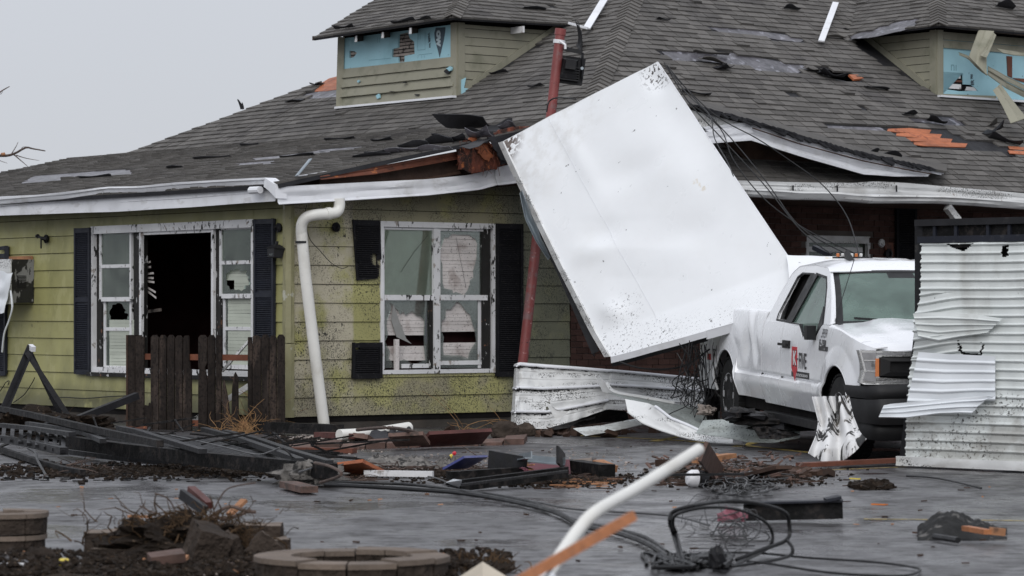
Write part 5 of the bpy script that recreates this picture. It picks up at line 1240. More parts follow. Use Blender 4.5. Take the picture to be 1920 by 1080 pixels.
# wall fittings
def lamp_mount(p, fr, nm, label):
    t = thing(nm, p, label, 'lamp mount'); MB().lathe(p, fr.n, [(0, .055), (.02, .06), (.03, .045), (.05, .02), (.08, .015)], 14).build('backplate', M['shutter_b'], t, smooth=True); return t
t = lamp_mount(FL.w(88, 448, .03), FL, 'lamp_mount', 'broken black lamp mount on the olive siding left of the first shutter')
MB().tube([FL.w(88, 448, .10), FL.w(72, 444, .11)], .018, 7).build('arm', M['black'], t); MB().tube([FL.w(77, 445, .11), FL.w(77, 466, .11)], .012, 6).build('stem', M['black'], t); MB().lathe(FL.w(68, 443, .11), FL.ax, [(0, .02), (.03, .03), (.05, .03)], 8).build('socket', M['black'], t)
t = lamp_mount(FL.w(524, 427, .03), FL, 'wall_lantern', 'black wall lantern dangling by its wire from a round mount at the corner'); t['category'] = 'lantern'
MB().tube([FL.w(520, 432, .08), FL.w(519, 450, .1)], .004, 5).build('wire', M['cable'], t)
LF = Fr(FL.w(516, 480, .12), FL.ax, V((.12, 0, 1)))
MB().hexa([LF(-.07, .06, -.02), LF(.06, .06, -.02), LF(.06, -.06, -.02), LF(-.07, -.06, -.02), LF(-.085, .075, .09), LF(.075, .075, .09), LF(.075, -.075, .09), LF(-.085, -.075, .09)]).build('lantern_body', M['greymetal'], t)
MB().hexa([LF(-.095, .09, .09), LF(.09, .09, .09), LF(.09, -.09, .09), LF(-.095, -.09, .09), LF(-.03, .03, .14), LF(.03, .03, .14), LF(.03, -.03, .14), LF(-.03, -.03, .14)]).build('lantern_roof', M['black'], t)
MB().tube([LF(0, 0, .14), LF(0, 0, .18)], .02, 8).build('finial', M['black'], t)
MB().box(LF, -.03, .04, .062, .066, .0, .07).build('pane', M['glassclear'], t)
lamp_mount(FRW.w(629, 426, .03), FRW, 'lamp_mount', 'round black lamp mount on the spattered wall left of the broken shutter')
t = thing('meter_socket', FRW.w(1652, 460, .02), 'round pale broken meter fitting on the brick wall right of the small window', 'meter')
MB().lathe(FRW.w(1652, 456, .0), FRW.n, [(0, .06), (.02, .06), (.03, .05), (.01, .02)], 16).build('dish', M['white_dirty'], t, smooth=True); MB().lathe(FRW.w(1662, 476, .0), FRW.n, [(0, .06), (.06, .07), (.07, .04), (.04, .03)], 12).build('socket', M['greymetal'], t); MB().box(FRW, *win_rect(FRW, 1657, 455, 1672, 482)[:2], .0, .03, *win_rect(FRW, 1657, 455, 1672, 482)[2:]).build('box', M['rust'], t)
# air conditioner at the far left
ac = thing('air_conditioner', FL.w(30, 570, .3), 'grimy window air conditioner at the far left wrapped in torn white plastic', 'air conditioner')
q = win_rect(FL, -30, 488, 66, 568)
MB().box(FL, q[0] + .1, q[1], .02, .42, q[2], q[3]).build('case', M['ac_grime'], ac)
MB().box(FL, q[0] - .1, FL.uv(17, 500, .46)[0], .421, .44, q[2] - .02, q[3] + .0).build('front_grille', M['white_dirty'], ac)
MB().box(FL, q[0] + .3, q[1] - .02, .024, .05, q[3] + .0, q[3] + .05).build('wood_shim', M['rawwood'], ac)
mb = MB()
for k in range(9): mb.box(FL, q[1] + .001, q[1] + .006, .14, .28, q[2] + .2 + k * .02, q[2] + .21 + k * .02)
mb.build('vents', M['black'], ac, kind='stuff')
mb = MB(); mb.grid(lambda u, v: FL.w(lerp(-30, 24 - 16 * v, u), lerp(510, 592 if u < .8 else 585, v) + 3 * math.sin(u * 9), .50) + FL.n * (.05 * NZ.noise(V((u * 4, v * 4, 1)))), 12, 12, .004); mb.build('plastic_sheet', M['strip_w'], ac, smooth=True)
mb = MB(); mb.tube(spline([FL.w(20, 545, .5), FL.w(23, 575, .5), FL.w(17, 600, .48), FL.w(8, 625, .46), FL.w(4, 660, .4)], 5), .014, 5); mb.build('plastic_strap', M['strip_w'], ac)
MB().beam(FL.w(13, 462, .06), FL.w(13, 488, .06), .06, .05).build('bracket', M['shutter'], ac)
MB().beam(FL.w(0, 466, .06), FL.w(13, 464, .06), .04, .05).build('bracket', M['shutter'], ac)
# thin cables on the olive wall
for pts, lab in (([(92, 748), (120, 745), (160, 747), (200, 744), (240, 742)], 'thin cable sagging along the bottom of the olive wall left of the fence'), ([(-5, 740), (6, 725), (10, 718), (17, 714), (15, 722)], 'short black cable stub on the olive wall by the left shutter'), ([(25, 755), (45, 740), (60, 718), (65, 708)], 'thin grey wire slanting on the olive wall behind the angle iron')):
    tag(MB().tube(spline([FL.w(u, v, .06) for u, v in pts], 5), .007, 5).build('wall_cable', M['cable']), lab, 'cable')
tag(MB().tube(spline([FRW.w(u, v, .25) for u, v in [(575, 385), (571, 405), (574, 425), (582, 450), (600, 470), (620, 492), (640, 503), (652, 500)]], 5), .005, 5).build('loose_wire', M['cable']), 'thin black wire curling down from the fascia past the downspout elbow', 'wire')

# ------------------------------------------------------------------ PICKUP TRUCK
hx, hy = .18603, -.98255; pit = math.radians(1.5)
Xf = V((hx * math.cos(pit), hy * math.cos(pit), -math.sin(pit))); Yl = V((-hy, hx, 0)); Yl.normalize(); Zu = Xf.cross(Yl).normalized()
if Zu.z < 0: Yl = -Yl; Zu = Xf.cross(Yl).normalized()
truck = thing('pickup_truck', P(0, 0, 1), 'white extended-cab pickup with red and black K-FIVE door decal crushed under the metal panel', 'pickup truck')
TO = V((4.113, 29.182, 0.0)); TM = Matrix((Xf, Yl, Zu)).transposed().to_4x4(); TM.translation = TO
truck.matrix_world = TM; ORI[truck.name] = V((0, 0, 0))
WB = 4.16
def sy(x, z):
    y = .985
    if z < .6: y -= (.6 - z) * .35
    if z > .70: y -= .008
    if z > 1.0: y -= (z - 1.0) ** 2 * .55
    if x > .3: y -= (x - .3) ** 2 * .28
    for xw in (0, -WB):
        r = math.hypot(x - xw, z - .44)
        if r < .66 and z > .3: y += .03 * (1 - max(0, r - .49) / .17)
    y -= .022 * math.exp(-((z - .70) / .014) ** 2)
    if z < .69: y += .012
    # crushed bed side
    y -= .045 * math.exp(-((x + 3.35) / .18) ** 2 - ((z - .98) / .22) ** 2) + .035 * math.exp(-((x + 3.0 + (z - .9) * .6) / .10) ** 2) * sstep(.72, .95, z) - .02 * math.exp(-((x + 3.15 + (z - .9) * .7) / .06) ** 2) * sstep(.7, 1.2, z)
    y -= .003 * NZ.noise(V((x * 3, z * 3, 2)))
    return y
def side_panel(x0, x1, zlo, zhi, nm, mt='truck', sgn=1, nx=None, nz=34, over=.0, arch=None):
    nx = nx or max(6, int((x1 - x0) / .035)); mb = MB()
    def f(u, v):
        x = lerp(x0, x1, u); lo = zlo(x) if callable(zlo) else zlo; hi = zhi(x) if callable(zhi) else zhi
        if arch is not None and abs(x - arch) < .475: lo = max(lo, .44 + math.sqrt(max(0, .475 ** 2 - (x - arch) ** 2)))
        vv = min(1, v / .9) if over else v
        z = lerp(lo, hi, vv); y = sy(x, z)
        if over and v > .9: y -= over * (v - .9) / .1; z += .012 * (v - .9) / .1
        return V((x, -y * sgn, z))
    mb.grid(f, nx, nz, .012 * sgn); return mb.build(nm, M[mt], truck, smooth=40)
def zfend(x): return pl([(-.42, 1.285), (0, 1.25), (.45, 1.19), (.72, 1.135), (.90, 1.105)], x)
def zsill(x): return .40
for sg in (1, -1):
    side_panel(-.415, .62, lambda x: .41 if x < .3 else .74, zfend, 'fender', sgn=sg, arch=0, over=.10)
    side_panel(.622, .88, 1.085, zfend, 'fender_tip', sgn=sg, nz=6, over=.12)
    side_panel(-1.995, -.431, .40, lambda x: pl([(-2.0, 1.255), (-1.45, 1.25), (-1.28, 1.14), (-.80, 1.14), (-.66, 1.285), (-.42, 1.285)], x), 'front_door', sgn=sg)
    for xs_, zt_ in ((-.421, 1.27), (-2.004, 1.25), (-2.755, 1.26)):
        mb = MB(); mb.grid(lambda u, v: V((xs_ - .03 + .06 * u, -sg * (sy(xs_, lerp(.40, zt_, v)) - .016), lerp(.40, zt_, v))), 1, 16, .004 * sg); mb.build('door_gap', M['dark'], truck)
    side_panel(-2.745, -2.013, .40, 1.265, 'rear_door', sgn=sg)
    side_panel(-5.38, -2.765, .43, 1.36, 'bed_side', sgn=sg, arch=-WB, over=.08)
    for xw in (0, -WB):     # arch lip
        pts = [V((xw + .475 * math.cos(t), -sg * (sy(xw + .475 * math.cos(t), .44 + .475 * math.sin(t)) - .01), .44 + .475 * math.sin(t))) for t in [math.pi * k / 24 for k in range(25)]]
        MB().tube(pts, .014, 6).build('arch_lip', M['truck'], truck, smooth=True)
# dark inner body
mb = MB(); I = Fr((0, 0, 0), (1, 0, 0)); 
MB().box(I, -5.3, -.35, -.90, .90, .36, 1.02).build('floor_pan', M['dark'], truck) if 0 else None
mb.hexa([V((x, y, z)) for z in (.40, 1.04) for x, y in ((-3.55, -.9), (-.55, -.9), (-.55, .9), (-3.55, .9))]); mb.hexa([V((x, y, z)) for z in (.45, 1.0) for x, y in ((-5.3, -.68), (.8, -.68), (.8, .68), (-5.3, .68))])
mb.hexa([V((x, y, z)) for z in (.95, 1.12) for x, y in ((-5.3, -.9), (.62, -.9), (.62, .9), (-5.3, .9))])
for z0_, z1_, y_ in ((.22, .44, .55), (.30, .42, .88)): mb.hexa([V((x, y, z)) for z in (z0_, z1_) for x, y in ((-4.9, -y_), (-.6, -y_), (-.6, y_), (-4.9, y_))])
mb.build('inner_body', M['dark'], truck)
mb = MB(); mb.hexa([V((x, y, z)) for z in (1.76, 1.78) for x, y in ((-2.5, -.68), (-1.2, -.68), (-1.2, .68), (-2.5, .68))]); mb.hexa([V((-2.05, -.8, 1.05)), V((-2.0, -.8, 1.05)), V((-2.0, .8, 1.05)), V((-2.05, .8, 1.05)), V((-2.25, -.66, 1.76)), V((-2.2, -.66, 1.76)), V((-2.2, .66, 1.76)), V((-2.25, .66, 1.76))]); [mb.hexa([V((x, sg * y, z)) for z, y in ((1.1, .86), (1.76, .66)) for x, y in ((-2.5, y - .02), (-1.86, y - .02), (-1.86, y), (-2.5, y))]) for sg in (1, -1)]; mb.build('cab_blackout', M['dark'], truck)  # headliner plus added dark panels that keep the rear side windows black
# greenhouse
def gy(z): return .955 - (.02 * (z - 1.14) / .12 if z < 1.26 else .02 + (z - 1.26) * .40)
outer = [(-2.745, 1.262), (-1.995, 1.252), (-1.45, 1.252), (-1.27, 1.142), (-.80, 1.142), (-.655, 1.287), (-.44, 1.287), (-.47, 1.33), (-.80, 1.585), (-1.10, 1.775), (-1.25, 1.838), (-1.7, 1.862), (-2.25, 1.845), (-2.44, 1.77), (-2.66, 1.45)]
winF = [(-.80, 1.165), (-.70, 1.30), (-.83, 1.44), (-1.03, 1.635), (-1.17, 1.735), (-1.55, 1.765), (-1.82, 1.275), (-1.44, 1.27), (-1.26, 1.165)]
winR = [(-1.92, 1.285), (-1.68, 1.768), (-2.08, 1.77), (-2.20, 1.73), (-2.36, 1.36), (-2.34, 1.295)]
for sg in (1, -1):
    o_ = ccw(outer); hs = [ccw(winF)[::-1], ccw(winR)[::-1]]
    mbx = MB().poly(o_, hs, lambda x, z: V((x, -sg * (gy(z) - .03), z)), lambda x, z: V((x, -sg * gy(z), z)))
    mbx.build('cab_side', M['truck'], truck)
    MB().poly([(-1.99, 1.27), (-1.76, 1.27), (-1.50, 1.775), (-1.75, 1.775)] if 1 else [], [], lambda x, z: V((x, -sg * (gy(z) - .005), z)), lambda x, z: V((x, -sg * (gy(z) + .006), z))).build('pillar_trim', M['blackp'], truck)
    for wn, nm in ((winF, 'window_trim'), (winR, 'window_trim')):
        cx_ = sum(p[0] for p in wn) / len(wn); cz_ = sum(p[1] for p in wn) / len(wn)
        oo = [(cx_ + (p[0] - cx_) * 1.09, cz_ + (p[1] - cz_) * 1.07) for p in wn]
        MB().poly(ccw(oo), [ccw(wn)[::-1]], lambda x, z: V((x, -sg * (gy(z) - .02), z)), lambda x, z: V((x, -sg * (gy(z) + .004), z))).build(nm, M['blackp'], truck)
    MB().poly(ccw(winF), [], lambda x, z: V((x, -sg * (gy(z) - .022), z)), lambda x, z: V((x, -sg * (gy(z) - .018), z))).build('side_window', M['glasscar'], truck)
def wsf(u, v):
    y = lerp(-1, 1, u); x0, x1 = -.47 + .10 * (1 - y * y), -1.19 + .06 * (1 - y * y); v2 = v
    return V((lerp(x0, x1, v2) + .03 * math.sin(v * math.pi), -y * lerp(.86, .675, v), lerp(1.285, 1.795, v) + .02 * (1 - y * y) * v))
MB().grid(wsf, 24, 12, .006).build('windshield', M['glasscar'], truck, smooth=True)
def ofs(f, o): return lambda u, v: f(u, v) + o
off = V((.55, 0, .6)).normalized() * .006
MB().grid(lambda u, v: wsf(lerp(0, .045, u), v) + off, 2, 12, .004).build('windshield_trim', M['blackp'], truck); MB().grid(lambda u, v: wsf(lerp(.955, 1, u), v) + off, 2, 12, .004).build('windshield_trim', M['blackp'], truck)
MB().grid(lambda u, v: wsf(lerp(0, 1, u), lerp(-.0, .06, v)) + off * 1.2, 20, 2, .004).build('windshield_trim', M['blackp'], truck)
MB().grid(lambda u, v: wsf(lerp(0, 1, u), lerp(.955, 1.0, v)) + off * 1.1, 20, 2, .004).build('windshield_trim', M['blackp'], truck)
MB().grid(lambda u, v: wsf(lerp(.40, .60, u), lerp(.86, .955, v)) + off * .6, 6, 2, .004).build('mirror_shade', M['blackp'], truck)
# A pillars joining glass edge to the cab side
for sg in (1, -1):
    uu = 0 if sg == -1 else 1
    pts = [(-.44, 1.287), (-.47, 1.33), (-.80, 1.585), (-1.10, 1.775), (-1.25, 1.838)]
    def ap(u, v, sg=sg):
        x = pl([(i / 4, p[0]) for i, p in enumerate(pts)], v); z = pl([(i / 4, p[1]) for i, p in enumerate(pts)], v)
        a = V((x, -sg * gy(z), z)); b = wsf(.0 if sg < 0 else 1.0, min(1, v * 1.02)); 
        b = wsf(0.0 if sg == -1 else 1.0, v) if False else V((wsf(0, v).x, -sg * abs(wsf(0, v).y), wsf(0, v).z))
        return a.lerp(b + V((.01, 0, .012)), u)
    MB().grid(ap, 3, 10, .01 * (-sg)).build('a_pillar', M['truck'], truck, smooth=True)
def roof_z(x, y): return pl([(-1.19, 1.80), (-1.35, 1.865), (-1.7, 1.905), (-2.2, 1.90), (-2.5, 1.86), (-2.62, 1.74)], x) if 0 else None
def rf(u, v):
    x = lerp(-1.13, -2.62, u); yy = lerp(-1, 1, v)
    zt = pl([(-2.62, 1.60), (-2.5, 1.80), (-2.35, 1.875), (-2.0, 1.925), (-1.6, 1.93), (-1.35, 1.90), (-1.20, 1.845), (-1.13, 1.805)], x)
    ze = pl([(-2.62, 1.50), (-2.44, 1.765), (-2.25, 1.843), (-1.7, 1.86), (-1.25, 1.838), (-1.13, 1.795)], x)
    k = abs(yy) ** 3.2; half = gy(ze)
    z = zt * (1 - k) + ze * k - .012 * (math.cos(yy * 14) > .3) * (abs(yy) < .8) * (u > .2) + .004 * NZ.noise(V((x * 4, yy * 4, 8)))
    return V((x, yy * half, z))
MB().grid(rf, 26, 30, .01).build('roof', M['truck'], truck, smooth=50)
mb = MB(); bk = ccw([(-.90, 1.2), (.90, 1.2), (.72, 1.62), (.60, 1.72), (-.60, 1.72), (-.72, 1.62)])
mb.poly(bk, [ccw([(-.5, 1.36), (.5, 1.36), (.45, 1.62), (-.45, 1.62)])[::-1]], lambda y, z: V((-2.72 + (z - 1.2) * .22, y, z)), lambda y, z: V((-2.74 + (z - 1.2) * .22, y, z))); mb.build('cab_back', M['truck'], truck)
MB().poly(ccw([(-.5, 1.36), (.5, 1.36), (.45, 1.62), (-.45, 1.62)]), [], lambda y, z: V((-2.70 + (z - 1.2) * .22, y, z)), lambda y, z: V((-2.705 + (z - 1.2) * .22, y, z))).build('rear_window', M['dark'], truck)
# interior
mb = MB()
def bxl(x0, x1, y0, y1, z0, z1): return [V((x, y, z)) for z in (z0, z1) for x, y in ((x0, y0), (x1, y0), (x1, y1), (x0, y1))]
mb.hexa(bxl(-.95, -.42, -.85, .85, 1.0, 1.26)); mb.build('dashboard', M['blackp'], truck)
for y in (-.42, .42):
    MB().hexa([V((-1.75, y - .26, 1.05)), V((-1.55, y - .26, 1.05)), V((-1.55, y + .26, 1.05)), V((-1.75, y + .26, 1.05)), V((-1.95, y - .22, 1.55)), V((-1.82, y - .22, 1.55)), V((-1.82, y + .22, 1.55)), V((-1.95, y + .22, 1.55))]).build('seat_back', M['cloth_grey'], truck)
    MB().blob(V((-1.9, y, 1.65)), .06, .13, .09, flat=False, amp=.02).build('headrest', M['cloth_grey'], truck, smooth=True)
mb = MB(); c0 = V((-1.02, .42, 1.25)); mb.tube([c0 + V((.10 * math.sin(t) * .5, .19 * math.cos(t), .17 * math.sin(t))) for t in [k * math.pi / 10 for k in range(21)]], .014, 6); mb.build('steering_wheel', M['blackp'], truck)
mb = MB(); mb.hexa(bxl(-1.16, -1.12, -.13, .13, 1.66, 1.73)); mb.build('rear_mirror', M['blackp'], truck)
# hood
def hf_(u, v):
    x = lerp(-.40, .90, u); yy = lerp(-1, 1, v); hw = min(.90, sy(x, 1.1) - .075); base = zfend(x) + .012
    z = base + .035 * (1 - yy * yy) + .03 * sstep(.66, .52, abs(yy)) * sstep(1.0, .8, u) - .015 * sstep(.35, .1, abs(yy))
    if u > .93: z -= (u - .93) / .07 * .05
    if abs(yy) > .9 : z -= .004
    z += .003 * NZ.noise(V((x * 5, yy * 4, 6)))
    xx = x - .05 * abs(yy) ** 3 * u
    return V((xx, yy * hw, z))
MB().grid(hf_, 30, 36, .012).build('hood', M['truck'], truck, smooth=40)
MB().grid(lambda u, v: V((lerp(-.36, -.50, u) + .09 * (1 - (2 * v - 1) ** 2), lerp(-.86, .86, v), lerp(1.275, 1.292, u))), 3, 12, .02).build('cowl', M['blackp'], truck)
for y0, y1 in ((-.10, -.68), (.62, .02)):
    a = V((-.36, y0, 1.315)); b = V((-.42, y1, 1.355)); MB().beam(a, b, .03, .022).build('wiper', M['blackp'], truck)
    MB().beam(a.lerp(b, .5), V((-.33, y0 - .05, 1.30)), .02, .02).build('wiper_arm', M['blackp'], truck)
# front end; fx gives the swept-back front surface
def fx(y, d=0): return .93 - .30 * max(0, abs(y) - .45) ** 1.6 + d
def fplate(poly, mt, nm, d0, d1, sg, holes=()):
    pp = [(y * sg, z) for y, z in poly]; pp = ccw(pp); hh = [ccw([(y * sg, z) for y, z in h])[::-1] for h in holes]
    return MB().poly(pp, hh, lambda y, z: V((fx(y, d0), y, z)), lambda y, z: V((fx(y, d1), y, z))).build(nm, M[mt], truck)
for sg in (-1, 1):
    hl_ = [(1.00, .78), (.965, .90), (1.01, 1.085), (.80, 1.083), (.50, 1.07), (.54, 1.03), (.80, 1.03), (.85, 1.0), (.85, .86), (.82, .83), (.56, .815), (.53, .77), (.80, .765), (.96, .76)]
    fplate(hl_, 'chrome', 'headlight', -.10, -.012, sg)
    fplate([(.975, .80), (.945, .90), (.985, 1.065), (.86, 1.065), (.86, .79)], 'headlamp', 'headlight_lens', -.02, .0, sg)
    fplate([(.855, 1.064), (.58, 1.055), (.60, 1.045), (.855, 1.045)], 'headlamp', 'headlight_lens', -.02, -.004, sg)
    for z in (.885, .985): fplate([(.97, z), (.97, z + .010), (.86, z + .010), (.86, z)], 'chrome', 'light_divider', -.01, .006, sg)
    fplate([(.868, .84), (.868, 1.01), (.835, 1.01), (.835, .84)], 'amber', 'turn_signal', -.02, .008, sg)
    fplate([(.83, .845), (.83, 1.02), (.30, 1.02), (.30, .845)], 'blackp', 'grille_bar', -.06, .03, sg, holes=[[(.74, .885), (.74, .985), (.36, .985), (.36, .885)]])
    fplate([(.74, .885), (.74, .985), (.36, .985), (.36, .885)], 'blackp', 'grille_recess', -.06, -.02, sg)
    fplate([(.52, 1.0), (.46, 1.12), (0.01, 1.14), (0.01, .74), (.50, .74), (.56, .81), (.84, .845), (.84, 1.02), (.56, 1.035)], 'blackp', 'grille_back', -.16, -.07, sg)
for z in (1.07, .79): MB().hexa([V((.86, -.45, z - .02)), V((.95, -.45, z - .02)), V((.95, .45, z - .02)), V((.86, .45, z - .02)), V((.86, -.45, z + .02)), V((.93, -.45, z + .02)), V((.93, .45, z + .02)), V((.86, .45, z + .02))]).build('grille_slat', M['blackp'], truck)
MB().lathe(V((.90, 0, .93)), V((1, 0, 0)), [(0, .10), (.08, .11), (.10, .09)], 20).build('badge', M['blackp'], truck)
# bumper
def bump(z0, z1, ext, nm, mt='blackp'):
    mb = MB()
    def f(u, v):
        y = lerp(-1, 1, u); z = lerp(z0, z1, v); wrap = max(0, abs(y) - .86) / .14
        return V((.99 + ext - .10 * abs(y) ** 2 - .50 * wrap ** 1.6 + .03 * math.sin(v * math.pi), y * (1.0 if ext <= 0 else 1.0) * .99, z - .02 * abs(y)))
    mb.grid(f, 50, 5, -.04); mb.build(nm, M[mt], truck, smooth=40)
bump(.655, .755, -.035, 'bumper_top'); bump(.42, .635, .03, 'bumper'); bump(.27, .41, -.06, 'valance')
MB().hexa(bxl(.55, .80, -.85, .85, .30, 1.05)).build('radiator_block', M['dark'], truck)
# wheels
for xw in (0, -WB):
    for sg in (1, -1):
        c = V((xw, -sg * .69, .41)); ax = V((0, -sg, 0))
        pr = [(0, .22), (.0, .34), (.02, .385), (.05, .405), (.14, .412), (.22, .405), (.26, .385), (.275, .34), (.27, .235)]
        wt = MB().lathe(c, ax, pr, 40).build('tyre', M['tyre'], truck, smooth=30)
        mb = MB()
        for k in range(44):
            a = 2 * math.pi * k / 44
            for (o0, o1) in ((.015, .10), (.175, .262)):
                a2 = a + (.07 if o0 > .1 else 0); e = V((math.cos(a2), 0, math.sin(a2))); q = V((-math.sin(a2), 0, math.cos(a2)))
                rr = .398; mb.hexa([c + ax * o0 + e * rr - q * .018, c + ax * o1 + e * rr - q * .018, c + ax * o1 + e * rr + q * .018, c + ax * o0 + e * rr + q * .018,
                                    c + ax * o0 + e * .418 - q * .016, c + ax * o1 + e * .418 - q * .016, c + ax * o1 + e * .418 + q * .016, c + ax * o0 + e * .418 + q * .016])
        mb.build('tread', M['tyre'], wt, kind='stuff')
        rm = MB().lathe(c, ax, [(.20, .0), (.20, .17), (.18, .20), (.25, .232), (.272, .238), (.268, .222), (.255, .222)], 32).build('rim', M['rim'], truck, smooth=30)
        for k in range(6):
            a = 2 * math.pi * k / 6; e = V((math.cos(a), 0, math.sin(a))); MB().beam(c + ax * .235 + e * .05, c + ax * .255 + e * .215, .07, .04, up=ax).build('spoke', M['rim'], rm)
        MB().lathe(c, ax, [(.22, .07), (.27, .06), (.28, .03)], 14).build('hub', M['blackp'], rm)
        MB().lathe(c + V((0, 0, .03)), ax, [(-.15, .44), (.0, .475), (.22, .475), (.22, .46), (-.14, .43)], 32).build('wheel_liner', M['dark'], truck) if 0 else None
# mirror, handles, antenna etc.
for sg in (1, -1):
    MB().hexa([V((x, -sg * y, z)) for z in (1.13, 1.27) for x, y in ((-.90, .95), (-.76, .97), (-.74, 1.07), (-.84, 1.07))] if sg == 1 else [V((x, y, z)) for z in (1.13, 1.27) for x, y in ((-.90, .95), (-.76, .97), (-.74, 1.07), (-.84, 1.07))]).build('side_mirror', M['blackp'], truck)
    MB().poly(ccw([(-.82, 1.15), (-.66, 1.29), (-.86, 1.46)]), [], lambda x, z: V((x, -sg * (gy(z) - .01), z)), lambda x, z: V((x, -sg * (gy(z) + .012), z))).build('mirror_sail', M['blackp'], truck)
    hd_ = MB().hexa([V((x, -sg * y, z)) for z in (1.01, 1.09) for x, y in ((-1.88, .97), (-1.66, .97), (-1.66, 1.0), (-1.88, 1.0))]).build('door_handle', M['blackp'], truck)
    MB().hexa([V((x, -sg * y, z)) for z in (1.035, 1.06) for x, y in ((-1.97, 1.0), (-1.68, 1.0), (-1.68, 1.025), (-1.97, 1.025))]).build('grip', M['blackp'], hd_)
mb = MB(); mb.hexa([V((-1.62, -.42, 1.93)), V((-1.45, -.42, 1.915)), V((-1.45, -.36, 1.915)), V((-1.62, -.36, 1.93)), V((-1.64, -.40, 2.02)), V((-1.60, -.40, 2.02)), V((-1.60, -.38, 2.02)), V((-1.64, -.38, 2.02))]); mb.build('shark_fin', M['blackp'], truck)
MB().tube([V((-.43, -.86, 1.29)), V((-.47, -.86, 1.33)), V((-.95, -.52, 1.93))], .004, 5).build('whip_antenna', M['blackp'], truck)
mb = MB(); mb.hexa([V((x, -y, z)) for z in (1.93, 1.95) for x, y in ((-2.3, .34), (-2.25, .0), (-2.1, .0), (-2.1, .34))]); mb.build('beacon_base', M['blackp'], truck)
for k in range(6): MB().lathe(V((-2.2, -.06 - .05 * k, 1.95)), (0, 0, 1), [(0, .018), (.03, .018), (.035, .01)], 8).build('beacon_lens', M['amber'] if k % 2 else M['white_dirty'], truck)
MB().hexa(bxl(-5.36, -5.2, .80, .965, .85, 1.3)).build('tail_light', M['redlens'], truck); MB().hexa(bxl(-5.36, -5.2, -.965, -.80, .85, 1.3)).build('tail_light', M['redlens'], truck)
MB().hexa([V((x, -y, z)) for z in (.76, .83) for x, y in ((-4.98, .95), (-4.88, .95), (-4.88, .992), (-4.98, .992))]).build('side_marker', M['redlens'], truck)
MB().hexa(bxl(-5.40, -5.34, -.78, .78, .55, 1.30)).build('tailgate', M['truck'], truck)
MB().hexa(bxl(-5.55, -5.40, -.9, .9, .45, .62)).build('rear_bumper', M['chrome'], truck)
MB().hexa(bxl(-2.60, -.62, -.99, -.86, .24, .32)).build('running_board', M['blackp'], truck)
# decals on the right flank
def dec(x, z, d=.004): return V((x, -(sy(x, z) + d), z))
SX = 1
MB().poly(ccw([(-1.585, 1.035), (-1.40, 1.035), (-1.385, .80), (-1.49, .69), (-1.60, .82)]), [], lambda x, z: dec(x, z, .001), lambda x, z: dec(x, z, .004)).build('logo_shield', M['redlogo'], truck)
def dtext(s, x, z, size, mt, bold=0, st=1.0, d=.0055, nm='lettering'):
    mb = MB(); text_mb(mb, s, lambda a, b: dec(x + a, z + b, d), size, bold=bold, sxy=(st, 1)); return mb.build(nm, M[mt], truck)
dtext('K', -1.545, .845, .215, 'blackdecal', .012, .95, .0050); dtext('K', -1.535, .857, .19, 'whitedecal', .008, .95, .0065)
dtext('-', -1.40, .87, .20, 'blackdecal', .0, .8); dtext('FIVE', -1.33, .825, .225, 'blackdecal', .0035, .68)
MB().poly(ccw([(-1.60, .785), (-1.53, .77), (-1.53, .725), (-1.60, .735)]), [], lambda x, z: dec(x, z, .001), lambda x, z: dec(x, z, .003)).build('logo_bar', M['blackdecal'], truck)
MB().poly(ccw([(-1.40, .79), (-.96, .79), (-.96, .725), (-1.44, .725), (-1.40, .76)]), [], lambda x, z: dec(x, z, .001), lambda x, z: dec(x, z, .003)).build('logo_bar', M['blackdecal'], truck)
dtext('CONSTRUCTION CORPORATION', -1.40, .742, .036, 'whitedecal', .001, .72, .005)
dtext('3959', -.59, 1.16, .125, 'blackdecal', .0, .72)
MB().poly(ccw([(-.63, 1.075), (-.33, 1.075), (-.33, 1.03), (-.63, 1.03)]), [], lambda x, z: dec(x, z, .001), lambda x, z: dec(x, z, .004)).build('fender_badge', M['blackdecal'], truck)
dtext('F-150', -.63, 1.075, .09, 'blackdecal', .004, 1.1); dtext('XL', -.45, 1.04, .03, 'whitedecal', 0, 1, .006)
dtext('ʷᵃʳⁿ', -1.1, 1.2, .02, 'whitedecal') if 0 else None

# peeled black and white sheet hanging under the front wheel arch
mb = MB()
def pk(u, v):
    le = [(1522, 744), (1534, 790), (1530, 815), (1515, 850)]; ri = [(1592, 742), (1600, 778), (1612, 808), (1625, 822)]; 
    x = lerp(pl([(i / 3, p[0]) for i, p in enumerate(le)], v), pl([(i / 3, p[0]) for i, p in enumerate(ri)], v), u)
    y = lerp(pl([(i / 3, p[1]) for i, p in enumerate(le)], v), pl([(i / 3, p[1]) for i, p in enumerate(ri)], v), u) + (22 * math.sin(u * math.pi) * (v > .95) + 10 * v * math.sin(u * 3))
    return P(x, y, 28.0 - .45 * v + .07 * math.sin(u * 15) + .03 * math.sin(v * 5) - .5 * v * (u > .6) * (u - .6))
mb.grid(pk, 36, 20, .006); tag(mb.build('peeling_sheet', M['peelpaint'], smooth=50), 'ribbed white sheet with black peeling paint hanging in front of the truck wheel', 'metal sheet')

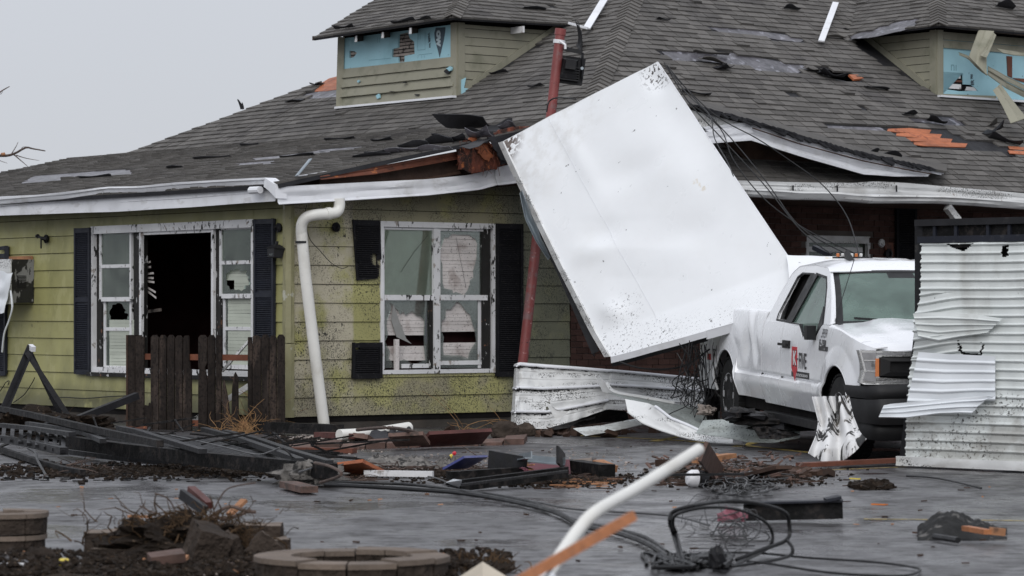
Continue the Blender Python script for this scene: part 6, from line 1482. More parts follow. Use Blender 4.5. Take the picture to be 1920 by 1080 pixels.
# ------------------------------------------------------------------ CORRUGATED PANEL ON THE RIGHT
FC = Fr(P(1712, 590, 27.3) * 1.0, V((.72, -.69, 0)), (0, 0, 1)); FC.o.z = 0
cont = thing('corrugated_panel', FC(.8, 0, 0), 'battered white corrugated container wall with dark frame standing at the right edge', 'container wall')
zT = FC.uv(1726, 455)[1]; zTr = FC.uv(1918, 449)[1]; zB = FC.uv(1700, 862)[1]; aE = 3.4
print('container', zT, zTr, zB, FC.uv(1918, 600))
aU = lambda u: FC.uv(u, 600)[0]
cut = [(752, 449), (757, 469), (790, 466), (815, 470), (830, 460), (870, 452)]
def corr_prof(z, pitch): 
    t = (z / pitch) % 1.0
    return (math.sin(t / .38 * math.pi) * .022 if t < .38 else 0.0) - .006 * math.exp(-((t - .95) / .05) ** 2)
holes_c = [ccw([FC.uv(u, v) for u, v in [(1777, 457), (1800, 458), (1830, 456), (1818, 464), (1806, 472), (1790, 466), (1779, 462)]]), ccw([FC.uv(u, v) for u, v in [(1880, 462), (1889, 460), (1889, 480), (1884, 484), (1879, 482)]]),
           ccw([FC.uv(u, v) for u, v in [(1802, 636), (1806, 656), (1812, 662), (1838, 664), (1842, 640), (1846, 652), (1838, 668), (1806, 667), (1800, 655)]])]
def leftedge(z):
    v = 590 - (z - 1.4) / (27.3) * 5600
    return FC.uv(pl([(450, 1728), (500, 1727), (560, 1726), (600, 1716), (640, 1722), (660, 1715), (700, 1704), (760, 1702), (865, 1698)], v) + 2.0 * NZ.noise(V((v * .3, 0, 0))), 600)[0]
mb = MB(); NZc = 420
def cfn(u, v):
    z = lerp(zB, lerp(zT, zTr, min(1, u * 1.2)), v); a = lerp(leftedge(z), aE, u)
    wob = .02 * NZ.noise(V((a * 2, z * 1.5, 3))) + .012 * NZ.noise(V((a * 6, z * 3, 9)))
    bulge = .10 * math.exp(-((a - aU(1760)) / .3) ** 2 - ((z - 1.2) / .15) ** 2)
    zz_ = z + .02 * NZ.noise(V((a * 1.5, z * .7, 1))) * .6 + .04 * (a - .3) * 0
    return FC(a, corr_prof(zz_ + .06 * sstep(.6, 0, a) * (z > 1.0) * (z < 1.6), .081) + wob + bulge, z)
mb.grid(cfn, 150, NZc, .004, keep=lambda u, v: not any(inside((lerp(leftedge(lerp(zB, zT, v)), aE, u), lerp(zB, zT, v)), h) for h in holes_c))
mb.build('corrugated_sheet', M['corr'], cont, smooth=50)
MB().box(FC, aU(1716) - .02, aU(1716) + .07, -.10, -.02, 1.38, FC.uv(1720, 412)[1]).build('post', M['black'], cont)
MB().beam(FC(aU(1722), -.06, 1.40), FC(aU(1690), -.06, .06), .08, .08, up=FC.n).build('post', M['black'], cont)
z9 = FC.uv(1720, 412)[1]
MB().box(FC, aU(1718), aE, -.10, .03, z9 - .06, z9).build('top_rail', M['black'], cont)
MB().box(FC, aU(1727), aE, -.05, -.02, zT - .05, z9 - .06).build('inner_board', M['black_muddy'], cont); MB().box(FC, aU(1722), aE, -.04, .02, zT - .005, zT + .055).build('top_rail', M['shutter'], cont)
for u in (1750, 1790, 1850, 1890): MB().box(FC, aU(u), aU(u) + .03, -.03, .01, zT + .05, z9 - .055).build('stud', M['shutter'], cont)
MB().box(FC, aU(1735), aE, -.16, -.12, .15, zT).build('backing', M['black_muddy'], cont)
def btm(u, v):
    a = lerp(aU(1686), aE, u); return FC(a, .05 + .012 * NZ.noise(V((a * 3, v, 2))), lerp(FC.uv(1700, 873)[1], FC.uv(1700, 856)[1], v) - .0 * a)
mb = MB(); mb.grid(btm, 30, 3, .02); mb.build('bottom_rail', M['white_dirty'], cont, smooth=True)
# peeled strips
def strip(lpx, rpx, d0, d1, nm, par, ribs=3, seed=0, mt='strip_w'):
    mb = MB(); kl, kr = len(lpx) - 1, len(rpx) - 1
    tp_, bt_ = lpx, rpx
    def f(u, v):
        x = lerp(pl([(i / kr, p[0]) for i, p in enumerate(bt_)], u), pl([(i / kl, p[0]) for i, p in enumerate(tp_)], u), v)
        y = lerp(pl([(i / kr, p[1]) for i, p in enumerate(bt_)], u), pl([(i / kl, p[1]) for i, p in enumerate(tp_)], u), v)
        tt = (v * ribs) % 1.0; d = lerp(d0, d1, u) + (.016 * math.sin(tt / .42 * math.pi) if tt < .42 else 0) + .02 * NZ.noise(V((u * 3, v * 2, seed)))
        a, z = FC.uv(x, y, d); return FC(a, d, z)
    mb.grid(f, 24, ribs * 14, .004); return mb.build(nm, M[mt], par, smooth=50)
strip([(1712, 588), (1760, 585), (1830, 590), (1880, 597)], [(1722, 632), (1760, 640), (1800, 632), (1850, 625)], .14, .05, 'peeled_strip', cont, 4, 1, 'corr')
strip([(1722, 660), (1780, 664), (1850, 667), (1866, 668)], [(1700, 755), (1760, 757), (1820, 752), (1866, 752)], .10, .045, 'peeled_strip', cont, 5, 2)
strip([(1657, 760), (1672, 757), (1740, 752), (1800, 745), (1850, 742), (1866, 744)], [(1647, 783), (1700, 784), (1760, 776), (1800, 775), (1822, 776), (1840, 748)], .22, .10, 'peeled_strip', cont, 3, 3)
# ------------------------------------------------------------------ crumpled white corrugated fascia by the wall
def ribbon(top, bot, Dt, Db, nm, mt, label, nu=40, nv=20, prof=None, wob=.03, seed=0, th=.006, par=None, keep=None, cat='metal sheet', smooth=45):
    mb = MB(); kt, kb = len(top) - 1, len(bot) - 1
    def f(u, v):
        x = lerp(pl([(i / kb, p[0]) for i, p in enumerate(bot)], u), pl([(i / kt, p[0]) for i, p in enumerate(top)], u), v)
        y = lerp(pl([(i / kb, p[1]) for i, p in enumerate(bot)], u), pl([(i / kt, p[1]) for i, p in enumerate(top)], u), v)
        D = lerp(pl(Db, u), pl(Dt, u), v) + (prof(u, v) if prof else 0) + wob * NZ.noise(V((u * 7, v * 4, seed))) + wob * .5 * NZ.noise(V((u * 16, v * 9, seed + 3)))
        return P(x, y, D)
    ribbon.f = f; mb.grid(f, nu, nv, th, keep=keep); o = mb.build(nm, M[mt], par, smooth=smooth)
    return tag(o, label, cat) if par is None else o
cr = thing('crumpled_cladding', P(1060, 800, 35), 'crumpled spattered white ribbed cladding standing against the brick wall foot', 'metal cladding')
def ribs(u, v): 
    s = 0
    for c in (.97, .62, .26): s -= .02 * math.exp(-((v - c) / .022) ** 2)
    for c in (.86, .75, .50, .40, .14): s += .008 * (1 if abs(v - c) < .01 else 0)
    s += -.09 * math.exp(-((u - .02) / .04) ** 2) + .12 * sstep(.10, .0, u)
    s += .06 * sstep(.78, .84, u) * (1 - v)
    return s
tr = random.Random(77)
ribbon([(965, 682), (975, 679), (1010, 682), (1080, 687), (1150, 693)], [(957, 804), (975, 804), (1030, 804), (1075, 790), (1140, 770)], [(0, 35.4), (.1, 35.1), (1, 35.4)], [(0, 35.0), (.1, 34.7), (1, 35.2)], 'cladding_sheet', 'white_dirty', None, 70, 80, ribs, .04, 3, par=cr,
       keep=lambda u, v: not (.505 < u < .545 and .22 < v < .42 and NZ.noise(V((u * 60, v * 20, 1))) > -.15))
def beads(f, vs_, u0=.03, u1=1.0):
    for c in vs_:
        MB().tube([f(lerp(u0, u1, k / 24), c) + V((0, -.012, 0)) for k in range(25)], .017, 8).build('rolled_bead', M['white'], cr, smooth=True)
        mbb = MB(); r0 = random.Random(int(c * 99))
        for k in range(150):
            uu = r0.uniform(u0, u1); p = f(uu, max(0, c - abs(r0.gauss(.022, .012)))) + V((0, -.012, 0)); mbb.cube(p, r0.uniform(.01, .05), .006, r0.uniform(.004, .012))
        mbb.build('mud_specks', M['black_muddy'], cr, kind='stuff')
beads(ribbon.f, (.965, .62, .26), .02, .99)
ribbon([(1145, 692), (1200, 697), (1280, 705), (1345, 712)], [(1130, 768), (1200, 770), (1280, 770), (1340, 765)], [(0, 35.35), (1, 36.0)], [(0, 35.2), (1, 35.9)], 'cladding_sheet', 'white_dirty', None, 40, 40, ribs, .03, 5, par=cr)
beads(ribbon.f, (.965, .62), .0, 1.0)
ribbon([(1030, 802), (1080, 788), (1140, 768), (1175, 772)], [(1040, 806), (1080, 800), (1130, 792), (1180, 790)], [(0, 34.8), (1, 35.4)], [(0, 34.5), (1, 35.8)], 'cladding_fold', 'black_muddy', None, 20, 8, None, .05, 6, par=cr)
ribbon([(1115, 700), (1125, 707), (1150, 735)], [(1112, 696), (1130, 735), (1152, 739)], [(0, 35.0), (1, 34.7)], [(0, 35.0), (1, 34.7)], 'torn_flap', 'white_dirty', None, 12, 4, None, .01, 7, par=cr)
ribbon([(1020, 752), (1030, 758), (1042, 768)], [(985 + 60, 790), (1055, 782), (1065, 772)], [(0, 34.55), (1, 34.5)], [(0, 34.5), (1, 34.5)], 'torn_flap', 'white_dirty', None, 8, 4, None, .01, 8, par=cr)
def groove(u, v): return -.012 * math.sin(v * 2 * math.pi * 4)
ribbon([(1075, 803), (1130, 797), (1190, 785)], [(1098, 817), (1140, 810), (1205, 796)], [(0, 34.0), (1, 34.8)], [(0, 33.6), (1, 34.4)], 'ribbed_sheet', 'corr', 'small ribbed grey-white sheet lying on edge at the foot of the crumpled cladding', 20, 24, groove, .01, 9)
curl = thing('curled_sheet', P(1290, 830, 32.5), 'large white sheet curled open like a boat beside the truck rear wheel', 'metal sheet')
ribbon([(1172, 748), (1215, 756), (1231, 763), (1258, 784), (1290, 797), (1322, 812), (1358, 815), (1396, 821)], [(1177, 772), (1205, 793), (1240, 807), (1275, 818), (1305, 825), (1340, 830), (1370, 832), (1396, 833)], [(0, 33.2), (.5, 32.4), (1, 31.9)], [(0, 32.9), (.5, 32.2), (1, 31.7)], 'outer_face', 'white_dirty', None, 50, 12, None, .02, 11, par=curl)
MB().tube([ribbon.f(k / 30, 1.0) + V((0, -.01, 0)) for k in range(8, 31)], .016, 7).build('rolled_edge', M['white'], curl, smooth=True)
MB().tube([ribbon.f(k / 30, 0.0) + V((0, -.005, 0)) for k in range(31)], .012, 7).build('rolled_edge', M['white_dirty'], curl, smooth=True)
ribbon([(1140, 736), (1180, 743), (1225, 751), (1262, 757), (1316, 764), (1322, 772)], [(1175, 748), (1228, 760), (1256, 783), (1288, 797), (1318, 806), (1330, 808)], [(0, 34.6), (1, 34.2)], [(0, 33.4), (.5, 32.8), (1, 32.6)], 'inner_face', 'shaded_sheet', None, 50, 14, None, .05, 12, par=curl)
MB().tube(spline([P(1138, 718, 34.6), P(1152, 735, 34.5), P(1200, 744, 34.4), P(1265, 756, 34.3)], 4), .022, 6).build('rolled_edge', M['white_dirty'], curl, smooth=True)
ribbon([(1318, 788), (1360, 786), (1400, 790), (1440, 800), (1500, 808)], [(1305, 812), (1360, 820), (1400, 828), (1450, 830), (1500, 820)], [(0, 32.0), (1, 31.0)], [(0, 31.6), (1, 30.8)], 'flattened_sheet', 'shaded_sheet', 'pale grey-green flattened sheet lying under the side of the truck', 30, 12, lambda u, v: .04 * math.sin(v * 6), .03, 13)
ribbon([(1410, 800), (1440, 800), (1495, 812)], [(1424, 822), (1460, 824), (1500, 815)], [(0, 30.9), (1, 30.6)], [(0, 30.7), (1, 30.5)], 'dark_sheet', 'black_muddy', 'dark crumpled sheet lying on the pale one below the running board', 14, 8, None, .06, 14)
tag(MB().tube([P(1378, 828, 31.5), P(1396, 827, 31.4)], .035, 14).build('tube_end', M['plasticw']), 'short white tube end lying by the tip of the curled sheet', 'tube')
for k, (x, y, w_, lab) in enumerate([(1400, 782, .5, 'grey torn metal chunk between truck wheel and running board'), (1430, 790, .6, 'dark wet wood chunk under the running board'), (1465, 800, .7, 'blackened flat lump under the truck door sill'), (1385, 776, .25, 'small pale torn lump behind the rear wheel')]):
    c = G(x, 832, 0); c = P(x, y, 31.2); mbx = MB(); mbx.blob(c, w_ * .5, .25, .08, n=12, amp=.5, sc=3, seed=k); tag(mbx.build('wreckage', M['greymetal' if k % 2 == 0 else 'black_muddy']), lab, 'wreckage')
# tangle of wires behind the truck's bed
r_ = random.Random(4); mb = MB()
for k in range(34):
    x = r_.uniform(1270, 1350); D = r_.uniform(33.2, 34.5); pts = []
    y = r_.uniform(630, 665); ang = r_.uniform(-1, 1); bw = r_.uniform(-26, 26); hh = r_.uniform(70, 150)
    for i in range(9):
        t = i / 8; pts.append(P(x + ang * 22 * t + bw * math.sin(t * math.pi * r_.choice((1, 1, 1.6))) + r_.uniform(-2, 2), y + hh * (math.sin(t * math.pi) if k % 3 == 0 else t), D + r_.uniform(-.05, .05)))
    for p in pts: p.z = max(p.z, .03)
    mb.tube(spline(pts, 4), r_.uniform(.003, .007), 5)
tag(mb.build('wire_tangle', M['cable'], kind='stuff'), 'dense tangle of thin black wires between the panel and the truck bed', 'wire tangle')
ribbon([(1318, 640), (1352, 640)], [(1322, 790), (1350, 790)], [(0, 34.9), (1, 34.9)], [(0, 34.8), (1, 34.8)], 'torn_sheet', 'black_muddy', 'dark torn sheet standing behind the wires beside the truck rear wheel', 8, 16, None, .1, 31)
tag(MB().tube(spline([P(1160, 678, 33.9), P(1200, 690, 33.9), P(1250, 692, 33.9), P(1290, 683, 33.9), P(1330, 655, 33.6)], 5), .012, 6).build('cable', M['cable']), 'black cable looping in front of the brick wall below the white panel', 'cable')
mbx = MB(); mbx.blob(P(1322, 772, 33.2), .10, .08, .07, n=24, amp=.5, seed=3); tag(mbx.build('cloth_lump', M['lath'], smooth=True), 'muddy greyish lump beside the rear wheel', 'cloth')

# ------------------------------------------------------------------ picket fence
FP0, FP1 = P(240, 805, 36.7), P(537, 805, 35.2)
FF = Fr((FP0.x, FP0.y, 0), FP1 - V((FP0.x, FP0.y, FP1.z)))
fence = thing('picket_fence', FF(1, 0, 0), 'short dark burnt picket fence with broken pickets in front of the blown-out window', 'fence')
pk_ = [(255, 272, 628, 806, 0), (284, 299, 628, 808, 1), (300, 314, 628, 809, 1), (315, 329, 628, 809, 1), (330, 344, 629, 810, 1), (345, 361, 629, 811, 2), (373, 390, 628, 812, 3), (391, 405, 628, 812, 1), (406, 417, 629, 812, 1),
       (418, 434, 712, 811, 4), (435, 449, 698, 808, 5), (466, 475, 632, 800, 6), (475, 491, 628, 800, 0), (492, 506, 627, 800, 1), (507, 520, 629, 799, 1), (521, 535, 627, 799, 1), (272, 288, 755, 808, 7)]
for k, (x0, x1, y0, y1, kind) in enumerate(pk_):
    d = R.uniform(.0, .012); g = FF
    A0 = g.uv(x0 + .6, y0, d)[0]; A1 = g.uv(x1 - .6, y0, d)[0]; zt = g.uv((x0 + x1) / 2, y0, d)[1]; zb = max(.0, g.uv((x0 + x1) / 2, y1, d)[1]); w_ = A1 - A0
    dog = [(A0, zt - .035), (A0 + w_ * .28, zt), (A1 - w_ * .28, zt), (A1, zt - .035)]
    if kind == 0: pts = [(A0, zb), (A1, zb), (A1, zt - .03), (A0 + w_ * .4, zt), (A0, zt - .02)]
    elif kind == 1: pts = [(A0, zb), (A1, zb)] + dog[::-1]
    elif kind == 2: pts = [(A0, zb), (A1, zb), (A1, zt - .42), (A1 - w_ * .12, zt - .40), (A1 - w_ * .30, zt - .30), (A1 - w_ * .35, zt), (A0 + w_ * .2, zt), (A0, zt - .03)]
    elif kind == 3: pts = [(A0, zb), (A1, zb), (A1 + .01, zt - .56), (A1 - w_ * .25, zt - .40), (A1 - w_ * .1, zt - .36), (A1, zt - .33)] + dog[::-1] + [(A0, zt - .38), (A0 + w_ * .12, zt - .42), (A0, zt - .6)]
    elif kind == 4: pts = [(A0, zb), (A1 + .02, zb), (A0 + w_ * .7, zt - .25), (A0 + w_ * .45, zt - .12), (A0 + w_ * .15, zt), (A0, zt - .1)]
    elif kind == 5: pts = [(A0, zb), (A1, zb), (A1 - w_ * .1, zt - .06), (A0 + w_ * .55, zt), (A0 + w_ * .4, zt - .03), (A0 + w_ * .1, zt - .2)]
    elif kind == 6: pts = [(A0, zb), (A1, zb), (A1, zt - .2), (A1 - w_ * .2, zt), (A0, zt)]
    else: pts = [(A0, zb), (A1, zb), (A1, zt - .02), (A0 + w_ * .6, zt), (A0 + w_ * .5, zt - .04), (A0, zt - .03)]
    MB().plate(FF, ccw(pts), d, d + .02).build('picket', M['fence'], fence)
q = lambda x0, y0, x1, y1, d: (FF.uv(x0, y0, d)[0], FF.uv(x1, y0, d)[0], FF.uv(x0, y1, d)[1], FF.uv(x0, y0, d)[1])
a = q(240, 628, 256, 808, 0); MB().box(FF, a[0], a[1], -.10, .03, 0, a[3]).build('post', M['lath'] if 0 else M['fence'], fence)
a = q(240, 628, 243, 808, 0); MB().box(FF, a[0], a[1], .031, .036, 0, a[3]).build('split_face', M['darkwood'], fence)
a = q(268, 663, 476, 674, -.04); MB().box(FF, a[0], a[1], -.045, -.005, a[2], a[3]).build('rail', M['fence_b'], fence)
a = q(268, 785, 530, 796, -.04); MB().box(FF, a[0], a[1], -.045, -.005, a[2], a[3]).build('rail', M['fence_b'], fence)
# white strips behind the fence
for (p, qd, lab) in (((330, 757), (475, 720), 'upper'), ((345, 765), (402, 750), 'lower')): pass
tag(MB().beam(P(417, 696, 36.1), P(466, 640, 35.9), .03, .03).build('white_strip', M['white_dirty']), 'thin white strip slanting up behind the gap in the fence pickets', 'metal strip')
tag(MB().beam(P(345, 800, 36.6), P(466, 724, 36.0), .015, .07).build('white_strip', M['white_dirty']), 'broader white strip slanting low behind the broken pickets', 'metal strip')
# straw tufts at fence foot
def tuft(cx, cy, n, w_, h_, mt, label, D=None, seed=0, nm='dry_grass', th=.003, cat='dry grass'):
    r = random.Random(seed); mb = MB()
    for k in range(n):
        b = (G(cx + r.gauss(0, w_), cy + r.gauss(0, 1.5), .0)) if D is None else P(cx + r.gauss(0, w_), cy, D + r.uniform(-.2, .2))
        p = [b]; dr = V((r.uniform(-1, 1), r.uniform(-.6, .6), r.uniform(.3, 1.5)))
        for i in range(4): p.append(p[-1] + dr * h_ * .25); dr += V((r.uniform(-.6, .6), r.uniform(-.4, .4), r.uniform(-.7, .2)))
        mb.tube(p, [th * 1.2, th, th, th * .8, th * .4], 4)
    return tag(mb.build(nm, M[mt], kind='stuff'), label, cat)
tuft(470, 812, 150, 14, .18, 'straw', 'clump of tangled dry straw at the foot of the picket fence', seed=1)
tuft(445, 812, 40, 30, .4, 'straw', 'sparse dry stems growing in front of the broken pickets', seed=2)
tuft(500, 808, 40, 16, .45, 'straw', 'thin dry stalks against the rightmost pickets', seed=6)
tuft(870, 812, 10, 6, .45, 'straw', 'reddish dry stalks by the foundation below the right window', seed=3); tuft(945, 812, 8, 4, .3, 'straw', 'few dry stalks left of the crumpled cladding', seed=4)
mbx = MB(); mbx.blob(G(80, 822) + V((0, 0, .05)), .75, .4, .22, n=80, amp=.5, sc=3, seed=2); tag(mbx.build('mulch_heap', M['soil'], smooth=True), 'low dark heap of leaves against the olive wall behind the angle iron', 'heap')
tuft(80, 806, 60, 22, .25, 'root', 'brown twigs on the leaf heap at the left wall', seed=5, nm='twigs', cat='twigs')

# ------------------------------------------------------------------ fallen black metal fence on the left
wreck = thing('fallen_metal_frame', G(300, 860), 'long twisted black metal stair frame lying flat across the asphalt on the left', 'metal frame')
def bm(p0, p1, z0, z1, w_, h_, nm='beam', mt='greymetal', par=None, D0=None, D1=None):
    a = G(*p0, z0) if D0 is None else P(*p0, D0); b = G(*p1, z1) if D1 is None else P(*p1, D1)
    return MB().beam(a, b, w_, h_).build(nm, M[mt], par or wreck)
def bent(pts, z0, w_, h_, nm, mt, par=None):
    P3 = [G(u, v, z0) for u, v in pts]; mb = MB()
    for a, b in zip(P3, P3[1:]): mb.beam(a, b + (b - a).normalized() * .01, w_, h_)
    return mb.build(nm, M[mt], par or wreck)
bent([(-20, 762), (60, 778), (180, 806), (300, 832)], .32, .06, .06, 'long_beam', 'black_muddy')
bent([(122, 828), (250, 845), (400, 862), (620, 883)], .14, .12, .12, 'front_rail', 'black_muddy')
bent([(122, 846), (250, 862), (400, 874), (610, 893)], .02, .10, .05, 'lower_rail', 'black')
bent([(0, 797), (60, 803), (135, 814)], .28, .07, .04, 'cross_bar', 'greymetal')
bent([(52, 794), (120, 804), (160, 812), (193, 827)], .26, .06, .04, 'cross_bar', 'greymetal')
bent([(223, 802), (260, 809), (300, 822), (380, 846)], .24, .07, .04, 'cross_bar', 'greymetal')
bent([(382, 805), (440, 820), (520, 848), (563, 864)], .20, .07, .045, 'cross_bar', 'greymetal')
bent([(422, 810), (480, 824), (550, 848), (617, 868)], .20, .07, .045, 'cross_bar', 'greymetal')
bent([(0, 822), (60, 832), (120, 846)], .14, .08, .07, 'cross_bar', 'greymetal')
for k in range(8): bm((8 + k * 16, 801 + k * 2.4), (6 + k * 16, 824 + k * 3.2), .24, .14, .04, .03, 'baluster', 'black')
for k in range(14):
    x0, y0 = 152 + k * 17, 809 + k * 1.0; x1, y1 = 300 + k * 20, 838 + k * 2.6
    bm((x0, y0), (x1, y1), .16, .12, .05, .03, 'slat', 'black')
bm((100, 815), (610, 882), .03, .03, .7, .01, 'void_shade', 'dark')  # flat dark sheets standing in for the black shade between the slats
bm((150, 810), (560, 850), .03, .03, .9, .01, 'void_shade', 'dark')
bm((148, 812), (520, 838), .12, .1, .05, .03, 'slat', 'black'); bm((280, 812), (560, 850), .12, .1, .05, .03, 'slat', 'black')
bent([(0, 843), (60, 862), (120, 880), (155, 886)], .04, .05, .05, 'loose_rail', 'black_muddy')
bm((140, 788), (257, 742), 0, 0, .08, .08, 'brace', 'black', D0=34.6, D1=35.2)
r_ = random.Random(71); mb = MB()
for k in range(75):
    x = r_.uniform(-10, 590); y0 = pl([(0, 835), (620, 882)], x) + r_.uniform(-26, 14); L_ = r_.uniform(.25, 1.1); p = GU(x, y0, r_.uniform(.03, .22)); a_ = r_.uniform(-.5, .2) if k % 3 else r_.uniform(.6, 2.2)
    q = p + V((math.cos(a_) * L_, math.sin(a_) * L_, r_.uniform(-.12, .14))); q.z = max(.01, q.z); mb.beam(p, q, r_.uniform(.012, .03), r_.uniform(.008, .02))
mb.build('loose_bars', M['black_muddy'], wreck, kind='stuff')
# angle iron trestle
ai = thing('angle_iron_trestle', P(60, 790, 34.5), 'bent grey angle irons forming an upside-down V in front of the olive wall', 'angle iron')
MB().angle(P(2, 790, 34.2), P(61, 652, 34.6), .075, .01, roll=.3).build('leg', M['greymetal'], ai); MB().beam(P(50, 660, 34.5), P(132, 786, 34.6), .03, .06).build('leg', M['greymetal'], ai)
MB().beam(P(58, 664, 34.6), P(118, 788, 34.9), .03, .05).build('leg', M['black'], ai); MB().beam(P(57, 650, 34.6), P(63, 655, 34.5), .05, .06).build('bright_tip', M['plasticw'], ai)
tag(MB().tube(spline([P(-5, 840, 31.5), P(40, 820, 31.6), P(80, 798, 31.8), P(112, 782, 32)], 4), .018, 6).build('cable', M['cable']), 'thick black cable crossing over the left end of the fallen frame', 'cable')
tag(MB().tube(spline([G(52, 840, .1), G(66, 848, .1), G(70, 862, .06), G(82, 884, .02), G(90, 897, .01)], 4), .012, 6).build('cable', M['cable']), 'short bent cable poking out below the left end of the fallen frame', 'cable')
tag(MB().tube(spline([G(300, 812, .2), G(350, 822, .22), G(420, 838, .22), G(480, 852, .22), G(510, 846, .3), G(530, 840, .34), G(550, 860, .2), G(564, 890, .02)], 6), .008, 5).build('wire', M['wire']), 'thin pale wire curving over the fallen frame', 'wire')
tag(MB().beam(G(210, 808, .02), G(256, 790 + 12, .1), .25, .03).build('board', M['rust']), 'flat reddish board lying against the wall behind the fallen frame', 'board')

# ------------------------------------------------------------------ kerb pavers and things along the wall
kerb = thing('paver_edging', G(700, 838), 'broken row of reddish concrete pavers along the foot of the house', 'paver edging')
xk = 500
while xk < 950:
    w_ = R.uniform(38, 50); y = lerp(836, 824, (xk - 500) / 450)
    a = G(xk + 1, y, .06); b = G(xk + w_ - 2, y - 1, .06); c_ = G(xk + w_ + 4, y - 8, .05); d__ = G(xk + 6, y - 7, .06)
    j = R.uniform(-.02, .03); MB().hexa([V((p.x, p.y, -.02)) for p in (a, b, c_, d__)] + [V((p.x, p.y, .035 + j)) for p in (a, b, c_, d__)]).build('paver', M['paver'], kerb); xk += w_
def board(p0, p1, z0, z1, w_, h_, mt, lab, nm='board', roll=0.0, cat=None): return tag(MB().beam(G(*p0, z0), G(*p1, z1), w_, h_, roll=roll).build(nm, M[mt]), lab, cat or nm.split('_')[-1])
board((795, 824), (912, 818), .10, .12, .30, .04, 'redwood', 'dark red timber plank below the right window', 'timber', roll=.5)
board((735, 825), (800, 822), .10, .12, .30, .04, 'paver', 'tilted paver slab next to the dark red timber', 'paver_slab', roll=.4)
board((600, 815), (672, 818), .06, .08, .15, .06, 'redwood', 'short dark red plank behind the gravel', 'plank'); board((672, 822), (700, 826), .06, .04, .3, .05, 'paver', 'single tilted paver right of the gravel patch', 'paver_slab', roll=.3)
board((550, 843), (665, 845), .03, .03, .12, .05, 'rust', 'brown wet plank in front of the pavers', 'plank')
board((482, 800), (635, 806), .08, .10, .14, .12, 'black_muddy', 'black metal beam at the wall foot under the downspout end', 'beam')
mb = MB(); mb.tube(spline([G(636, 816, .09), G(700, 812, .10), G(766, 802, .14)], 5), [.065] * 11, 14)
tag(mb.build('white_pipe', M['pvc'], smooth=True), 'white pipe piece lying along the wall below the right window', 'pipe')
tag(MB().tube(spline([G(670, 806, .2), G(720, 802, .28), G(760, 806, .22), G(800, 816, .08)], 5), .02, 6).build('branch', M['bark']), 'bare brown branch lying over the white pipe piece', 'branch')
mb = MB(); mb.grid(lambda u, v: GU(lerp(682, 790, u), lerp(832, 827, v), .05 + (.05 + .12 * abs(NZ.noise(V((u * 7, v * 2, 2))))) * math.sin(math.pi * v) * min(1, 8 * u, 8 * (1 - u))), 30, 10, .01); tag(mb.build('black_plastic', M['felt']), 'crumpled black plastic on the pavers below the right window', 'plastic')
def rocks(cx, cy, sx_, sy_, n, s0, s1, mt, lab, nm='gravel', seed=0, cat=None):
    r = random.Random(seed); mb = MB()
    for k in range(n):
        s = r.uniform(s0, s1); p = G(cx + r.gauss(0, sx_), max(cy - 3 * sy_, cy + r.gauss(0, sy_)), 0)
        mb.cube((p.x, p.y, s * .3), s * r.uniform(.7, 1.6), s * r.uniform(.7, 1.4), s * r.uniform(.4, .9), (r.uniform(-.5, .5), r.uniform(-.5, .5), r.uniform(0, 3)))
    return tag(mb.build(nm, M[mt], kind='stuff'), lab, cat or nm)
rocks(600, 826, 28, 3, 260, .015, .05, 'lath', 'patch of light gravel between the fence and the pavers', seed=1)
rocks(650, 830, 100, 3, 200, .02, .06, 'soil', 'dark crumbs of earth along the pavers', nm='earth_crumbs', seed=2, cat='earth')
rocks(1060, 812, 60, 3, 200, .03, .12, 'darkwood', 'broken dark bits at the foot of the crumpled cladding', nm='rubble', seed=3)
for k, (x, y, s, lab) in enumerate([(945, 815, .13, 'dark round stone left of the crumpled cladding'), (985, 812, .10, 'smaller dark stone at the corner of the cladding')]):
    mbx = MB(); mbx.blob(G(x, y + 6) + V((0, 0, s * .5)), s * 1.3, s, s, seed=k + 5, amp=.2); tag(mbx.build('stone', M['stone_d'], smooth=True), lab, 'stone')
# ------------------------------------------------------------------ middle debris
mb = MB(); mb.grid(lambda u, v: GU(lerp(668, 812, u), lerp(876, 871, v) + .6 * math.sin(u * 9), .01 + (.07 + .05 * NZ.noise(V((u * 5, v * 2, 7))) + .05 * abs(NZ.noise(V((u * 16, v * 2, 3))))) * math.sin(math.pi * v) * min(1, 8 * u, 8 * (1 - u))), 90, 16, .006)
tag(mb.build('blanket', M['cloth_g'], smooth=True), 'muddy grey blanket crumpled on the asphalt below the right window', 'blanket')
board((620, 884), (700, 874), .04, .10, .30, .03, 'ply', 'flat orange-red board beside the end of the fallen frame', 'board', roll=.35)
board((684, 887), (812, 889), .04, .04, .05, .05, 'wood_white', 'narrow white strip with black flecks on the wet asphalt', 'strip')
board((842, 893), (985, 884), .05, .07, .10, .08, 'black_muddy', 'long burnt timber left of the maroon board', 'timber')
board((866, 910), (1062, 885), .05, .10, .05, .09, 'black_muddy', 'long black steel channel lying toward the maroon board', 'steel_channel', cat='channel')
mb = MB()
for k in range(30): p = G(868, 909, .10).lerp(G(1060, 884, .15), k / 29); mb.cube(p, .035, .05, .02)
tag(mb.build('channel_lugs', M['greymetal'], kind='stuff'), 'row of lugs along the top of the long steel channel', 'lugs')
tag(MB().add([G(835, 905, .02), G(862, 914, .02), G(866, 900, .16), G(850, 898, .1), G(835, 905, .0), G(862, 915, .0), G(866, 901, .13), G(850, 899, .08)], [(0, 1, 2, 3), (7, 6, 5, 4), (0, 4, 5, 1), (1, 5, 6, 2), (2, 6, 7, 3), (3, 7, 4, 0)]).build('torn_plate', M['strip_w']), 'torn white plate at the left end of the steel channel', 'plate')
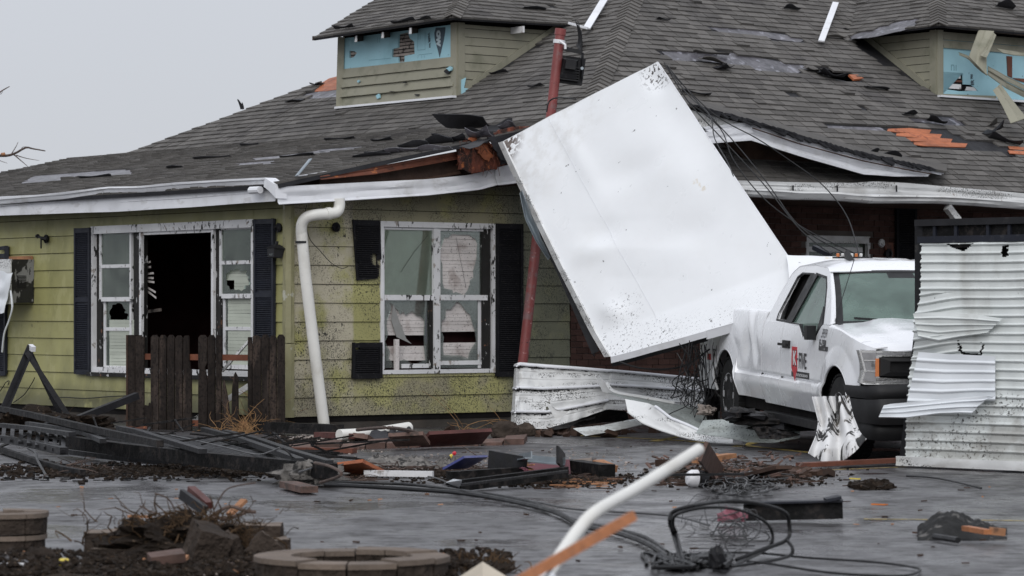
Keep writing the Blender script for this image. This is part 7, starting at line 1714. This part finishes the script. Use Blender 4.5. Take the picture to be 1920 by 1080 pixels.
board((918, 866), (985, 878), .14, .10, .04, .20, 'greymetal', 'dark grey ribbed plate tilted behind the maroon board', 'plate')
mb = MB(); 
pz = [(984, 874), (1002, 866), (1068, 862), (1070, 888), (1040, 889), (996, 893), (990, 884)]
Dm = 26.1; tag(MB().poly(ccw([(P(u, v, Dm).x, P(u, v, Dm).z) for u, v in pz]), [], lambda x, z: V((x, Dm + z * .5 + .02, z)), lambda x, z: V((x, Dm + z * .5, z))).build('maroon_board', M['maroon']), 'maroon painted board with a splintered left edge in the debris row', 'board')
mb = MB(); r_ = random.Random(3)
for k in range(22): a_ = P(r_.uniform(978, 1004), r_.uniform(864, 880), 25.95); mb.beam(a_, a_ + V((-.12 * r_.random() - .03, 0, r_.uniform(-.02, .02))), .012, .008)
tag(mb.build('splinters', M['rawwood'], kind='stuff'), 'raw orange splinters on the left edge of the maroon board', 'splinters')
mb = MB(); mb.grid(lambda u, v: P(lerp(982, 1040, u) + 16 * v - 8 + 3 * NZ.noise(V((u * 5, v, 0))), lerp(880, 906, sstep(0, 1, u)) + 9 * v - 3, 25.15 + .3 * abs(NZ.noise(V((u * 9, v * 5, 3)))) - .15 * v), 40, 12, .01)
tag(mb.build('pink_cloth', M['cloth_p'], smooth=True), 'pink cloth rag draped over the steel channel', 'cloth')
board((1068, 874), (1140, 884), .06, .05, .14, .12, 'black_muddy', 'charred block of timber right of the maroon board', 'timber')
board((1120, 868), (1148, 880), .10, .05, .14, .06, 'rawwood', 'short raw-ended board at the right end of the debris row', 'board')
board((1075, 866), (1110, 862), .10, .12, .08, .04, 'lath', 'grey weathered lath behind the charred block', 'lath')
for (p, qd, lab) in (((975, 850), (998, 832), 'small grey bent bracket standing behind the tilted plate'), ((990, 852), (1060, 862), 'grey curved steel track behind the maroon board')):
    tag(MB().angle(G(p[0], p[1] + 14, .14), G(qd[0], qd[1] + (28 if qd[1] < 840 else 10), .22 if qd[1] < 840 else .12), .06, .01).build('steel_track', M['galv']), lab, 'bracket')
board((1045, 852), (1058, 866), .28, .10, .02, .14, 'black', 'black upright plate behind the maroon board', 'plate')
rocks(985, 862, 8, 2, 60, .01, .04, 'root', 'small knot of brown roots behind the tilted plate', nm='root_knot', seed=9, cat='roots')
bl = tag(MB().beam(G(850, 868, .12), G(895, 866, .10), .22, .02, roll=.5).build('blue_lid', M['blue']), 'blue plastic piece lying on the grey rags', 'plastic')
mbx = MB(); mbx.blob(G(852, 868) + V((0, 0, .09)), .02, .02, .02, flat=False); tag(mbx.build('red_ball', M['redlogo']), 'tiny red ball on the rags beside the blue plastic', 'ball')
mbx = MB(); mbx.blob(G(846, 869) + V((0, 0, .07)), .018, .018, .018, flat=False); tag(mbx.build('yellow_ball', M['yellowpl']), 'tiny yellow ball on the rags beside the blue plastic', 'ball')
mb = MB(); mb.grid(lambda u, v: GU(lerp(815, 885, u), lerp(879, 874, v), .01 + (.06 + .07 * abs(NZ.noise(V((u * 9, v * 2, 9))))) * math.sin(math.pi * v) * min(1, 8 * u, 8 * (1 - u))), 50, 10, .006); tag(mb.build('rags', M['cloth_g'], smooth=True), 'heap of muddy grey rags under the blue plastic', 'rags')
# litter: splinters, chips, twigs spread over the tarmac
def litter(regs, n, mt, nm, lab, L0, L1, th, seed, cat):
    r = random.Random(seed); mb = MB()
    for k in range(n):
        x0, y0, x1, y1 = r.choice(regs); p = G(r.uniform(x0, x1), r.uniform(y0, y1), .0); L_ = r.uniform(L0, L1) * (1 if r.random() < .8 else 1.6); a_ = r.uniform(-.5, .5) if r.random() < .7 else r.uniform(0, math.pi); z = r.uniform(.004, .02) if th < .015 else r.uniform(.005, .05)
        q_ = p + V((math.cos(a_) * L_, math.sin(a_) * L_, r.uniform(-.02, .06))); p.z = z; q_.z = max(.005, z + (r.uniform(-.004, .004) if th < .015 else r.uniform(-.03, .05))); mb.beam(p, q_, th * r.uniform(.6, 2.5), th * r.uniform(.4, 1))
    return tag(mb.build(nm, M[mt], kind='stuff'), lab, cat)
band = [(640, 878, 900, 895), (820, 880, 1150, 912), (600, 890, 680, 910), (1000, 895, 1300, 920), (1300, 850, 1460, 900), (1200, 885, 1500, 912)]
litter(band, 260, 'darkwood', 'dark_splinters', 'dark wood splinters strewn across the debris row', .04, .18, .013, 1, 'splinters')
litter([(1020, 900, 1160, 915), (1300, 850, 1350, 890), (1330, 880, 1470, 905), (640, 875, 700, 895)], 110, 'rawwood', 'raw_splinters', 'fresh orange wood splinters strewn across the debris row', .03, .14, .012, 2, 'splinters')
litter([(0, 900, 1920, 1060), (600, 830, 1500, 900)], 110, 'darkwood', 'tarmac_crumbs', 'tiny dark crumbs scattered over the wet asphalt', .01, .05, .012, 3, 'crumbs')
litter([(100, 905, 1000, 960), (1200, 880, 1900, 1000)], 25, 'rawwood', 'tarmac_chips', 'tiny orange chips scattered over the wet asphalt', .01, .04, .01, 4, 'chips')
litter([(0, 870, 620, 905)], 200, 'black_muddy', 'frame_mud', 'dark muddy crumbs in front of the fallen frame', .02, .12, .012, 5, 'mud')
litter([(1220, 860, 1500, 910)], 120, 'paver', 'brick_crumbs', 'reddish crumbs around the orange splinters', .02, .06, .02, 6, 'crumbs')
# right middle heap
board((1300, 852 + 12), (1372, 852 + 2), .12, .14, .10, .04, 'rawwood', 'splintered plank end behind the white foreground pipe', 'plank')
board((1318, 846), (1348, 892), .34, .03, .16, .03, 'paver', 'upright broken board with splintered foot right of the white pipe tip', 'board', roll=1.2)
board((1322, 858), (1340, 892), .26, .02, .05, .04, 'rawwood', 'raw splintered strip leaning on the upright broken board', 'strip')
board((1235, 868), (1290, 866), .10, .12, .10, .06, 'darkwood', 'dark timber left of the upright broken board', 'timber')
board((1340, 894), (1450, 888), .05, .05, .20, .03, 'paver', 'flat reddish board lying behind the white round cap', 'board')
board((1405, 892), (1470, 876), .05, .16, .14, .03, 'darkwood', 'dark pointed board by the looped grey wires', 'board')
board((1500, 872), (1705, 862), .04, .05, .12, .04, 'rust', 'long rust-orange strip lying in front of the truck', 'strip')
board((1200, 885 + 6), (1395, 889), .12, .12, .02, .02, 'cable', 'long thin dark rod lying level across the debris', 'rod')
hc = thing('white_cap_fitting', G(1310, 914), 'white round plastic cap with dark open end among the wires', 'cap')
MB().lathe(G(1306, 914) + V((0, 0, .07)), V((-.9, -.3, .1)), [(0, .075), (.05, .07), (.08, .05), (.09, .0)], 18).build('dome', M['plasticw'], hc, smooth=True); MB().lathe(G(1312, 914) + V((0, 0, .07)), V((.9, .2, -.1)), [(0, .07), (.06, .065), (.06, .05), (.01, .0)], 18).build('dark_end', M['black'], hc)
bb = thing('black_beam', G(1500, 955), 'black muddy steel box beam lying on the asphalt right of the wire tangle', 'beam')
a, b = G(1395, 952, .10), G(1580, 948, .12); MB().beam(a - V((0, 0, .03)), b - V((0, 0, .03)), .12, .11).build('body', M['black_muddy'], bb); MB().beam(a + V((0, -.05, .035)), b + V((0, -.03, .035)), .15, .012).build('top_flange', M['shutter'], bb)
MB().beam(b + V((-.12, -.02, .04)), b + V((-.02, -.02, .06)), .2, .02).build('bent_lip', M['shutter'], bb)
# heap of cloth on the right
ch = thing('cloth_heap', G(1800, 1012), 'dirty dark grey cloth heap with wood sticking out at the right', 'cloth heap')
mb = MB(); mb.grid(lambda u, v: GU(lerp(1720, 1888, u), lerp(1014, 990, v), .0 + max(0, math.sin(math.pi * v)) ** .7 * pl([(0, .03), (.15, .10), (.35, .14), (.5, .13), (.62, .09), (.8, .05), (1, .01)], u) * (1 + .5 * NZ.noise(V((u * 6, v * 3, 2)))) + .03 * abs(NZ.noise(V((u * 14, v * 5, 4)))) * math.sin(math.pi * v)), 70, 30, .008)
mb.build('cloth', M['cloth_d'], ch, smooth=True)
MB().beam(G(1764, 993, .0) + V((0, -1.05, .085)), G(1803, 1000, .0) + V((0, -1.05, .085)), .05, .03).build('stick', M['lumber'], ch); MB().beam(G(1855, 995, .08), G(1884, 998, .07), .05, .045).build('stick', M['rawwood'], ch); MB().tube([G(1752, 1006, .03), G(1796, 1013, .03)], .02, 7).build('black_tube', M['cable'], ch)
rocks(1640, 915, 14, 1.5, 110, .02, .08, 'soil', 'small pile of wet earth on the asphalt behind the black beam', nm='earth_pile', seed=12, cat='earth pile')
rocks(1480, 890, 30, 2.0, 120, .02, .09, 'darkwood', 'strewn dark chips between the looped wires and the container wall', nm='chips', seed=14)
tag(MB().beam(G(1594, 897, .01), G(1612, 898, .01), .02, .01).build('green_stick', M['yellowpl']), 'tiny yellow stick on the asphalt in front of the truck', 'stick')
tag(MB().beam(G(1636, 945, .006), G(1662, 946, .006), .05, .01).build('orange_scrap', M['amber']), 'small orange scrap on the asphalt left of the cloth heap', 'scrap')
tag(MB().tube(spline([G(1700, 892, .01), G(1760, 897, .02), G(1840, 915, .01)], 4), .008, 5).build('wire', M['cable']), 'thin wire lying on the asphalt before the container wall', 'wire')
rocks(760, 888, 110, 4, 2000, .006, .026, 'soil', 'thin smear of dark mud and crumbs under the left debris row', nm='mud_crumbs', seed=31, cat='mud')
rocks(1000, 902, 90, 5, 2000, .006, .026, 'soil', 'thin smear of dark mud and crumbs in front of the maroon board', nm='mud_crumbs', seed=32, cat='mud')
rocks(1380, 893, 70, 8, 2600, .006, .026, 'soil', 'dark crumbs heaped around the round cap and grey wires', nm='mud_crumbs', seed=33, cat='mud')
rocks(300, 885, 200, 6, 2200, .008, .04, 'soil', 'dark crumbs lying under the fallen stair frame', nm='mud_crumbs', seed=34, cat='mud')
rocks(900, 870, 200, 12, 500, .006, .02, 'lath', 'tiny pale chips around the middle debris', nm='pale_chips', seed=35, cat='chips')
r_ = random.Random(61); mb = MB()
for k in range(170):
    x0, y0 = r_.choice([(720, 878), (1010, 900), (1360, 885), (1400, 900), (900, 880), (620, 900), (150, 880)]); p = GU(x0 + r_.gauss(0, 45), y0 + r_.gauss(0, 7), .02); dr = V((r_.uniform(-1, 1), r_.uniform(-.5, .5), r_.uniform(0, .35))); q = [p]
    for i in range(4): q.append(q[-1] + dr * r_.uniform(.03, .1)); dr = dr + V((r_.uniform(-.4, .4), r_.uniform(-.3, .3), r_.uniform(-.4, .15))); q[-1].z = max(.01, q[-1].z)
    mb.tube(q, [.006, .005, .004, .003, .002], 4)
tag(mb.build('twigs', M['bark'], kind='stuff'), 'thin brown twigs caught all through the debris', 'twigs')
# ------------------------------------------------------------------ cables
def gtube(pts, r, mt, lab, nm='cable', n=7, sp=6, cat='cable', par=None):
    o = MB().tube(spline([G(u, v, z) for u, v, z in pts], sp), r, n).build(nm, M[mt], par); return tag(o, lab, cat) if par is None else o
gtube([(610, 908, .04), (680, 912, .05), (780, 918, .04), (860, 924, .04), (950, 938, .03), (1040, 960, .03), (1090, 985, .03), (1160, 1000, .03), (1215, 1020, .03), (1260, 1050, .03)], .018, 'cable', 'thick black bundled cable snaking from the fallen frame to the wire tangle')
gtube([(612, 904, .05), (760, 908, .03), (880, 922, .03), (990, 940, .03), (1075, 975, .03), (1200, 1004, .04), (1250, 1035, .03)], .013, 'cable', 'second black cable running along the thick bundle')
gtube([(820, 912, .06), (900, 925, .03), (960, 936, .02), (1010, 942, .02), (1080, 955, .02), (1250, 966, .02), (1330, 985, .03)], .008, 'wire', 'thin twisted grey wire crossing the asphalt')
gtube([(560, 885, .2), (620, 872, .1), (700, 888, .02), (800, 893, .02), (840, 905, .03)], .007, 'wire', 'thin wire from the end of the fallen frame past the white strip', 'wire', cat='wire')
loop = thing('wire_loops', G(1350, 1060), 'big tangle of looped black cables standing up in the right foreground', 'cable loops')
gtube([(1280, 1060, .02), (1262, 1000, .16), (1256, 980, .26), (1262, 960, .32), (1300, 948, .36), (1360, 940, .36), (1420, 944, .34), (1470, 960, .28), (1480, 985, .20), (1475, 1012, .12), (1430, 1030, .08), (1380, 1050, .03)], .012, 'cable', '', 'loop', par=loop)
gtube([(1285, 1064, .02), (1268, 1000, .16), (1262, 982, .24), (1270, 964, .3), (1320, 952, .33), (1380, 955, .31), (1430, 975, .24), (1448, 1000, .16), (1440, 1028, .05), (1375, 1060, .03)], .009, 'cable', '', 'loop', par=loop)
gtube([(1290, 1040, .03), (1400, 1036, .03), (1520, 1046, .02), (1640, 1054, .02), (1715, 1064, .02), (1722, 1072, .02), (1680, 1080, .02), (1560, 1074, .02), (1450, 1058, .03), (1400, 1052, .04)], .007, 'cable', '', 'loop', par=loop)
gtube([(1475, 1012, .12), (1486, 1028, .08), (1480, 1042, .04), (1440, 1052, .03), (1370, 1062, .03)], .010, 'cable', '', 'loop', par=loop)
r_ = random.Random(6); mb = MB()
for k in range(30):
    x, y = r_.uniform(1310, 1410), r_.uniform(965, 1055); pts = []; D_ = r_.uniform(17, 19); rx_, ry_ = r_.uniform(12, 50), r_.uniform(10, 45); a_ = r_.uniform(0, 6); n_ = r_.randint(5, 12)
    for i in range(n_):
        p = P(x + rx_ * math.cos(a_ + i * .6) + r_.uniform(-9, 9), min(1072, y + ry_ * math.sin(a_ + i * .6) + r_.uniform(-6, 6)), D_); p.z = max(p.z, .01); pts.append(p)
    mb.tube(spline(pts, 5), r_.uniform(.0015, .0045), 4)
mb.build('thin_wires', M['wire'], loop, kind='stuff')
r_ = random.Random(16); mb = MB()
for k in range(24):
    x = r_.uniform(1230, 1330); pts = [G(x + r_.uniform(-30, 50) , 1050 + r_.uniform(-14, 16), r_.uniform(.0, .05)) for i in range(5)]; mb.tube(spline(pts, 5), r_.uniform(.006, .014), 5)
mb.build('ground_wires', M['cable'], loop, kind='stuff')
r_ = random.Random(26); mb = MB()
for k in range(34):
    x = r_.uniform(1345, 1450); y = r_.uniform(892, 925); rx_, ry_ = r_.uniform(10, 45), r_.uniform(3, 12); a_ = r_.uniform(0, 6); pts = [G(x + rx_ * math.cos(a_ + i * .7) + r_.uniform(-4, 4), y + ry_ * math.sin(a_ + i * .7), .02 + .06 * abs(math.sin(i + a_))) for i in range(r_.randint(5, 10))]; mb.tube(spline(pts, 5), r_.uniform(.003, .009), 5)
tag(mb.build('grey_wire_tangle', M['wire'], kind='stuff'), 'tangle of grey looping wires behind the black beam and round cap', 'wires')
mbx = MB(); mbx.blob(G(1370, 985) + V((0, 0, .05)), .09, .05, .06, seed=8, amp=.5); tag(mbx.build('pink_scrap', M['cloth_p']), 'crumpled pinkish scrap caught in the wires', 'scrap')
mbx = MB(); mbx.blob(G(1345, 1072) + V((0, 0, .06)), .05, .05, .09, seed=9, amp=.3); tag(mbx.build('black_plug', M['black']), 'small black plug hanging below the cable loops', 'plug')
# twisted cloth and knot at the frame's right end
mbx = MB(); mbx.blob(G(592, 912) + V((0, 0, .08)), .28, .15, .12, n=20, seed=12, amp=.6); tag(mbx.build('rag', M['cloth_g'], smooth=True), 'grey rag heaped at the right end of the fallen frame', 'rag')
board((540, 908), (580, 918), .04, .04, .14, .05, 'paver', 'broken brick piece beside the grey rag', 'brick_piece')
gtube([(600, 905, .1), (640, 890, .2), (620, 875, .24), (590, 868, .24)], .012, 'bark', 'twig curling above the grey rag', 'twig', cat='twig')

# ------------------------------------------------------------------ foreground: tree rings, soil and beams
soilm = MB()
def sg_(u, v):
    x = lerp(-6.5, 1.1, u); y = lerp(13.2, 17.9, v)
    e = .5 * NZ.noise(V((x * .9, 4, 2))); k = sstep(17.6 + e - .25 * abs(x), 16.9 + e - .25 * abs(x), y) * sstep(-.15, -.5, x)
    bump_ = 0
    k = k * (1 - .6 * sstep(17.0, 17.4, y)); return V((x, y, -.03 + k * (.06 + .05 * NZ.noise(V((x * 2, y * 2, 1))) + .03 * NZ.noise(V((x * 9, y * 9, 5)))) + bump_ * k))
soilm.grid(sg_, 110, 80); tag(soilm.build('soil_bed', M['soil'], kind='structure', smooth=False), None)
def ring(cx, cy, r_o, r_i, h, n, name, lab, a0=0, a1=2 * math.pi, z0=0.0, seed=0, tilt=0):
    t = thing(name, V((cx, cy, z0)), lab, 'tree ring'); r = random.Random(seed)
    for k in range(n):
        b0 = a0 + (a1 - a0) * k / n + .012; b1 = a0 + (a1 - a0) * (k + 1) / n - .012; j = r.uniform(-.008, .008)
        for (zz0, zz1, ro, ri, mt, nm) in ((z0, z0 + h - .03, r_o, r_i, 'stone_d', 'block'), (z0 + h - .028, z0 + h, r_o + .012, r_i - .01, 'stone', 'block_cap')):
            vs = []
            m_ = 4
            mb = MB()
            def f(z, R_, b): 
                rr = R_ + (.012 * NZ.noise(V((b * 9, z * 30, seed))) if mt == 'stone_d' else .004 * NZ.noise(V((b * 9, z, 1))))
                return V((cx + rr * math.cos(b), cy + rr * math.sin(b), z + j))
            prof = [(zz0, ro), (zz1, ro), (zz1, ri), (zz0, ri)]
            vs = [f(z, R_, lerp(b0, b1, i / m_)) for i in range(m_ + 1) for z, R_ in prof]
            fs = [(i * 4 + q, i * 4 + (q + 1) % 4, (i + 1) * 4 + (q + 1) % 4, (i + 1) * 4 + q) for i in range(m_) for q in range(4)] + [(3, 2, 1, 0), (m_ * 4, m_ * 4 + 1, m_ * 4 + 2, m_ * 4 + 3)]
            mb.add(vs, fs).build(nm, M[mt], t)
    return t
c = G(658, 1096, 0); ring(c.x, c.y + .1, .50, .33, .145, 12, 'tree_ring', 'complete round block tree ring in the centre foreground', seed=1)
c = G(-2, 1035, 0); ring(c.x, c.y + .2, .25, .13, .12, 7, 'tree_ring', 'curved block ring cut by the left edge, on two courses', seed=2, z0=.10); ring(c.x, c.y + .2, .24, .12, .10, 7, 'lower_ring', 'lower course of the block ring at the left edge', seed=3)
def block(px, py, D, w_, d__, h, rot, lab, top=True):
    c = P(px, py, D); t = thing('wall_block', c, lab, 'wall block'); M3 = (Matrix.Rotation(rot[2], 3, 'Z') @ Matrix.Rotation(rot[1], 3, 'Y') @ Matrix.Rotation(rot[0], 3, 'X'))
    def f(x, y, z):
        tp_ = .82 + .18 * (y < 0); q_ = V((x * w_ / 2 * tp_, y * d__ / 2, z * h / 2)); n_ = .012
        return c + M3 @ (q_ + V([n_ * NZ.noise(q_ * 14 + V((px, py, k))) for k in range(3)]))
    mb = MB(); 
    for ax in range(3):
        for s in (-1, 1):
            def g(u, v, ax=ax, s=s):
                a_, b_ = 2 * u - 1, 2 * v - 1; return f(*( (s, a_ * s, b_) if ax == 0 else (-a_ * s, s, b_) if ax == 1 else (a_ * s, b_, s)))
            mb.grid(g, 5, 4, m=1 if (ax == 2 and s == 1 and top) else 0)
    mb.build('block', [M['stone_d'], M['stone']], t); return t
block(205, 1013, 17.6, .30, .22, .11, (0, 0, .2), 'wall block with tan top left of the root heap'); block(238, 1005, 17.9, .20, .22, .09, (0, 0, -.3), 'smaller wall block touching the root heap on its left')
block(210, 1040, 17.2, .24, .22, .08, (0, 0, .05), 'dark wall block under the two left ones')
block(488, 1003, 17.8, .28, .24, .13, (0, 0, -.1), 'wall block with tan top right of the root heap'); block(515, 1020, 17.6, .18, .2, .07, (0, 0, .1), 'low wall block at the right foot of the right-hand block')
block(492, 1030, 17.0, .16, .10, .16, (.0, .7, .2), 'tipped wall block leaning against the right-hand block')
block(385, 1024, 16.8, .20, .22, .22, (.3, .25, .5), 'large tipped dark wall block in front of the root heap', False); block(425, 1033, 16.9, .14, .2, .17, (.2, -.3, .3), 'tipped dark wall block right of the largest one', False)
mbx = MB(); mbx.blob(P(78, 1043, 16.6), .085, .06, .05, seed=4, amp=.2); tag(mbx.build('dark_stone', M['stone_d'], smooth=True), 'rounded dark stone on the soil at the left', 'stone')
# root heap
hc_ = P(325, 1010, 17.4)
mbx = MB(); mbx.blob(V((hc_.x, hc_.y - .1, .06)), .36, .3, .15, n=90, amp=.35, sc=3, seed=14); rh = tag(mbx.build('earth_mound', M['soil']), 'mound of dark soil under the roots between the wall blocks', 'mound')
r_ = random.Random(9); mb = MB()
for k in range(420):
    b = V((hc_.x + r_.gauss(.05, .22), hc_.y + r_.uniform(-.3, .1), r_.uniform(.02, .24))); p = [b]; dr = V((r_.uniform(-1, 1), r_.uniform(-.5, .5), r_.uniform(-.3, 1.0)))
    for i in range(5): p.append(p[-1] + dr * .035); dr = dr * .7 + V((r_.uniform(-.9, .9), r_.uniform(-.5, .5), r_.uniform(-.9, .7)))
    t_ = r_.uniform(.0015, .005); mb.tube(p, [t_ * 1.3, t_, t_, t_, t_ * .7, t_ * .4], 4)
tag(mb.build('root_ball', M['root'], kind='stuff'), 'wild tangle of brown roots on top of the soil mound', 'roots')
r_ = random.Random(19); mb = MB()
for k in range(120):
    b = P(r_.gauss(455, 12), r_.uniform(985, 1040), 17.4 + r_.uniform(-.2, .2)); p = [b]; dr = V((r_.uniform(-1, 1), 0, r_.uniform(-.3, 1.2)))
    for i in range(5): p.append(p[-1] + dr * .022); dr = dr * .7 + V((r_.uniform(-.9, .9), 0, r_.uniform(-.7, .7)))
    mb.tube(p, .0018, 4)
tag(mb.build('hair_roots', M['root'], kind='stuff'), 'fine hairy roots left of the right-hand wall block', 'roots')
def gb(p0, p1, D0, D1, w_, h_, mt, lab, nm, roll=0): return tag(MB().beam(P(*p0, D0), P(*p1, D1), w_, h_, roll=roll).build(nm, M[mt]), lab, nm.split('_')[-1])
gb((340, 926), (385, 958), 18.0, 17.8, .03, .06, 'greymetal', 'grey curved slat sticking up behind the root heap', 'grey_slat'); gb((358, 918), (392, 948), 18.1, 17.9, .05, .045, 'redwood', 'red-brown stick leaning behind the root heap', 'red_stick')
gb((430, 965), (458, 938), 18.0, 18.1, .05, .02, 'rawwood', 'pale wood shard right of the red-brown stick', 'wood_shard')
for k, (pts, lab) in enumerate([([(402, 955), (412, 935), (430, 915), (480, 905)], 'thin curved twig rising above the root heap'), ([(330, 960), (315, 935), (290, 925)], 'thin twig leaning left above the root heap'), ([(400, 965), (430, 950), (460, 958), (480, 960)], 'knobbly dark branch lying right of the root heap'), ([(300, 965), (280, 958), (262, 948)], 'small twig at the left of the root heap'), ([(395, 968), (420, 972), (450, 965), (470, 955)], 'second dark branch lying right of the root heap')]):
    tag(MB().tube(spline([P(u, v, 17.9) for u, v in pts], 5), .012 if k in (2, 4) else .005, 6).build('twig', M['bark']), lab, 'twig')
gb((240, 968), (285, 969), 18.4, 18.4, .04, .015, 'rawwood', 'flat orange splinter left of the root heap', 'wood_splinter')
for k, (x, y, w_, rot, mt, lab) in enumerate([(312, 1045, .19, .3, 'paver', 'flat brick with pale top lying before the mound'), (330, 1053, .12, -.1, 'rawwood', 'orange brick shard below the flat brick'), (455, 1063, .2, .1, 'paver', 'reddish brick left of the round tree ring')]):
    c = P(x, y, 16.3 + .1 * k); tag(MB().cube(c, w_, .12, .05, (.15, .1 * (k - 1), rot)).build('loose_brick', M[mt]), lab, 'brick')
mbx = MB(); mbx.lathe(P(120, 1054, 16.3), (0, 0, 1), [(-.02, .026), (.01, .03), (.02, .022)], 14); tag(mbx.build('yellow_cup', M['yellowpl']), 'small bright yellow plastic cup on the soil', 'cup')
gb((115, 1057), (172, 1056), 16.3, 16.3, .012, .02, 'plasticw', 'thin white strip beside the yellow cup', 'white_strip'); gb((0, 1058), (45, 1058), 16.2, 16.2, .012, .015, 'plasticw', 'thin white strip at the left edge on the soil', 'white_strip')
def srocks(n, s0, s1, mt, lab, nm, seed, xr=(-4, -.2)):
    r = random.Random(seed); mb = MB()
    for k in range(n):
        x = r.uniform(*xr); y = r.uniform(15.4, 17.0 - .0 * abs(x)); s = r.uniform(s0, s1)
        mb.cube((x, y, .05 + s * .2 + .03 * NZ.noise(V((x * 2, y * 2, 1)))), s * r.uniform(.7, 1.8), s * r.uniform(.7, 1.4), s * r.uniform(.4, .9), (r.uniform(-.6, .6), r.uniform(-.6, .6), r.uniform(0, 3)))
    tag(mb.build(nm, M[mt], kind='stuff'), lab, nm.split('_')[-1])
srocks(5000, .006, .026, 'soil', 'coarse dark soil clods on the foreground bed', 'soil_clods', 1, (-4.6, .0)); srocks(70, .004, .012, 'lath', 'pale pebbles on the foreground bed', 'soil_pebbles', 2); srocks(40, .006, .018, 'rawwood', 'orange bark bits on the foreground bed', 'bark_bits', 3)
tuft(905, 1072, 120, 26, .10, 'root', 'brown root tuft behind the cream slab at the bottom', seed=21, nm='root_tuft', th=.004, cat='roots')
tuft(8, 968 + 50, 40, 6, .14, 'straw', 'dry weeds on the ring at the left edge', seed=22, nm='weeds', cat='weeds')
tag(MB().add([P(845, 1092, 14.6), P(905, 1053, 14.4), P(968, 1092, 14.2), P(905, 1110, 13.9)] + [P(845, 1098, 14.6), P(905, 1059, 14.4), P(968, 1098, 14.2), P(905, 1116, 13.9)], [(3, 2, 1, 0), (4, 5, 6, 7), (0, 1, 5, 4), (1, 2, 6, 5), (2, 3, 7, 6), (3, 0, 4, 7)]).build('cream_slab', M['cream']), 'cream coloured slab corner at the bottom centre', 'slab')
# white pipe and lumber close to the camera
tag(MB().tube(spline([P(1012, 1100, 10.6), P(1045, 1050, 10.8), P(1085, 993, 11.0), P(1120, 958, 11.1), P(1200, 912, 11.6), P(1310, 843, 12.2)], 6), .0245, 20).build('foreground_pipe', M['pvc'], smooth=True), 'bent white plastic pipe slanting up in the centre foreground', 'pipe')
tag(MB().tube([P(1018, 1072, 10.4), P(1036, 1095, 10.3)], .026, 14).build('pipe_end', M['plasticw']), 'short white pipe end at the bottom under the orange lumber', 'pipe')
lum = tag(MB().beam(P(955, 1100, 9.8), P(1186, 968, 10.4), .028, .036, roll=.35).build('lumber', M['lumber']), 'wet orange wooden batten slanting in front of the white pipe', 'lumber')
tag(MB().tube(spline([P(1020, 1085, 10.2), P(1040, 1060, 10.3), P(1060, 1035, 10.3)], 4), .006, 6).build('twig', M['wire']), 'small grey stalk below the orange lumber', 'twig')

# ------------------------------------------------------------------ bare tree just outside the left edge
tree = thing('bare_tree', V((-9.6, 40.0 - 1.0, 0)), 'bare winter tree whose thin branches reach in at the left edge against the sky', 'tree')
TB = V((-9.6, 47.0, 0)); place(tree, TB)
MB().tube([TB, TB + V((.1, 0, 2)), TB + V((0, 0, 4.2)), TB + V((-.2, .1, 6))], [.22, .17, .12, .05], 10).build('trunk', M['bark'], tree, smooth=True)
def brn(pts, r, D=46.6): 
    n = len(pts) - 1; return MB().tube(spline([P(u, v, D) for u, v in pts], 3), [lerp(r, r * .3, i / (n * 3)) for i in range(n * 3 + 1)], 5).build('branch', M['bark'], tree)
brn([(-180, 330), (-60, 285), (0, 292), (25, 289), (48, 277), (62, 279), (85, 283)], .03); brn([(25, 289), (38, 300), (52, 312)], .012); brn([(22, 288), (30, 275), (34, 266)], .009); brn([(30, 291), (50, 297), (74, 301)], .009)
brn([(0, 290), (-2, 300), (14, 306)], .009); brn([(40, 281), (42, 276), (50, 275)], .007); brn([(-170, 320), (-60, 210), (-10, 180), (4, 170), (18, 162)], .022); brn([(-10, 178), (2, 176), (6, 168)], .006); brn([(-180, 330), (-90, 240), (-40, 140)], .03)
brn([(-60, 285), (-30, 300), (-10, 298), (10, 288)], .012)
r_ = random.Random(44)
for k in range(10): brn([(-180 + r_.uniform(-20, 20), 330), (-200 + r_.uniform(-150, 60), 220), (-200 + r_.uniform(-220, 90), r_.uniform(60, 180))], .03)
mbx = MB(); mbx.blob(P(6, 289, 46.5), .04, .03, .025, flat=False, seed=2); mbx.build('broken_wood', M['rawwood'], tree)
